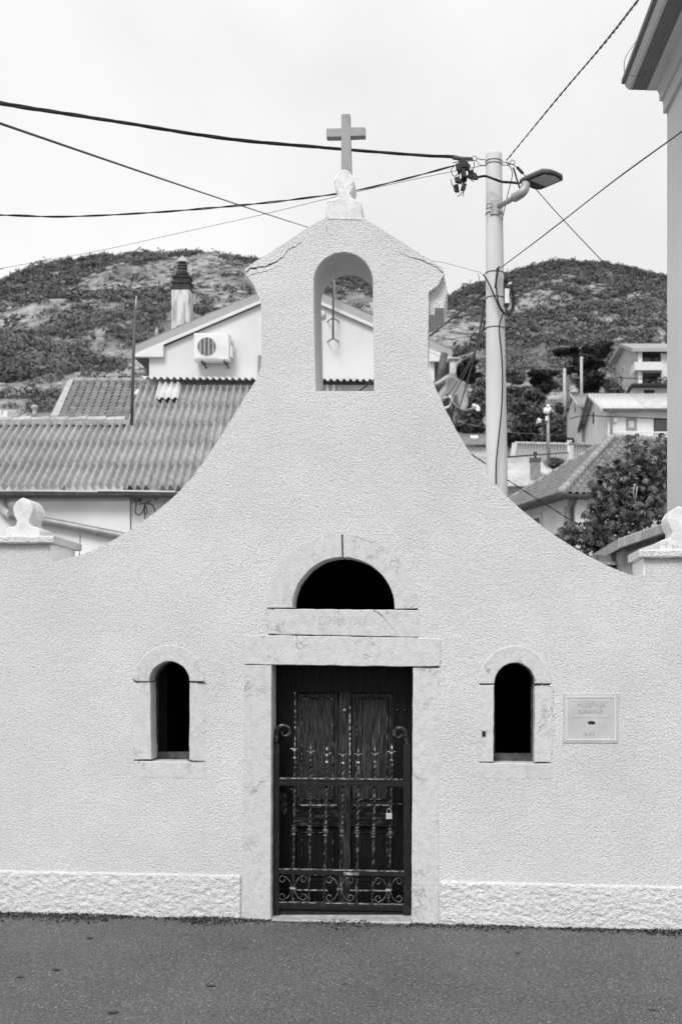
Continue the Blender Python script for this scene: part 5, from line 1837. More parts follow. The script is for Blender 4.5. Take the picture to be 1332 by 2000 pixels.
# balustrade
Yb2 = 57.2
rl = MB().box(G(1196, 0, Yb2).x, G(1320, 0, Yb2).x, Yb2, Yb2 + .1, G(0, 845, Yb2).z, G(0, 843, Yb2).z).build('balcony_rail', M['white_plastic'], wc)
MB().box(G(1196, 0, Yb2).x, G(1320, 0, Yb2).x, Yb2 - .1, Yf - .01, G(0, 866, Yb2).z, G(0, 861, Yb2).z).build('balcony_floor', M['white_paint'], wc)
for i in range(33):
    x = G(1197 + i * 3.7, 0, Yb2).x
    MB().box(x, x + 0.05, Yb2 + .02, Yb2 + .07, G(0, 861, Yb2).z + .002, G(0, 845, Yb2).z - .002).build('baluster', M['white_plastic'], wc)
# narrow white house beside it
nh_ = thing('narrow_house', G(1125, 860, 72), 'narrow tall white house with steep gable and chimney cap left of the balustrade house', 'house')
Yn = 70.0
Xn = G(1133.5, 0, Yn).x
Xa = G(1158, 0, Yn).x + 2
ze_, Yn2 = G(0, 794, Yn).z, Yn + 9
zr_n = P(0, 772, Yn + 4.4).z
zb_n = P(0, 818, Yn2).z
pg = [(Yn, 0), (Yn2, 0), (Yn2, zb_n), (Yn + 4.4, zr_n), (Yn, ze_)]
g_ = MB(); g_.v = [(Xn, y, z) for y, z in pg] + [(Xn + .3, y, z) for y, z in pg]
g_.f = [(0, 4, 3, 2, 1), (5, 6, 7, 8, 9)] + [(i, (i + 1) % 5, 5 + (i + 1) % 5, 5 + i) for i in range(5)]
g_.build('gable_wall', M['white_paint'], nh_)
MB().box(Xn + .302, Xa, Yn, Yn + .3, 0, ze_).build('wall', M['white_paint'], nh_)
wave_sheet((Xn - .25, Yn - .35, ze_ + .02), (Xa, Yn - .35, ze_ + .02), (Xn - .25, Yn + 4.4, zr_n + .12), (Xa, Yn + 4.4, zr_n + .12), 14, 0.05, 'roof', M['tile_light'], nh_, thick=.04)
v = MB(); v.bar((Xn - .28, Yn - .35, ze_), (Xn - .28, Yn + 4.4, zr_n + .1), 0.08, 0.16); v.bar((Xn - .28, Yn + 4.4, zr_n + .1), (Xn - .28, Yn2 + .3, zb_n), 0.08, 0.16); v.build('barge_board', M['ridge_cap'], nh_)
MB().bar((Xn - .2, Yn - .4, ze_ - .08), (Xa, Yn - .4, ze_ - .08), 0.12, 0.12).build('gutter', M['frame_grey'], nh_)
MB().tube([(Xn + .1, Yn - .2, ze_ - .1), (Xn + .1, Yn - .1, 8)], 0.06, 6).build('downpipe', M['frame_grey'], nh_)
p = P(1120, 770, Yn + 4)
MB().box(p.x - .25, p.x + .25, p.y - .2, p.y + .2, p.z - .4, p.z + .12).build('chimney', M['gutter'], nh_)
MB().lathe([(0.26, 0), (0.2, .12), (0.1, .25)], (p.x, p.y, p.z + .122), 8).build('chimney_cap', M['ridge_cap'], nh_)
w_ = MB(); w_.box(Xn - .03, Xn - .003, Yn + 3.0, Yn + 3.6, P(0, 803, Yn + 3).z, P(0, 791, Yn + 3).z); w_.build('slit_window', M['frame_grey'], nh_)

# apartment house high on the slope
ap = thing('apartment_house', G(1260, 770, 165), 'three storey grey house with white balcony parapet on the hillside', 'house')
Ya = 160.0
ka = (CD + Ya) / F
Xg = G(1245, 0, Ya).x
Yg2 = Ya + 22
zA = lambda py: G(0, py, Ya).z
# gable wall faces left
pg = [(Ya, zA(800)), (Yg2, zA(800)), (Yg2, P(0, 709, Yg2).z), (Ya + 11, P(0, 675, Ya + 11).z), (Ya, zA(690))]
g_ = MB(); g_.v = [(Xg, y, z) for y, z in pg] + [(Xg + .4, y, z) for y, z in pg]
g_.f = [(0, 4, 3, 2, 1), (5, 6, 7, 8, 9)] + [(i, (i + 1) % 5, 5 + (i + 1) % 5, 5 + i) for i in range(5)]
g_.build('gable_wall', M['mid_wall'], ap)
Xw = G(1290, 0, Ya).x
MB().box(Xw, Xw + 8, Ya, Ya + .4, zA(800), zA(690)).build('wall', M['pale_wall'], ap)
MB().box(Xg + .402, Xw + 8, Ya + 3.2, Ya + 3.6, zA(800), zA(690)).build('recessed_wall', M['frame_grey'], ap)
MB().box(Xg - .01, Xg + .55, Ya - .5, Ya - .01, zA(800), zA(688)).build('corner_column', M['pale_wall'], ap)
rfm = MB()
zt1, zt2 = zA(684), P(0, 671, Ya + 11).z
rfm.add([(Xg - 1, Ya - 1.2, zt1), (Xw + 8, Ya - 1.2, zt1), (Xw + 8, Ya + 11, zt2), (Xg - 1, Ya + 11, zt2), (Xg - 1, Ya - 1.2, zt1 - .5), (Xw + 8, Ya - 1.2, zt1 - .5), (Xw + 8, Ya + 11, zt2 - .5), (Xg - 1, Ya + 11, zt2 - .5)],
        [(0, 1, 2, 3), (7, 6, 5, 4), (0, 4, 5, 1), (1, 5, 6, 2), (2, 6, 7, 3), (3, 7, 4, 0)])
zt3 = P(0, 706, Yg2 + 1).z
rfm.add([(Xg - 1, Ya + 11, zt2), (Xw + 8, Ya + 11, zt2), (Xw + 8, Yg2 + 1, zt3), (Xg - 1, Yg2 + 1, zt3), (Xg - 1, Ya + 11, zt2 - .5), (Xw + 8, Ya + 11, zt2 - .5), (Xw + 8, Yg2 + 1, zt3 - .5), (Xg - 1, Yg2 + 1, zt3 - .5)],
        [(0, 1, 2, 3), (7, 6, 5, 4), (0, 4, 5, 1), (1, 5, 6, 2), (2, 6, 7, 3), (3, 7, 4, 0)])
rfm.build('roof', M['fascia'], ap)
MB().box(G(1236, 0, Ya).x, Xw - .02, Ya - 1.3, Ya - 1.1, zA(727), zA(711)).build('balcony_parapet', M['white_paint'], ap)
MB().box(G(1236, 0, Ya).x, G(1236, 0, Ya).x + .2, Ya - 1.09, Ya + 2.6, zA(727), zA(711)).build('balcony_parapet', M['white_paint'], ap)
MB().box(Xg + .6, Xw - .02, Ya - 1.0, Ya + 3.19, zA(730), zA(727) - .01).build('balcony_floor', M['frame_grey'], ap)
for py0, py1 in ((699, 711), (738, 752)):
    win(1257, 1268, py0, py1, Ya + 3.2, ap, M['glass_pale'], M['white_paint'], 0.12)
    win(1279, 1285, py0, py1, Ya + 3.2, ap, M['glass_pale'], M['white_paint'], 0.12)
for y_, a_, b_ in ((Ya + 13, 713, 726), (Ya + 13, 746, 759)):
    f_ = MB().box(Xg - .06, Xg - .003, y_, y_ + 1.6, P(0, b_, y_).z, P(0, a_, y_).z).build('window', M['white_paint'], ap)
    MB().box(Xg - .09, Xg - .062, y_ + .3, y_ + 1.3, P(0, b_, y_).z + .2, P(0, a_, y_).z - .2).build('pane', M['glass'], f_)
# dark flat roofed outbuilding in front of it
ob = thing('flat_roof_shed', G(1265, 770, 110), 'dark flat roofed outbuilding just below the hillside apartment house', 'shed')
MB().box(G(1234, 0, 112).x, G(1340, 0, 112).x, 112, 118, G(0, 790, 112).z, G(0, 757, 112).z).build('wall', M['mid_wall'], ob)
MB().box(G(1231, 0, 112).x, G(1342, 0, 112).x, 111.3, 118.5, G(0, 757, 112).z + .005, G(0, 751.5, 112).z).build('flat_roof', M['cowl'], ob)
MB().box(G(1257, 0, 112).x, G(1277, 0, 112).x, 111.96, 111.995, G(0, 770, 112).z, G(0, 762, 112).z).build('opening', M['dark'], ob)

# poles in the distance
for (px, t, b, Y, w, lab) in ((1102, 720, 802, 82, 3.0, 'pale bare concrete pole rising left of the narrow white house'), (1135, 697, 770, 100, 2.6, 'far pale pole half hidden by the dark pine')):
    o = thing('far_pole', P(px, b, Y), lab, 'pole', 'poles on the lower hillside')
    MB().tube([P(px, b + 40, Y), P(px - .3, t, Y)], [w * (Y + 8) / F * 1.1, w * (Y + 8) / F], 8).build('shaft', M['ridge_cap'], o, True)
    MB().box(P(px - 4, 0, Y).x, P(px + 4, 0, Y).x, Y - .1, Y + .1, P(0, t + 3.5, Y).z, P(0, t + 2, Y).z).build('cross_arm', M['ridge_cap'], o)
lp = thing('service_pole', P(1069, 900, 44), 'thin grey service pole topped by pale insulators behind the brick chimney', 'pole')
MB().tube([P(1071, 905, 44), P(1070, 850, 44), P(1069, 795, 44)], [0.085, 0.075, 0.06], 8).build('shaft', M['steel'], lp, True)
for dx, dy, r_ in ((-4, 0, .10), (0, 3, .12), (4, -1, .09), (-5, 4, .08), (10, 3, .04), (1, -7, .08)):
    MB().lathe([(r_ * .4, -r_), (r_, -r_ * .4), (r_, r_ * .4), (r_ * .4, r_)], P(1069 + dx, 800 + dy, 43.9), 8).build('insulator', M['white_plastic'], lp, True)
MB().box(P(1065, 0, 43.8).x, P(1069, 0, 43.8).x, 43.8, 43.95, P(0, 821, 43.8).z, P(0, 813, 43.8).z).build('meter_box', M['white_plastic'], lp)
st = MB()
pp = P(1051, 822, 50)
for k in range(7):
    a = 2 * PI * k / 7
    ra_ = R.uniform(.08, .24); st.add([pp, pp + Vector((math.cos(a) * .12, -.05, math.sin(a) * .12)), pp + Vector((math.cos(a + .45) * ra_, 0, math.sin(a + .45) * ra_)), pp + Vector((math.cos(a + .9) * .12, .05, math.sin(a + .9) * .12))], [(0, 1, 2, 3)])
tag(st.build('white_rag', M['white_plastic'], None, org=pp), 'scrap of white plastic caught in the trees beside the service pole', 'rag')

# lattice pylon on the hill
py_ = thing('pylon', P(867, 680, 230), 'faint steel lattice pylon on the hillside beside the bell gable', 'pylon')
kp = 238 / F
pm = MB()
for lev in range(9):
    y0_, y1_ = 690 - lev * 10, 680 - lev * 10
    w0_, w1_ = (10 - lev * 1.0) * kp, (9 - lev * 1.0) * kp
    a0_, a1_ = P(867, y0_, 230), P(867, y1_, 230)
    for s in (-1, 1):
        pm.bar(a0_ + Vector((s * w0_, 0, 0)), a1_ + Vector((s * w1_, 0, 0)), 0.16)
        pm.bar(a0_ + Vector((s * w0_, 0, 0)), a1_ + Vector((-s * w1_, 0, 0)), 0.10)
for yy, ww in ((622, 11), (634, 13)):
    p = P(867, yy, 230); pm.bar(p - Vector((ww * kp, 0, 0)), p + Vector((ww * kp, 0, 0)), 0.2)
pm.build('lattice', M['arm'], py_)

# ------------------------------------------------------------------ shed roof and wall close behind the right shoulder
sh = thing('lean_to', P(1240, 1100, 5), 'stained concrete lean-to with sloping slab beside the right parapet', 'shed')
Ys = 5.0
def sxz(px, py, Y=Ys): q = P(px, py, Y); return (q.x, q.z)
MB().prism([sxz(1200, 1076), sxz(1420, 1000), sxz(1420, 980), sxz(1200, 1056)], Ys - 0.25, Ys + 3, 0.01).build('roof_slab', M['slab'], sh)
MB().box(P(1213, 0, Ys).x, P(1400, 0, Ys).x, Ys, Ys + 2.6, -0.4, P(0, 1073, Ys).z).build('wall', M['slab'], sh)
MB().prism([sxz(1225, 1078), sxz(1400, 1018), sxz(1400, 1011), sxz(1225, 1070)], Ys - .03, Ys - .003, 0).build('shade_strip', M['shed'], sh)  # dark strip puts the shade under the slab onto the wall as colour
MB().box(P(1150, 0, 5.6).x, P(1212.5, 0, 5.6).x, 5.4, 5.6, -0.4, P(0, 1084, 5.4).z).build('side_wall', M['shed'], sh)
MB().box(P(1150, 0, 5.3).x, P(1211, 0, 5.3).x, 5.3, 5.39, P(0, 1103, 5.3).z, P(0, 1097, 5.3).z).build('ledge', M['slab'], sh)

# ------------------------------------------------------------------ grey town house with cornice, right edge
BY0, BY1 = 0.75, 3.0
bx = P(1302, 0, BY1).x
tb = thing('town_house', (bx + 1.5, 1.9, 0), 'grey plastered house with deep moulded cornice at the right edge', 'house')
kB = (CD + BY1) / F
zt_ = P(0, 228, BY1).z
MB().box(bx, bx + 6, BY0, BY1, -0.4, zt_ + .3).build('wall', M['town_wall'], tb)
prof = [(1302, 229), (1301, 222), (1294, 222), (1293, 198), (1287, 198), (1286, 182), (1282, 176), (1228, 175), (1226, 172), (1220, 168), (1220, 163), (1213, 163), (1213, 158), (1236, 150), (1400, 90), (1400, 229)]
def ext(poly, name, mat):
    pts = [((px - CX) * kB, EYE + (CY - py) * kB) for px, py in poly]
    n = len(pts)
    a = sum(pts[i][0] * pts[(i + 1) % n][1] - pts[(i + 1) % n][0] * pts[i][1] for i in range(n))
    if a < 0: pts = pts[::-1]
    slope = 0.083
    mb = MB(); mb.plate([pts], BY0, BY1)
    mb.v = [(x, y, z - slope * (BY1 - y)) for x, y, z in mb.v]
    return mb.build(name, mat, tb)
ext([(1302.5, 229), (1301, 222), (1294, 222), (1294, 209), (1400, 209), (1400, 229)], 'lower_moulding', M['cornice'])
ext([(1294.3, 208.8), (1293, 198), (1287, 198), (1286.5, 190), (1400, 190), (1400, 208.8)], 'middle_moulding', M['cornice'])
cov = [(1286.5, 189.8), (1286, 183), (1282, 177)] + [(1262, 176.8), (1262, 150), (1400, 150), (1400, 189.8)]
ext(cov, 'cove', M['cornice'])
ext([(1261.8, 176.3), (1232, 175.5), (1232, 150), (1261.8, 150)], 'soffit', M['cornice_dark'])
ext([(1231.8, 176), (1227, 175), (1220, 168.5), (1220, 160), (1231.8, 160)], 'gutter_board', M['cornice'])
ext([(1219.8, 165), (1213, 164), (1213, 156), (1219.8, 156)], 'gutter_lip', M['cornice_dark'])
ext([(1213, 155.8), (1400, 80), (1400, 149.8), (1213, 155.9)], 'roof', M['gutter'])
wl_c = MB().tube(spline([P(1243, 78, 1.9), P(1222, 110, 2.0), P(1218, 132, 2.1), P(1222, 142, 2.2), P(1240, 149, 2.4), P(1258, 145, 2.6), P(1272, 130, 2.7)], 5), 0.0035, 4).build('loose_wire', M['frame_grey'], tb, True)

# ------------------------------------------------------------------ concrete utility pole
PY = 4.0
pole = thing('utility_pole', P(968, 1200, PY), 'tall tapered concrete utility pole right behind the chapel', 'utility pole')
def poleX(py):  # centre and half width in pixels
    t = (py - 298) / (935 - 298)
    l, r_ = 948.5 + 0 * t, 979.5 + (991 - 979.5) * t
    return (l + r_) / 2, (r_ - l) / 2
kP = 12 / F
pts, rs = [], []
for py in (1240, 935, 700, 500, 305, 300, 298.5):
    c, h = poleX(py)
    pts.append(P(c, py, PY)); rs.append(h * kP * (0.9 if py < 299 else 1))
MB().tube(pts, rs, 32).build('shaft', M['concrete'], pole, True)
def ring_on_pole(py, name, mat, r=0.004, tilt=0.0, h=1.0):
    c, hw = poleX(py)
    cen = P(c, py, PY)
    n = 28
    mb = MB()
    mb.tube([cen + Vector((math.cos(2 * PI * i / n) * (hw * kP + .003), math.sin(2 * PI * i / n) * (hw * kP + .003), tilt * math.cos(2 * PI * i / n))) for i in range(n + 1)], r, 5, False)
    return mb.build(name, mat, pole, True)
for py in (316, 322, 534, 583, 642):
    ring_on_pole(py, 'band', M['steel'] if py < 400 else M['frame_grey'], 0.006)
ring_on_pole(419, 'band', M['gutter'], 0.005)
# bracket plate of the lamp
b = MB()
c, hw = poleX(405)
b.box(P(957, 0, 3.9).x, P(976, 0, 3.9).x, PY - hw * kP - 0.015, PY - hw * kP + .02, P(0, 418, 3.9).z, P(0, 390, 3.9).z)
b.build('lamp_plate', M['arm'], pole)
b = MB(); b.tube([P(950, 404, 3.88), P(952, 398, 3.88), P(960, 398, 3.86), P(961, 404, 3.86), P(949, 408, 3.88)], 0.005, 5); b.build('clamp', M['gutter'], pole, True)
# hooks at the top
for c, arms in (((926, 309), ([(948, 312), (937, 311), (930, 309)], [(948, 324), (936, 322), (929, 312)])), ((1000.5, 317), ([(980, 316), (990, 318), (998, 320)], [(980, 322), (992, 323), (998, 320)]))):
    hk = MB()
    for pts_ in arms:
        hk.tube([P(a, b, 3.93) for a, b in pts_], 0.006, 5)
    hk.tube([P(c[0] + 4.5 * math.cos(t * PI / 6), c[1] + 4.5 * math.sin(t * PI / 6), 3.92) for t in range(13)], 0.006, 5, False)
    hk.build('eye_hook', M['steel'], pole, True)

# street lamp
lamp = thing('street_lamp', P(978, 405, 3.85), 'flat grey street lamp head on a short arm near the top of the pole', 'street lamp')
MB().tube([P(974, 403, 3.86), P(992, 393, 3.66), P(1006, 384, 3.5)], [0.026, 0.027, 0.028], 10).build('arm', M['arm'], lamp, True)
MB().tube(spline([P(1004, 386, 3.5), P(1016, 379, 3.42), P(1024, 370, 3.42), P(1026, 360, 3.45)], 4), 0.046, 10).build('joint', M['arm'], lamp, True)
ha = Vector((0.275, -0.29, 0.01)); hb = Vector((0.23, 0.19, -0.005))
h0_ = P(1009, 358, 3.62)
def head_poly(ins=0.0, z=0.0, a0=0.0, a1=1.0, b0=0.0, b1=1.0):
    an, bn = ha, hb
    out = []
    for (a, b_) in ((a0, b0 + .12), (a0 + .02, b1 - .12), (a0 + .10, b1), (a1 - .16, b1), (a1 - .03, b1 - .22), (a1, b1 - .5 * (b1 - b0)), (a1 - .03, b0 + .22), (a1 - .16, b0), (a0 + .10, b0)):
        aa = a + (0.5 - a) * ins; bb = b_ + (0.5 - b_) * ins
        out.append(h0_ + an * aa + bn * bb + Vector((0, 0, z)))
    return out
mb = MB()
l0, l1, l2, l3 = head_poly(0.05, 0.0), head_poly(0, 0.012), head_poly(0, 0.03), head_poly(0.25, 0.062)
for l in (l0, l1, l2, l3): mb.v += [tuple(p) for p in l]
n = 9
for r_ in range(3):
    for i in range(n):
        j = (i + 1) % n
        mb.f.append((r_ * n + i, (r_ + 1) * n + i, (r_ + 1) * n + j, r_ * n + j))
mb.f.append(tuple(range(n))); mb.f.append(tuple(3 * n + i for i in range(n))[::-1])
mb.build('housing', M['lamp_body'], lamp)
MB().add([h0_ + ha * a + hb * b_ + Vector((0, 0, -0.003)) for a, b_ in ((.04, .18), (.04, .82), (.12, .95), (.84, .95), (.95, .70), (.97, .5), (.95, .3), (.84, .05), (.12, .05))], [tuple(range(9))]).build('underside', M['lamp_dark'], lamp)
q = [h0_ + ha * a + hb * b_ + Vector((0, 0, -0.006)) for a, b_ in ((.36, .12), (.36, .88), (.84, .88), (.93, .5), (.84, .12))]
MB().add(q, [(0, 1, 2, 3, 4)]).build('lens', M['lamp_lens'], lamp)

# connector cluster
cl = thing('cable_connectors', P(905, 325, 3.7), 'dangling cluster of black cable connectors and tap clamps beside the pole top', 'cable connectors')
rr = random.Random(4)
for (x, y, w, h_) in ((905, 321, 8, 6), (896, 328, 6, 5), (899, 333, 5, 4), (905, 340, 5, 6), (894, 353, 6, 4), (906, 350, 6, 5), (891, 369, 5, 5), (905, 366, 4.5, 5), (918, 343, 4.5, 5), (927, 346, 5, 4), (912, 327, 5, 5), (921, 338, 4, 3)):
    c = P(x, y, 3.7 + rr.uniform(-.06, .06)); k_ = 11.7 / F
    m_ = MB()
    m_.obox(c, Vector((w * k_, 0, rr.uniform(-.01, .01))), (0, .025, 0), Vector((rr.uniform(-.01, .01), 0, h_ * k_)))
    m_.obox(c + Vector((0, -.02, 0)), Vector((w * .6 * k_, 0, 0)), (0, .02, 0), Vector((0, 0, h_ * 1.3 * k_)))
    m_.build('connector', M['black'], cl)
for pts_ in ([(884, 318), (897, 316), (925, 314)], [(905, 315), (906, 330), (905, 350), (906, 366), (904, 383)], [(897, 318), (896, 350), (893, 365), (890, 378)], [(888, 322), (881, 332), (886, 344), (898, 338)],
             [(893, 310), (897, 318), (901, 325)], [(903, 311), (908, 319), (914, 328), (921, 340)], [(880, 350), (884, 363), (894, 374)], [(912, 345), (918, 350), (925, 355)], [(925, 316), (926, 324), (922, 334)], [(906, 372), (899, 380), (893, 384)]):
    MB().tube(spline([P(a, b, 3.7) for a, b in pts_], 4), 0.0045, 5).build('tail_wire', M['black'], cl, True)
MB().tube([P(884, 307, 3.75), P(900, 310, 3.75), P(922, 310, 3.8)], [0.026, 0.022, 0.016], 8).build('dead_end_clamp', M['gutter'], cl, True)

# slack cable coil and white splice box on the pole
coil = thing('cable_coil', P(993, 585, 3.9), 'slack loops of black cable hanging on the right side of the concrete pole', 'cable coil')
for k_ in range(3):
    pts_ = [(986, 545), (994, 553 + k_), (1000 + k_, 570), (1001 + k_ * 1.3, 590), (999 + k_, 606), (994, 615 - k_), (989, 608), (987, 596)]
    MB().tube(spline([P(a, b, 3.86 - .02 * k_) for a, b in pts_], 5), 0.009, 6).build('loop', M['black'], coil, True)
MB().tube(spline([P(984, 545, 3.86), P(984, 575, 3.86), P(985, 600, 3.86)], 4), 0.008, 6).build('loop', M['black'], coil, True)
MB().tube(spline([P(944, 536, 3.9), P(955, 555, 3.84), P(968, 585, 3.82), P(978, 606, 3.82), P(987, 614, 3.83)], 6), 0.0085, 6).build('feed', M['black'], coil, True)
MB().tube(spline([P(974, 520, 3.86), P(969, 540, 3.84), P(969, 565, 3.83), P(974, 594, 3.82), P(985, 613, 3.83)], 6), 0.0085, 6).build('feed', M['black'], coil, True)
MB().tube([P(972, 524, 3.84), P(969, 545, 3.84), P(967, 563, 3.84)], [0.018, 0.012, 0.012], 6).build('sleeve', M['black'], coil, True)
MB().tube([P(987, 547, 3.85), P(994, 556, 3.84)], [0.02, 0.022], 6).build('tape', M['black'], coil, True)
MB().tube([P(994, 553, 3.83), P(996, 556, 3.83)], [0.024, 0.024], 8).build('tie', M['white_plastic'], coil, True)
box = thing('splice_box', P(989, 580, 3.87), 'white cable splice box strapped to the side of the concrete pole', 'splice box')
MB().cbox(P(985, 0, 3.85).x, P(994, 0, 3.85).x, 3.82, 3.9, P(0, 594, 3.85).z, P(0, 565, 3.85).z, .006).build('case', M['white_plastic'], box)
MB().cbox(P(986, 0, 3.85).x, P(993, 0, 3.85).x, 3.83, 3.89, P(0, 599, 3.85).z, P(0, 594.2, 3.85).z, .004).build('gland', M['black'], box)

# ------------------------------------------------------------------ cables
def cable(pts, r, label, strands=1, n=10, mat='black', twist=7.0, name='overhead_cable', ext=0.0):
    pw = [P(*p) for p in pts]
    if ext:         # the run goes on beyond the frame
        d_ = (pw[0] - pw[1]).normalized()
        pw = [pw[0] + d_ * ext + Vector((0, 0, ext * 0.02))] + pw
    q = spline(pw, n)
    if strands == 1:
        o = MB().tube(q, r, 6).build(name, M[mat], None, True, org=q[0])
        return tag(o, label, 'cable', 'overhead cables')
    t = thing(name, q[0], label, 'cable', 'overhead cables')
    L = [0]
    for i in range(1, len(q)): L.append(L[-1] + (q[i] - q[i - 1]).length)
    for s in range(strands):
        out = []
        for i, p in enumerate(q):
            d = (q[min(i + 1, len(q) - 1)] - q[max(i - 1, 0)]).normalized()
            u = d.cross(Vector((0, 0, 1))).normalized(); v_ = u.cross(d)
            a = L[i] * twist + 2 * PI * s / strands
            rr_ = r * 0.95 * (1 + .25 * math.sin(L[i] * 2.3 + s))
            out.append(p + (u * math.cos(a) + v_ * math.sin(a)) * rr_)
        MB().tube(out, r, 6).build('strand', M[mat], t, True)
    return t


cable([(-160, 160, -0.5), (0, 201, 0.6), (258, 242, 2.0), (460, 273, 2.7), (660, 290.5, 3.3), (820, 303, 3.6), (886, 306.5, 3.75)], 0.0085, 'thick twisted black cable bundle crossing the sky behind the cross', 4, 26, twist=5.0, ext=7)
wa, wb = P(0, 234, -1.9), P(651, 459, 19.95)
wd = (wa - wb).normalized()
q_ = [wb.lerp(wa + wd * 6, i / 40) - Vector((0, 0, 0.03 * math.sin(PI * i / 40))) for i in range(41)]
tag(MB().tube(q_, 0.0075, 6).build('overhead_cable', M['black'], None, True, org=wa), 'single wire falling from the upper left sky to the roof mast behind the gable', 'cable', 'overhead cables')
cable([(-160, 417, 1.6), (0, 420, 2.4), (130, 423, 2.8), (300, 415, 3.2), (470, 401, 3.5), (600, 386.5, 3.6), (700, 371, 3.65), (800, 347, 3.7), (892, 322, 3.7)], 0.0055, 'sagging twisted pair reaching the pole behind the ridge finial', 2, 20, twist=9, ext=8)
cable([(-60, 540, 9), (0, 525, 8.6), (188, 491, 8), (338, 458, 7.4), (500, 422, 6.4), (653, 385, 5.4), (800, 352, 4.6), (950, 322, 4.0)], 0.0028, 'thinnest wire rising gently over the left hill to the pole', mat='black', ext=9)
cable([(1330, -100, -3.6), (1246, 0, -2.6), (1180, 84, -0.8), (1090, 190, 1.4), (989, 313, 3.9)], 0.0042, 'twisted wire running from the pole top up past the grey cornice', 2, 24, twist=14, ext=6)
cable([(1420, 190, -2.8), (1332, 256, -1.8), (1200, 352, .3), (1100, 430, 2.0), (1040, 476, 3), (976, 524, 3.86)], 0.0031, 'paired wire rising to the right from the middle of the pole', 2, 12, twist=0.0, ext=6)
cable([(1001, 320, 3.85), (1024, 342, 3.7), (1045, 368, 3.6), (1100, 430, 3.4), (1190, 525, 3.2), (1240, 577, 3.1), (1304, 628, 2.95)], 0.0046, 'wire dropping from the street lamp to the grey house corner')
cable([(1020, 338, 3.72), (1010, 327, 3.78)], 0.016, 'short dark tension clamp on the wire above the street lamp', n=4, name='tension_clamp')
cable([(932, 346, 3.75), (945, 344, 3.8), (952, 345, 3.8), (965, 350, 3.78), (980, 355, 3.8), (1000, 356.5, 3.7), (1013, 358, 3.62)], 0.013, 'short thick black lead looping across the pole top to the lamp')
cable([(989, 316, 3.9), (998, 330, 3.85), (1000, 343, 3.8), (996, 360, 3.8), (990, 385, 3.82), (984, 412, 3.86), (980, 430, 3.87)], 0.005, 'thin lead hanging down between the pole and the lamp arm')
cable([(1002, 328, 3.8), (1006, 340, 3.75), (1010, 354, 3.65), (1014, 366, 3.55)], 0.010, 'short tapped lead entering the back of the lamp head')
cable([(800, 504, 3.9), (860, 512, 3.9), (900, 522, 3.9), (925, 529, 3.92), (937, 532, 3.9), (945, 538, 3.87)], 0.002, 'thin wire reaching the pole over the right gable cornice')
cable([(920, 545, 3.9), (917, 555, 3.9), (922, 562, 3.9), (931, 560, 3.9), (936, 552, 3.9), (934, 534, 3.9)], 0.003, 'small hanging loop of wire left of the pole above the hill')
cable([(947, 571, 4.05), (890, 616, 5.6), (838, 657, 7.5), (730, 742, 11), (600, 838, 13.5), (420, 930, 14.4), (341, 961, 14.6), (303, 975, 14.7)], 0.013, 'black service cable sloping down behind the gable, crossing the bell opening')
cable([(982, 613, 3.85), (976, 630, 3.83), (975, 650, 3.83), (979, 690, 3.83), (981, 740, 3.83), (979, 800, 3.83), (974, 850, 3.83), (969, 900, 3.83), (968, 945, 3.83), (968, 1000, 3.83)], 0.0085, 'black cable clipped down the face of the concrete pole')
cable([(947, 588, 4.05), (938, 640, 5.5), (925, 700, 8), (905, 770, 12), (892, 815, 16), (888, 838, 17.2)], 0.012, 'first drop cable fanning down left of the pole to the dish')
cable([(947, 628, 4.05), (930, 680, 6.5), (905, 735, 11), (880, 780, 16), (866, 800, 18)], 0.010, 'second drop cable fanning down left of the pole behind the dish')
cable([(947, 640, 4.05), (920, 700, 8), (893, 745, 13), (870, 778, 16.5), (862, 790, 18)], 0.008, 'third thinner drop cable left of the pole')
cable([(884, 823, 17.2), (915, 829, 12), (947, 835, 6), (1000, 845, 20), (1100, 850, 40)], 0.010, 'cable passing level behind the pole towards the dark trees')
cable([(985, 893, 35), (1040, 889, 38), (1080, 886, 42), (1108, 884, 45)], 0.035, 'dark wire crossing in front of the pale corrugated roof', n=6)
cable([(895, 852, 10), (912, 880, 10), (947, 905, 10.2), (992, 938, 10.5), (1060, 982, 11), (1124, 1022, 11.6)], 0.006, 'slack twisted wire dropping right past the hip roof corner', 2, 16, twist=12)
cable([(1112, 864, 45), (1150, 870, 42), (1200, 878, 38), (1240, 884, 36)], 0.02, 'upper of two thin wires running right from the masonry post', n=6)
cable([(1112, 866, 45), (1150, 874, 40), (1200, 884, 36), (1235, 888, 34)], 0.02, 'lower of two thin wires running right from the masonry post', n=6)
cable([(1112, 818, 60), (1140, 812, 58), (1200, 814, 56), (1302, 818, 54)], 0.03, 'thin wire strung across the front of the balustrade house', n=6)
cable([(1203, 737, 140), (1250, 740, 135), (1305, 743, 130)], 0.06, 'thin wire across the lower storey of the hillside apartment house', n=6)
cable([(-20, 845, 60), (80, 790, 70), (200, 735, 85), (262, 700, 95)], 0.03, 'faint wire climbing across the left hillside scrub', n=6)

# ------------------------------------------------------------------ terrain and hills
CREST = [(-3000, 1000), (-1200, 860), (-400, 700), (-100, 590), (0, 553), (50, 531), (110, 515), (180, 504), (260, 498), (330, 497), (400, 499), (500, 510), (620, 525), (730, 540), (800, 568), (845, 596), (875, 580), (930, 556), (1000, 532), (1050, 519), (1095, 513), (1180, 516), (1250, 530), (1301, 543), (1400, 565), (1600, 640), (2000, 740), (3500, 980)]
cpx = np.array([c[0] for c in CREST], float); cpy = np.array([c[1] for c in CREST], float)
LD = np.log(np.array([8.6, 20, 30, 45, 60, 90, 120, 170]))
YL = np.array([1760, 1360, 1200, 960, 842, 800, 760, 705.0])
YR = np.array([1760, 1370, 1220, 1060, 960, 880, 812, 765.0])


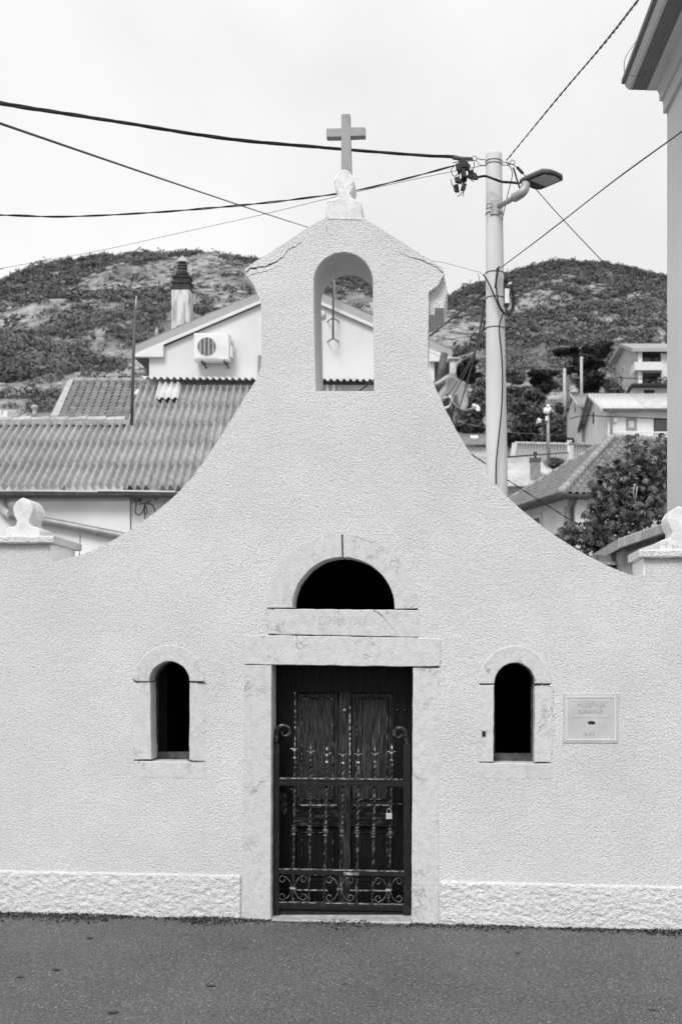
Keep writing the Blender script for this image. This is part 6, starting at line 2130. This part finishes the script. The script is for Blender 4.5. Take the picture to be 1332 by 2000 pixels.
def crest_D(px):
    return 430 + 60 * np.clip((px - 500) / 500, 0, 1)


def terr_z(px, D):
    """height of the land at picture column px (as a bearing) and distance D"""
    w = np.clip((px - 480) / 440, 0, 1); w = w * w * (3 - 2 * w)
    ld = np.log(D)
    yl = np.interp(ld, LD, YL); yr = np.interp(ld, LD, YR)
    yn = yl * (1 - w) + yr * w
    cy = np.interp(px, cpx, cpy)
    cd = crest_D(px)
    t = np.clip((ld - LD[-1]) / (np.log(cd) - LD[-1]), 0, 1)
    base = 705 * (1 - w) + 765 * w
    yfar = base + (cy - base) * (t ** 0.85)
    y = np.where(D <= 170, yn, yfar)
    # outside the picture the crest drops: keep near ground under it
    y = np.maximum(y, cy)
    z = EYE + (CY - y) * D / F
    zc = EYE + (CY - cy) * cd / F
    z = np.where(D > cd, zc - (D - cd) * 0.28, z)
    return z


def terr_noise(x, y):
    v = Vector((x * 0.018, y * 0.018, 3.7))
    a = noise.fractal(v, 1.0, 2.0, 4) * 9.0
    b = abs(noise.noise(Vector((x * 0.03 + 5, y * 0.012, 1.2)))) * -7.0
    return a + b


def land(x, D):
    px = CX + x * F / D
    z = float(terr_z(np.array([px]), np.array([D]))[0])
    cd = float(crest_D(np.array([px]))[0])
    amp = max(0.0, min(1.0, (D - 100) / 160)) * (1 - max(0, min(1, (D - cd * 0.8) / (cd * 0.2)))) if D < cd else 0.0
    return z + terr_noise(x, D) * amp * 0.9


mbT = MB()
pxs = list(np.concatenate([np.arange(-2600, -200, 120), np.arange(-200, 1600, 14), np.arange(1600, 4000, 120)]))
Ds = [8.6, 12, 17, 24, 32, 42, 55, 70, 85, 100, 115] + [115 * (1.022 ** i) for i in range(1, 70)] + [560, 620, 700, 850]
Ds = sorted(set(Ds))
for D in Ds:
    for px in pxs:
        x = (px - CX) * D / F
        mbT.v.append((x, D - CD, land(x, D) - (0.4 if D < 20 else 0)))
nx = len(pxs)
for j in range(len(Ds) - 1):
    for i in range(nx - 1):
        a = j * nx + i
        mbT.f.append((a, a + 1, a + 1 + nx, a + nx))
hill = mbT.build('hills', M['hill'], None, True)
tag(hill, kind='structure')


def ico(sub):
    bm = bmesh.new()
    bmesh.ops.create_icosphere(bm, subdivisions=sub, radius=1.0)
    v = np.array([tuple(q.co) for q in bm.verts]); f = [tuple(q.index for q in p.verts) for p in bm.faces]
    bm.free()
    return v, f


IC1 = ico(1)


def lump(base, amp, seed, flat=0.75):
    v, f = base
    rs = np.random.RandomState(seed)
    out = v.copy()
    for i in range(len(out)):
        d = noise.noise(Vector(tuple(v[i] * 1.9 + seed))) * amp
        out[i] = v[i] * (1 + d) + rs.uniform(-.12, .12, 3)
    out[:, 2] *= flat
    return out, f


def bush_template(n, size, seed):
    """n small leaf sprays over a lumpy dome, facing outwards with scatter; returns (n*4, 3) unit-size points"""
    rs = np.random.RandomState(seed)
    out = []
    for i in range(n):
        q = rs.normal(0, 1, 3); q[2] = abs(q[2]) * 0.9 - 0.25; q /= np.linalg.norm(q)
        bulge = 1 + 0.55 * noise.noise(Vector(tuple(q * 2.2 + seed * 1.7)))
        c = q * bulge * (0.72 + 0.3 * rs.rand())
        nrm = q + rs.normal(0, 0.28, 3); nrm /= np.linalg.norm(nrm)
        a = np.cross(nrm, rs.normal(0, 1, 3)); a /= np.linalg.norm(a)
        b = np.cross(nrm, a)
        s = size * rs.uniform(0.6, 1.3)
        out += [c - a * s, c + b * s * .6, c + a * s * .9, c - b * s * .7]
    v = np.array(out)
    v[:, 2] *= 0.8
    return v


def scrub():
    rng = random.Random(21)
    NEAR = [bush_template(280, 0.105, s) for s in range(5)]
    MID = [bush_template(110, 0.165, s + 10) for s in range(5)]
    FAR = [bush_template(46, 0.25, s + 20) for s in range(6)]
    allv, allt = [], []
    n = tries = 0
    rs = np.random.RandomState(9)
    while n < 13500 and tries < 120000:
        tries += 1
        px = rng.uniform(-240, 1560)
        cd = float(crest_D(np.array([px]))[0])
        D = 60 + (cd * 1.01 - 60) * math.sqrt(rng.random())
        if px > 480 and D < 88: continue
        x = (px - CX) * D / F
        u = (D - 78) / (cd - 78)
        m = noise.fractal(Vector((x * 0.022, D * 0.013, 9.1)), 1.0, 2.0, 3) + 0.38 * noise.noise(Vector((x * 0.12, D * 0.06, 2.2)))
        thr = 0.22 - 1.1 * max(0, (u - 0.68) / 0.32)
        strip = abs(noise.noise(Vector((x * 0.045 + D * 0.02, D * 0.012 - x * 0.01, 7.7))))
        if px < 480 and u < 0.5: thr += 0.06
        if strip < 0.075 and u < 0.72 and rng.random() < 0.85: continue
        if px > 480: thr -= 0.05
        elif D < 160: thr -= 0.06
        if px > 850 and D < 130: thr = -0.5
        if m < thr and rng.random() < 0.92: continue
        s = rng.uniform(0.6, 1.75) * (0.8 if D < 150 else 1.0)
        if rng.random() < 0.06: s *= 1.6
        z = land(x, D)
        v = (NEAR if D < 125 else MID if D < 230 else FAR)[rng.randrange(5)]
        a = rng.uniform(0, 2 * PI); ca_, sa_ = math.cos(a), math.sin(a)
        vv = v * [s * rng.uniform(.9, 1.4), s * rng.uniform(.9, 1.2), s * rng.uniform(.85, 1.25)]
        w = np.empty_like(vv)
        w[:, 0] = vv[:, 0] * ca_ - vv[:, 1] * sa_ + x
        w[:, 1] = vv[:, 0] * sa_ + vv[:, 1] * ca_ + D - CD
        w[:, 2] = vv[:, 2] + z + s * 0.25
        patch = 0.5 + 0.9 * noise.noise(Vector((x * .02, D * .02, 5.5)))
        tone = 0.45 * patch + 0.7 * rng.random() ** 1.3 - (0.15 if u > .7 else 0)
        allv.append(w)
        allt.append(np.repeat(tone + rs.normal(0, 0.09, len(w) // 4), 4))
        n += 1
    V = np.concatenate(allv).astype(np.float32)
    T = np.clip(np.concatenate(allt), 0, 1).astype(np.float32)
    nq = len(V) // 4
    me = bpy.data.meshes.new('scrub')
    me.vertices.add(len(V)); me.vertices.foreach_set('co', V.ravel())
    me.loops.add(nq * 4); me.loops.foreach_set('vertex_index', np.arange(nq * 4))
    me.polygons.add(nq)
    me.polygons.foreach_set('loop_start', np.arange(nq) * 4)
    me.polygons.foreach_set('loop_total', np.full(nq, 4))
    at = me.attributes.new('tone', 'FLOAT', 'POINT'); at.data.foreach_set('value', T)
    me.materials.append(M['scrub'])
    me.update(calc_edges=True)
    o = bpy.data.objects.new('scrub', me)
    COL.objects.link(o)
    tag(o, 'dark bushes scattered thickly over the rocky hillside', 'scrub', kind='stuff')
    print('scrub', n, nq)


scrub()


def rocks():
    rng = random.Random(77)
    T1 = [lump(IC1, 0.9, s + 90, 0.7) for s in range(6)]
    items = []
    n = 0
    while n < 2600:
        px = rng.uniform(-200, 1500)
        D = 110 + 330 * math.sqrt(rng.random())
        x = (px - CX) * D / F
        m = noise.fractal(Vector((x * 0.022, D * 0.013, 9.1)), 1.0, 2.0, 3)
        if m > -0.02 and rng.random() < 0.8: continue
        n += 1
        s = rng.uniform(0.3, 1.3)
        v, f = T1[rng.randrange(6)]
        items.append((v * [s * rng.uniform(.8, 1.8), s, s * .8] + [x, D - CD, land(x, D) + s * .1], f, rng.random()))
    o = scatter_mesh('rocks', items, M['rock'])
    tag(o, 'pale limestone boulders strewn over the bare hillside patches', 'rocks', kind='stuff')


M['rock'] = leaf_mat('limestone boulders', 0.30, 0.35)
rocks()


# ------------------------------------------------------------------ trees
def leaf_cloud(centres, n, size, rng, flatness=0.0, droop=0.0):
    """many small leaf-sized faces spread through clump volumes; centres: (x,y,z,rx,ry,rz)"""
    items_v, tones = [], []
    tot = sum(c[3] * c[5] for c in centres)
    for c in centres:
        m = max(20, int(n * c[3] * c[5] / tot))
        base_t = rng.uniform(0.15, 0.85)
        for _ in range(m):
            while True:
                q = Vector((rng.gauss(0, 1), rng.gauss(0, 1), rng.gauss(0, 1)))
                if q.length > 1e-3: break
            q.normalize()
            r_ = rng.random() ** 0.33 * (0.8 + 0.45 * noise.noise(q * 2.3 + Vector(c[:3])))
            p = Vector((c[0] + q.x * c[3] * r_, c[1] + q.y * c[4] * r_, c[2] + q.z * c[5] * r_))
            s = size * rng.uniform(0.5, 1.3)
            a = Vector((rng.gauss(0, 1), rng.gauss(0, 1), rng.gauss(0, 1) * (1 - flatness))).normalized()
            b = a.cross(Vector((rng.gauss(0, 1), rng.gauss(0, 1), rng.gauss(0, 1)))).normalized()
            items_v.append([p - a * s, p + b * s * .45, p + a * s, p - b * s * .45])
            tones.append(min(1, max(0, base_t + rng.gauss(0, .22))))
    V = np.array([[tuple(v) for v in q] for q in items_v], dtype=np.float32).reshape(-1, 3)
    return V, np.repeat(np.array(tones, dtype=np.float32), 4)


def cloud_obj(name, V, T, mat, parent):
    o0 = origin_of(parent)
    V = V - np.array(tuple(o0), dtype=np.float32)
    nq = len(V) // 4
    me = bpy.data.meshes.new(name)
    me.vertices.add(len(V)); me.vertices.foreach_set('co', V.ravel())
    me.loops.add(nq * 4); me.loops.foreach_set('vertex_index', np.arange(nq * 4))
    me.polygons.add(nq); me.polygons.foreach_set('loop_start', np.arange(nq) * 4); me.polygons.foreach_set('loop_total', np.full(nq, 4))
    at = me.attributes.new('tone', 'FLOAT', 'POINT'); at.data.foreach_set('value', T)
    me.materials.append(mat); me.update(calc_edges=True)
    o = bpy.data.objects.new(name, me); COL.objects.link(o); o.parent = parent
    ORG[o.name] = o0
    return o


def tree(px, py, wpx, hpx, D, kind, label, seed, n=2600, group=None):
    """crown centred at (px,py) in the photograph, wpx by hpx pixels, standing at distance D"""
    rng = random.Random(seed)
    Y = D - CD
    k = D / F
    c = P(px, py, Y)
    w, h = wpx * k / 2, hpx * k / 2
    gz_ = land(c.x, D)
    zbase = min(gz_, c.z - h * 1.3)
    t = thing('pine_tree' if kind == 'pine' else 'broadleaf_tree', Vector((c.x, Y, zbase)), label, 'tree', group)
    cl = []
    nc = 9 if kind == 'pine' else 13
    for i in range(nc):
        a = rng.uniform(0, 2 * PI); r_ = math.sqrt(rng.random()) * 0.72
        zz = rng.uniform(-.75, .75)
        sc_ = (1 - abs(zz) * .45)
        rr_ = rng.uniform(.28, .5)
        cl.append((c.x + math.cos(a) * r_ * w * sc_, c.y + math.sin(a) * r_ * w * sc_, c.z + zz * h, w * rr_, w * rr_, h * rr_ * (0.55 if kind == 'pine' else 0.8)))
    cl.append((c.x, c.y, c.z, w * .5, w * .5, h * .5))
    V, T = leaf_cloud(cl, n, (0.26 if kind == 'pine' else 0.24) * (D / 90) ** 0.6, rng)
    cloud_obj('crown', V, T, M[{'pine': 'pine', 'broad': 'broad', 'dark': 'darkbroad'}[kind]], t)
    mb = MB()
    mb.tube([(c.x, Y, zbase - .3), (c.x + rng.uniform(-.2, .2), Y, (zbase + c.z) / 2), (c.x, Y, c.z + h * .3)], [w * .07 + .08, w * .05 + .06, .04], 7)
    mb.build('trunk', M['bark'], t, True)
    lm = MB()
    for q in cl[:7]:
        p0 = Vector((c.x, Y, c.z - h * rng.uniform(.2, .8)))
        p1 = Vector(q[:3])
        lm.tube([p0, p0.lerp(p1, .5) + Vector((0, 0, h * .08)), p1], [w * .03 + .03, w * .02 + .02, .015], 5)
    lm.build('limbs', M['bark'], t, True)
    return t


for a in [
    (1168, 690, 84, 54, 150, 'pine', 'dark umbrella pine high on the slope left of the apartment house', 1, 3200),
    (1108, 688, 62, 24, 152, 'pine', 'low dark pine left of the high umbrella pine', 2, 1500),
    (1150, 716, 110, 44, 132, 'pine', 'wide dark pine belt just below the high umbrella pine', 3, 2600),
    (1150, 752, 92, 62, 112, 'pine', 'large dark pine directly left of the apartment house foot', 4, 3400),
    (1062, 745, 84, 48, 108, 'pine', 'dark flat topped pine in the gap between pole and far pale pole', 5, 2800),
    (1196, 765, 50, 34, 104, 'broad', 'pale bushy tree below the apartment house gable', 6, 1800),
    (1040, 800, 120, 80, 92, 'broad', 'mid grey leafy tree behind the service pole', 7, 4200),
    (1085, 830, 80, 90, 88, 'broad', 'leafy tree between service pole and narrow white house', 8, 3200),
    (1025, 850, 90, 60, 84, 'dark', 'dark leafy tree above the long tiled roof at the pole', 9, 3000),
    (1080, 866, 90, 46, 82, 'dark', 'dark leafy tree right behind the long tiled roof', 10, 2600),
    (1010, 780, 60, 60, 98, 'broad', 'rounded leafy tree hugging the right side of the concrete pole', 11, 2200),
    (1000, 730, 60, 40, 120, 'broad', 'pale scrubby tree up the slope right of the concrete pole', 12, 1600),
    (912, 726, 70, 56, 100, 'pine', 'dark pine left of the concrete pole above the dish', 13, 2800),
    (925, 792, 74, 70, 86, 'broad', 'mid grey leafy tree left of the concrete pole behind the dish', 14, 2800),
    (918, 838, 70, 36, 80, 'dark', 'dark leafy tree above the skylight roof', 15, 2000),
    (940, 760, 50, 40, 92, 'broad', 'small leafy tree touching the left edge of the concrete pole', 16, 1600),
    (1130, 800, 44, 40, 90, 'broad', 'leafy tree tucked behind the narrow house gable', 17, 1500),
    (870, 705, 40, 40, 125, 'broad', 'leafy tree under the lattice pylon', 18, 1400),
    (1086, 905, 36, 16, 58, 'broad', 'small round bush between the chimney and the masonry post', 19, 900),
]:
    tree(*a, group='trees on the lower hillside')


# fig tree close behind the right shoulder of the chapel
def fig_tree():
    rng = random.Random(5)
    D = 21.0
    Y = D - CD
    t = thing('fig_tree', P(1200, 1200, Y), 'dense fig tree with lobed leaves between the hip roof and the lean-to', 'tree')
    # crown outline seen in the photograph: clumps
    clumps = [(1110, 1042, 30, 26), (1140, 1050, 34, 34), (1170, 1070, 36, 36), (1190, 1030, 44, 42), (1228, 1010, 46, 46), (1262, 985, 40, 50), (1180, 985, 34, 34), (1165, 955, 22, 22), (1205, 960, 40, 40), (1240, 940, 40, 44),
              (1180, 925, 20, 18), (1265, 900, 34, 40), (1285, 870, 26, 26), (1242, 885, 26, 24), (1232, 858, 12, 12), (1290, 950, 30, 50), (1215, 915, 26, 26), (1310, 900, 26, 50), (1155, 1010, 20, 20), (1195, 1075, 24, 24)]
    k = D / F
    def proto(seed):
        r2 = random.Random(seed)
        # five-lobed fig leaf: 11 outline points round a raised midrib, gently cupped
        out = []
        lob = [(0, 1.15), (16, .55), (36, 1.0), (58, .42), (82, .8), (118, .36), (180, .22)]
        pts = []
        for a_, r_ in lob: pts.append((math.radians(a_), r_))
        for a_, r_ in lob[-2:0:-1]: pts.append((math.radians(360 - a_), r_))
        v = [(0, 0, 0.0)]
        for a_, r_ in pts:
            rr_ = r_ * r2.uniform(.9, 1.1)
            x_, y_ = math.sin(a_) * rr_, math.cos(a_) * rr_
            v.append((x_, y_, -0.35 * abs(x_) * r2.uniform(.5, 1.2) - 0.25 * max(0, y_) ** 2))
        n = len(pts)
        f = [(0, 1 + i, 1 + (i + 1) % n) for i in range(n)]
        return np.array(v), f
    protos = [proto(s) for s in range(6)]
    meshes = []
    for i, (v, f) in enumerate(protos):
        for tn in (0.1, 0.4, 0.7, 1.0):
            me = bpy.data.meshes.new('leaf')
            me.from_pydata([tuple(q * 0.098) for q in v], [], f)
            at = me.attributes.new('tone', 'FLOAT', 'POINT'); at.data.foreach_set('value', np.full(len(v), tn, dtype=np.float32))
            me.materials.append(M['fig'])
            meshes.append(me)
    cand = []
    for (px, py, w, h) in clumps:
        m = int(w * h / 12)
        for _ in range(m):
            q = Vector((rng.gauss(0, 1), rng.gauss(0, 1), rng.gauss(0, 1))).normalized() * rng.random() ** .4
            x_, y_, z_ = q
            p = P(px + x_ * w * .95, py - z_ * h * .95, Y) + Vector((0, y_ * .55, 0))
            cand.append(p)
    cand.sort(key=lambda p: p.y)
    front, rest = cand[:300], cand[300:]
    items = []
    def frame():
        # leaves hang: face outwards and up, tips down
        nrm = Vector((rng.gauss(0, .5), -0.8 + rng.gauss(0, .4), 0.45 + rng.gauss(0, .4))).normalized()
        tip = Vector((rng.gauss(0, .6), rng.gauss(0, .3), -1)).normalized()
        ax = tip.cross(nrm).normalized(); ay = nrm.cross(ax)
        return ax, ay, nrm
    for p in front:
        ax, ay, az = frame()
        s = rng.uniform(.65, 1.35)
        tn = rng.random() ** 1.6
        me = meshes[rng.randrange(6) * 4 + min(3, int(tn * 4))]
        put_piece(me, 'leaf', t, p, ax * s, ay * s, az * s)
    for p in rest:
        ax, ay, az = frame()
        s = rng.uniform(.6, 1.3) * 0.098
        v, f = protos[rng.randrange(6)]
        m3 = np.array([tuple(ax), tuple(ay), tuple(az)])
        items.append(((v * s) @ m3 + np.array(tuple(p)), f, rng.random() ** 1.6))
    o = scatter_mesh('inner_leaves', items, M['fig'], t)
    tag(o, kind='stuff')
    print('fig leaves', len(cand))
    # trunk and limbs
    root = P(1250, 1230, Y + .2)
    lm = MB()
    lm.tube(spline([root, P(1245, 1130, Y + .2), P(1235, 1070, Y + .15)], 4), [0.10, .1, .095, .09, .085, .08, .075, .07, .065], 8)
    lm.build('trunk', M['bark'], t, True)
    for pts_, r0 in (([(1235, 1070), (1200, 1040), (1150, 1035), (1108, 1030)], .035), ([(1235, 1070), (1225, 1000), (1190, 940), (1170, 930)], .035), ([(1238, 1065), (1262, 990), (1285, 930), (1302, 935)], .05),
                     ([(1238, 1065), (1250, 980), (1245, 900), (1234, 858)], .03), ([(1262, 990), (1292, 960), (1300, 962)], .03), ([(1262, 990), (1290, 900), (1300, 850)], .03)):
        s_ = spline([P(a, b, Y + rng.uniform(-.3, .2)) for a, b in pts_], 5)
        MB().tube(s_, [r0 * (1 - .75 * i / (len(s_) - 1)) for i in range(len(s_))], 7).build('limb', M['bark'], t, True)
    for pts_ in ([(1239, 945), (1236, 960), (1238, 978)], [(1244, 950), (1241, 968), (1240, 984)]):
        MB().tube([P(a, b, Y - .65) for a, b in pts_], [.010, .008, .006], 5).build('bare_twig', M['ridge_cap'], t, True)


fig_tree()

# leggy weed growing behind the left coping
wd = thing('weed_sprig', P(157, 1082, 0.62), 'spindly weed growing up behind the left coping', 'weed')
q = [P(155, 1100, .62), P(156, 1075, .62), P(157.5, 1058, .62), P(157, 1042, .62)]
MB().tube(spline(q, 4), [.0025] * 13, 4).build('stem', M['weed'], wd, True)
rng = random.Random(3)
items = []
for i in range(34):
    u_ = rng.random()
    c = P(156 + rng.uniform(-1, 1) + u_, 1084 - u_ * 42, .62)
    a = rng.uniform(0, 2 * PI); s = rng.uniform(.006, .012)
    d = Vector((math.cos(a), math.sin(a) * .4, rng.uniform(-.2, .6))) * s
    b = Vector((0, .3, 1)).cross(d).normalized() * s * .3
    items.append((np.array([tuple(c), tuple(c + d * .5 + b), tuple(c + d), tuple(c + d * .5 - b)]), [(0, 1, 2, 3)], rng.random()))
tag(scatter_mesh('leaves', items, M['weed'], wd), kind='stuff')
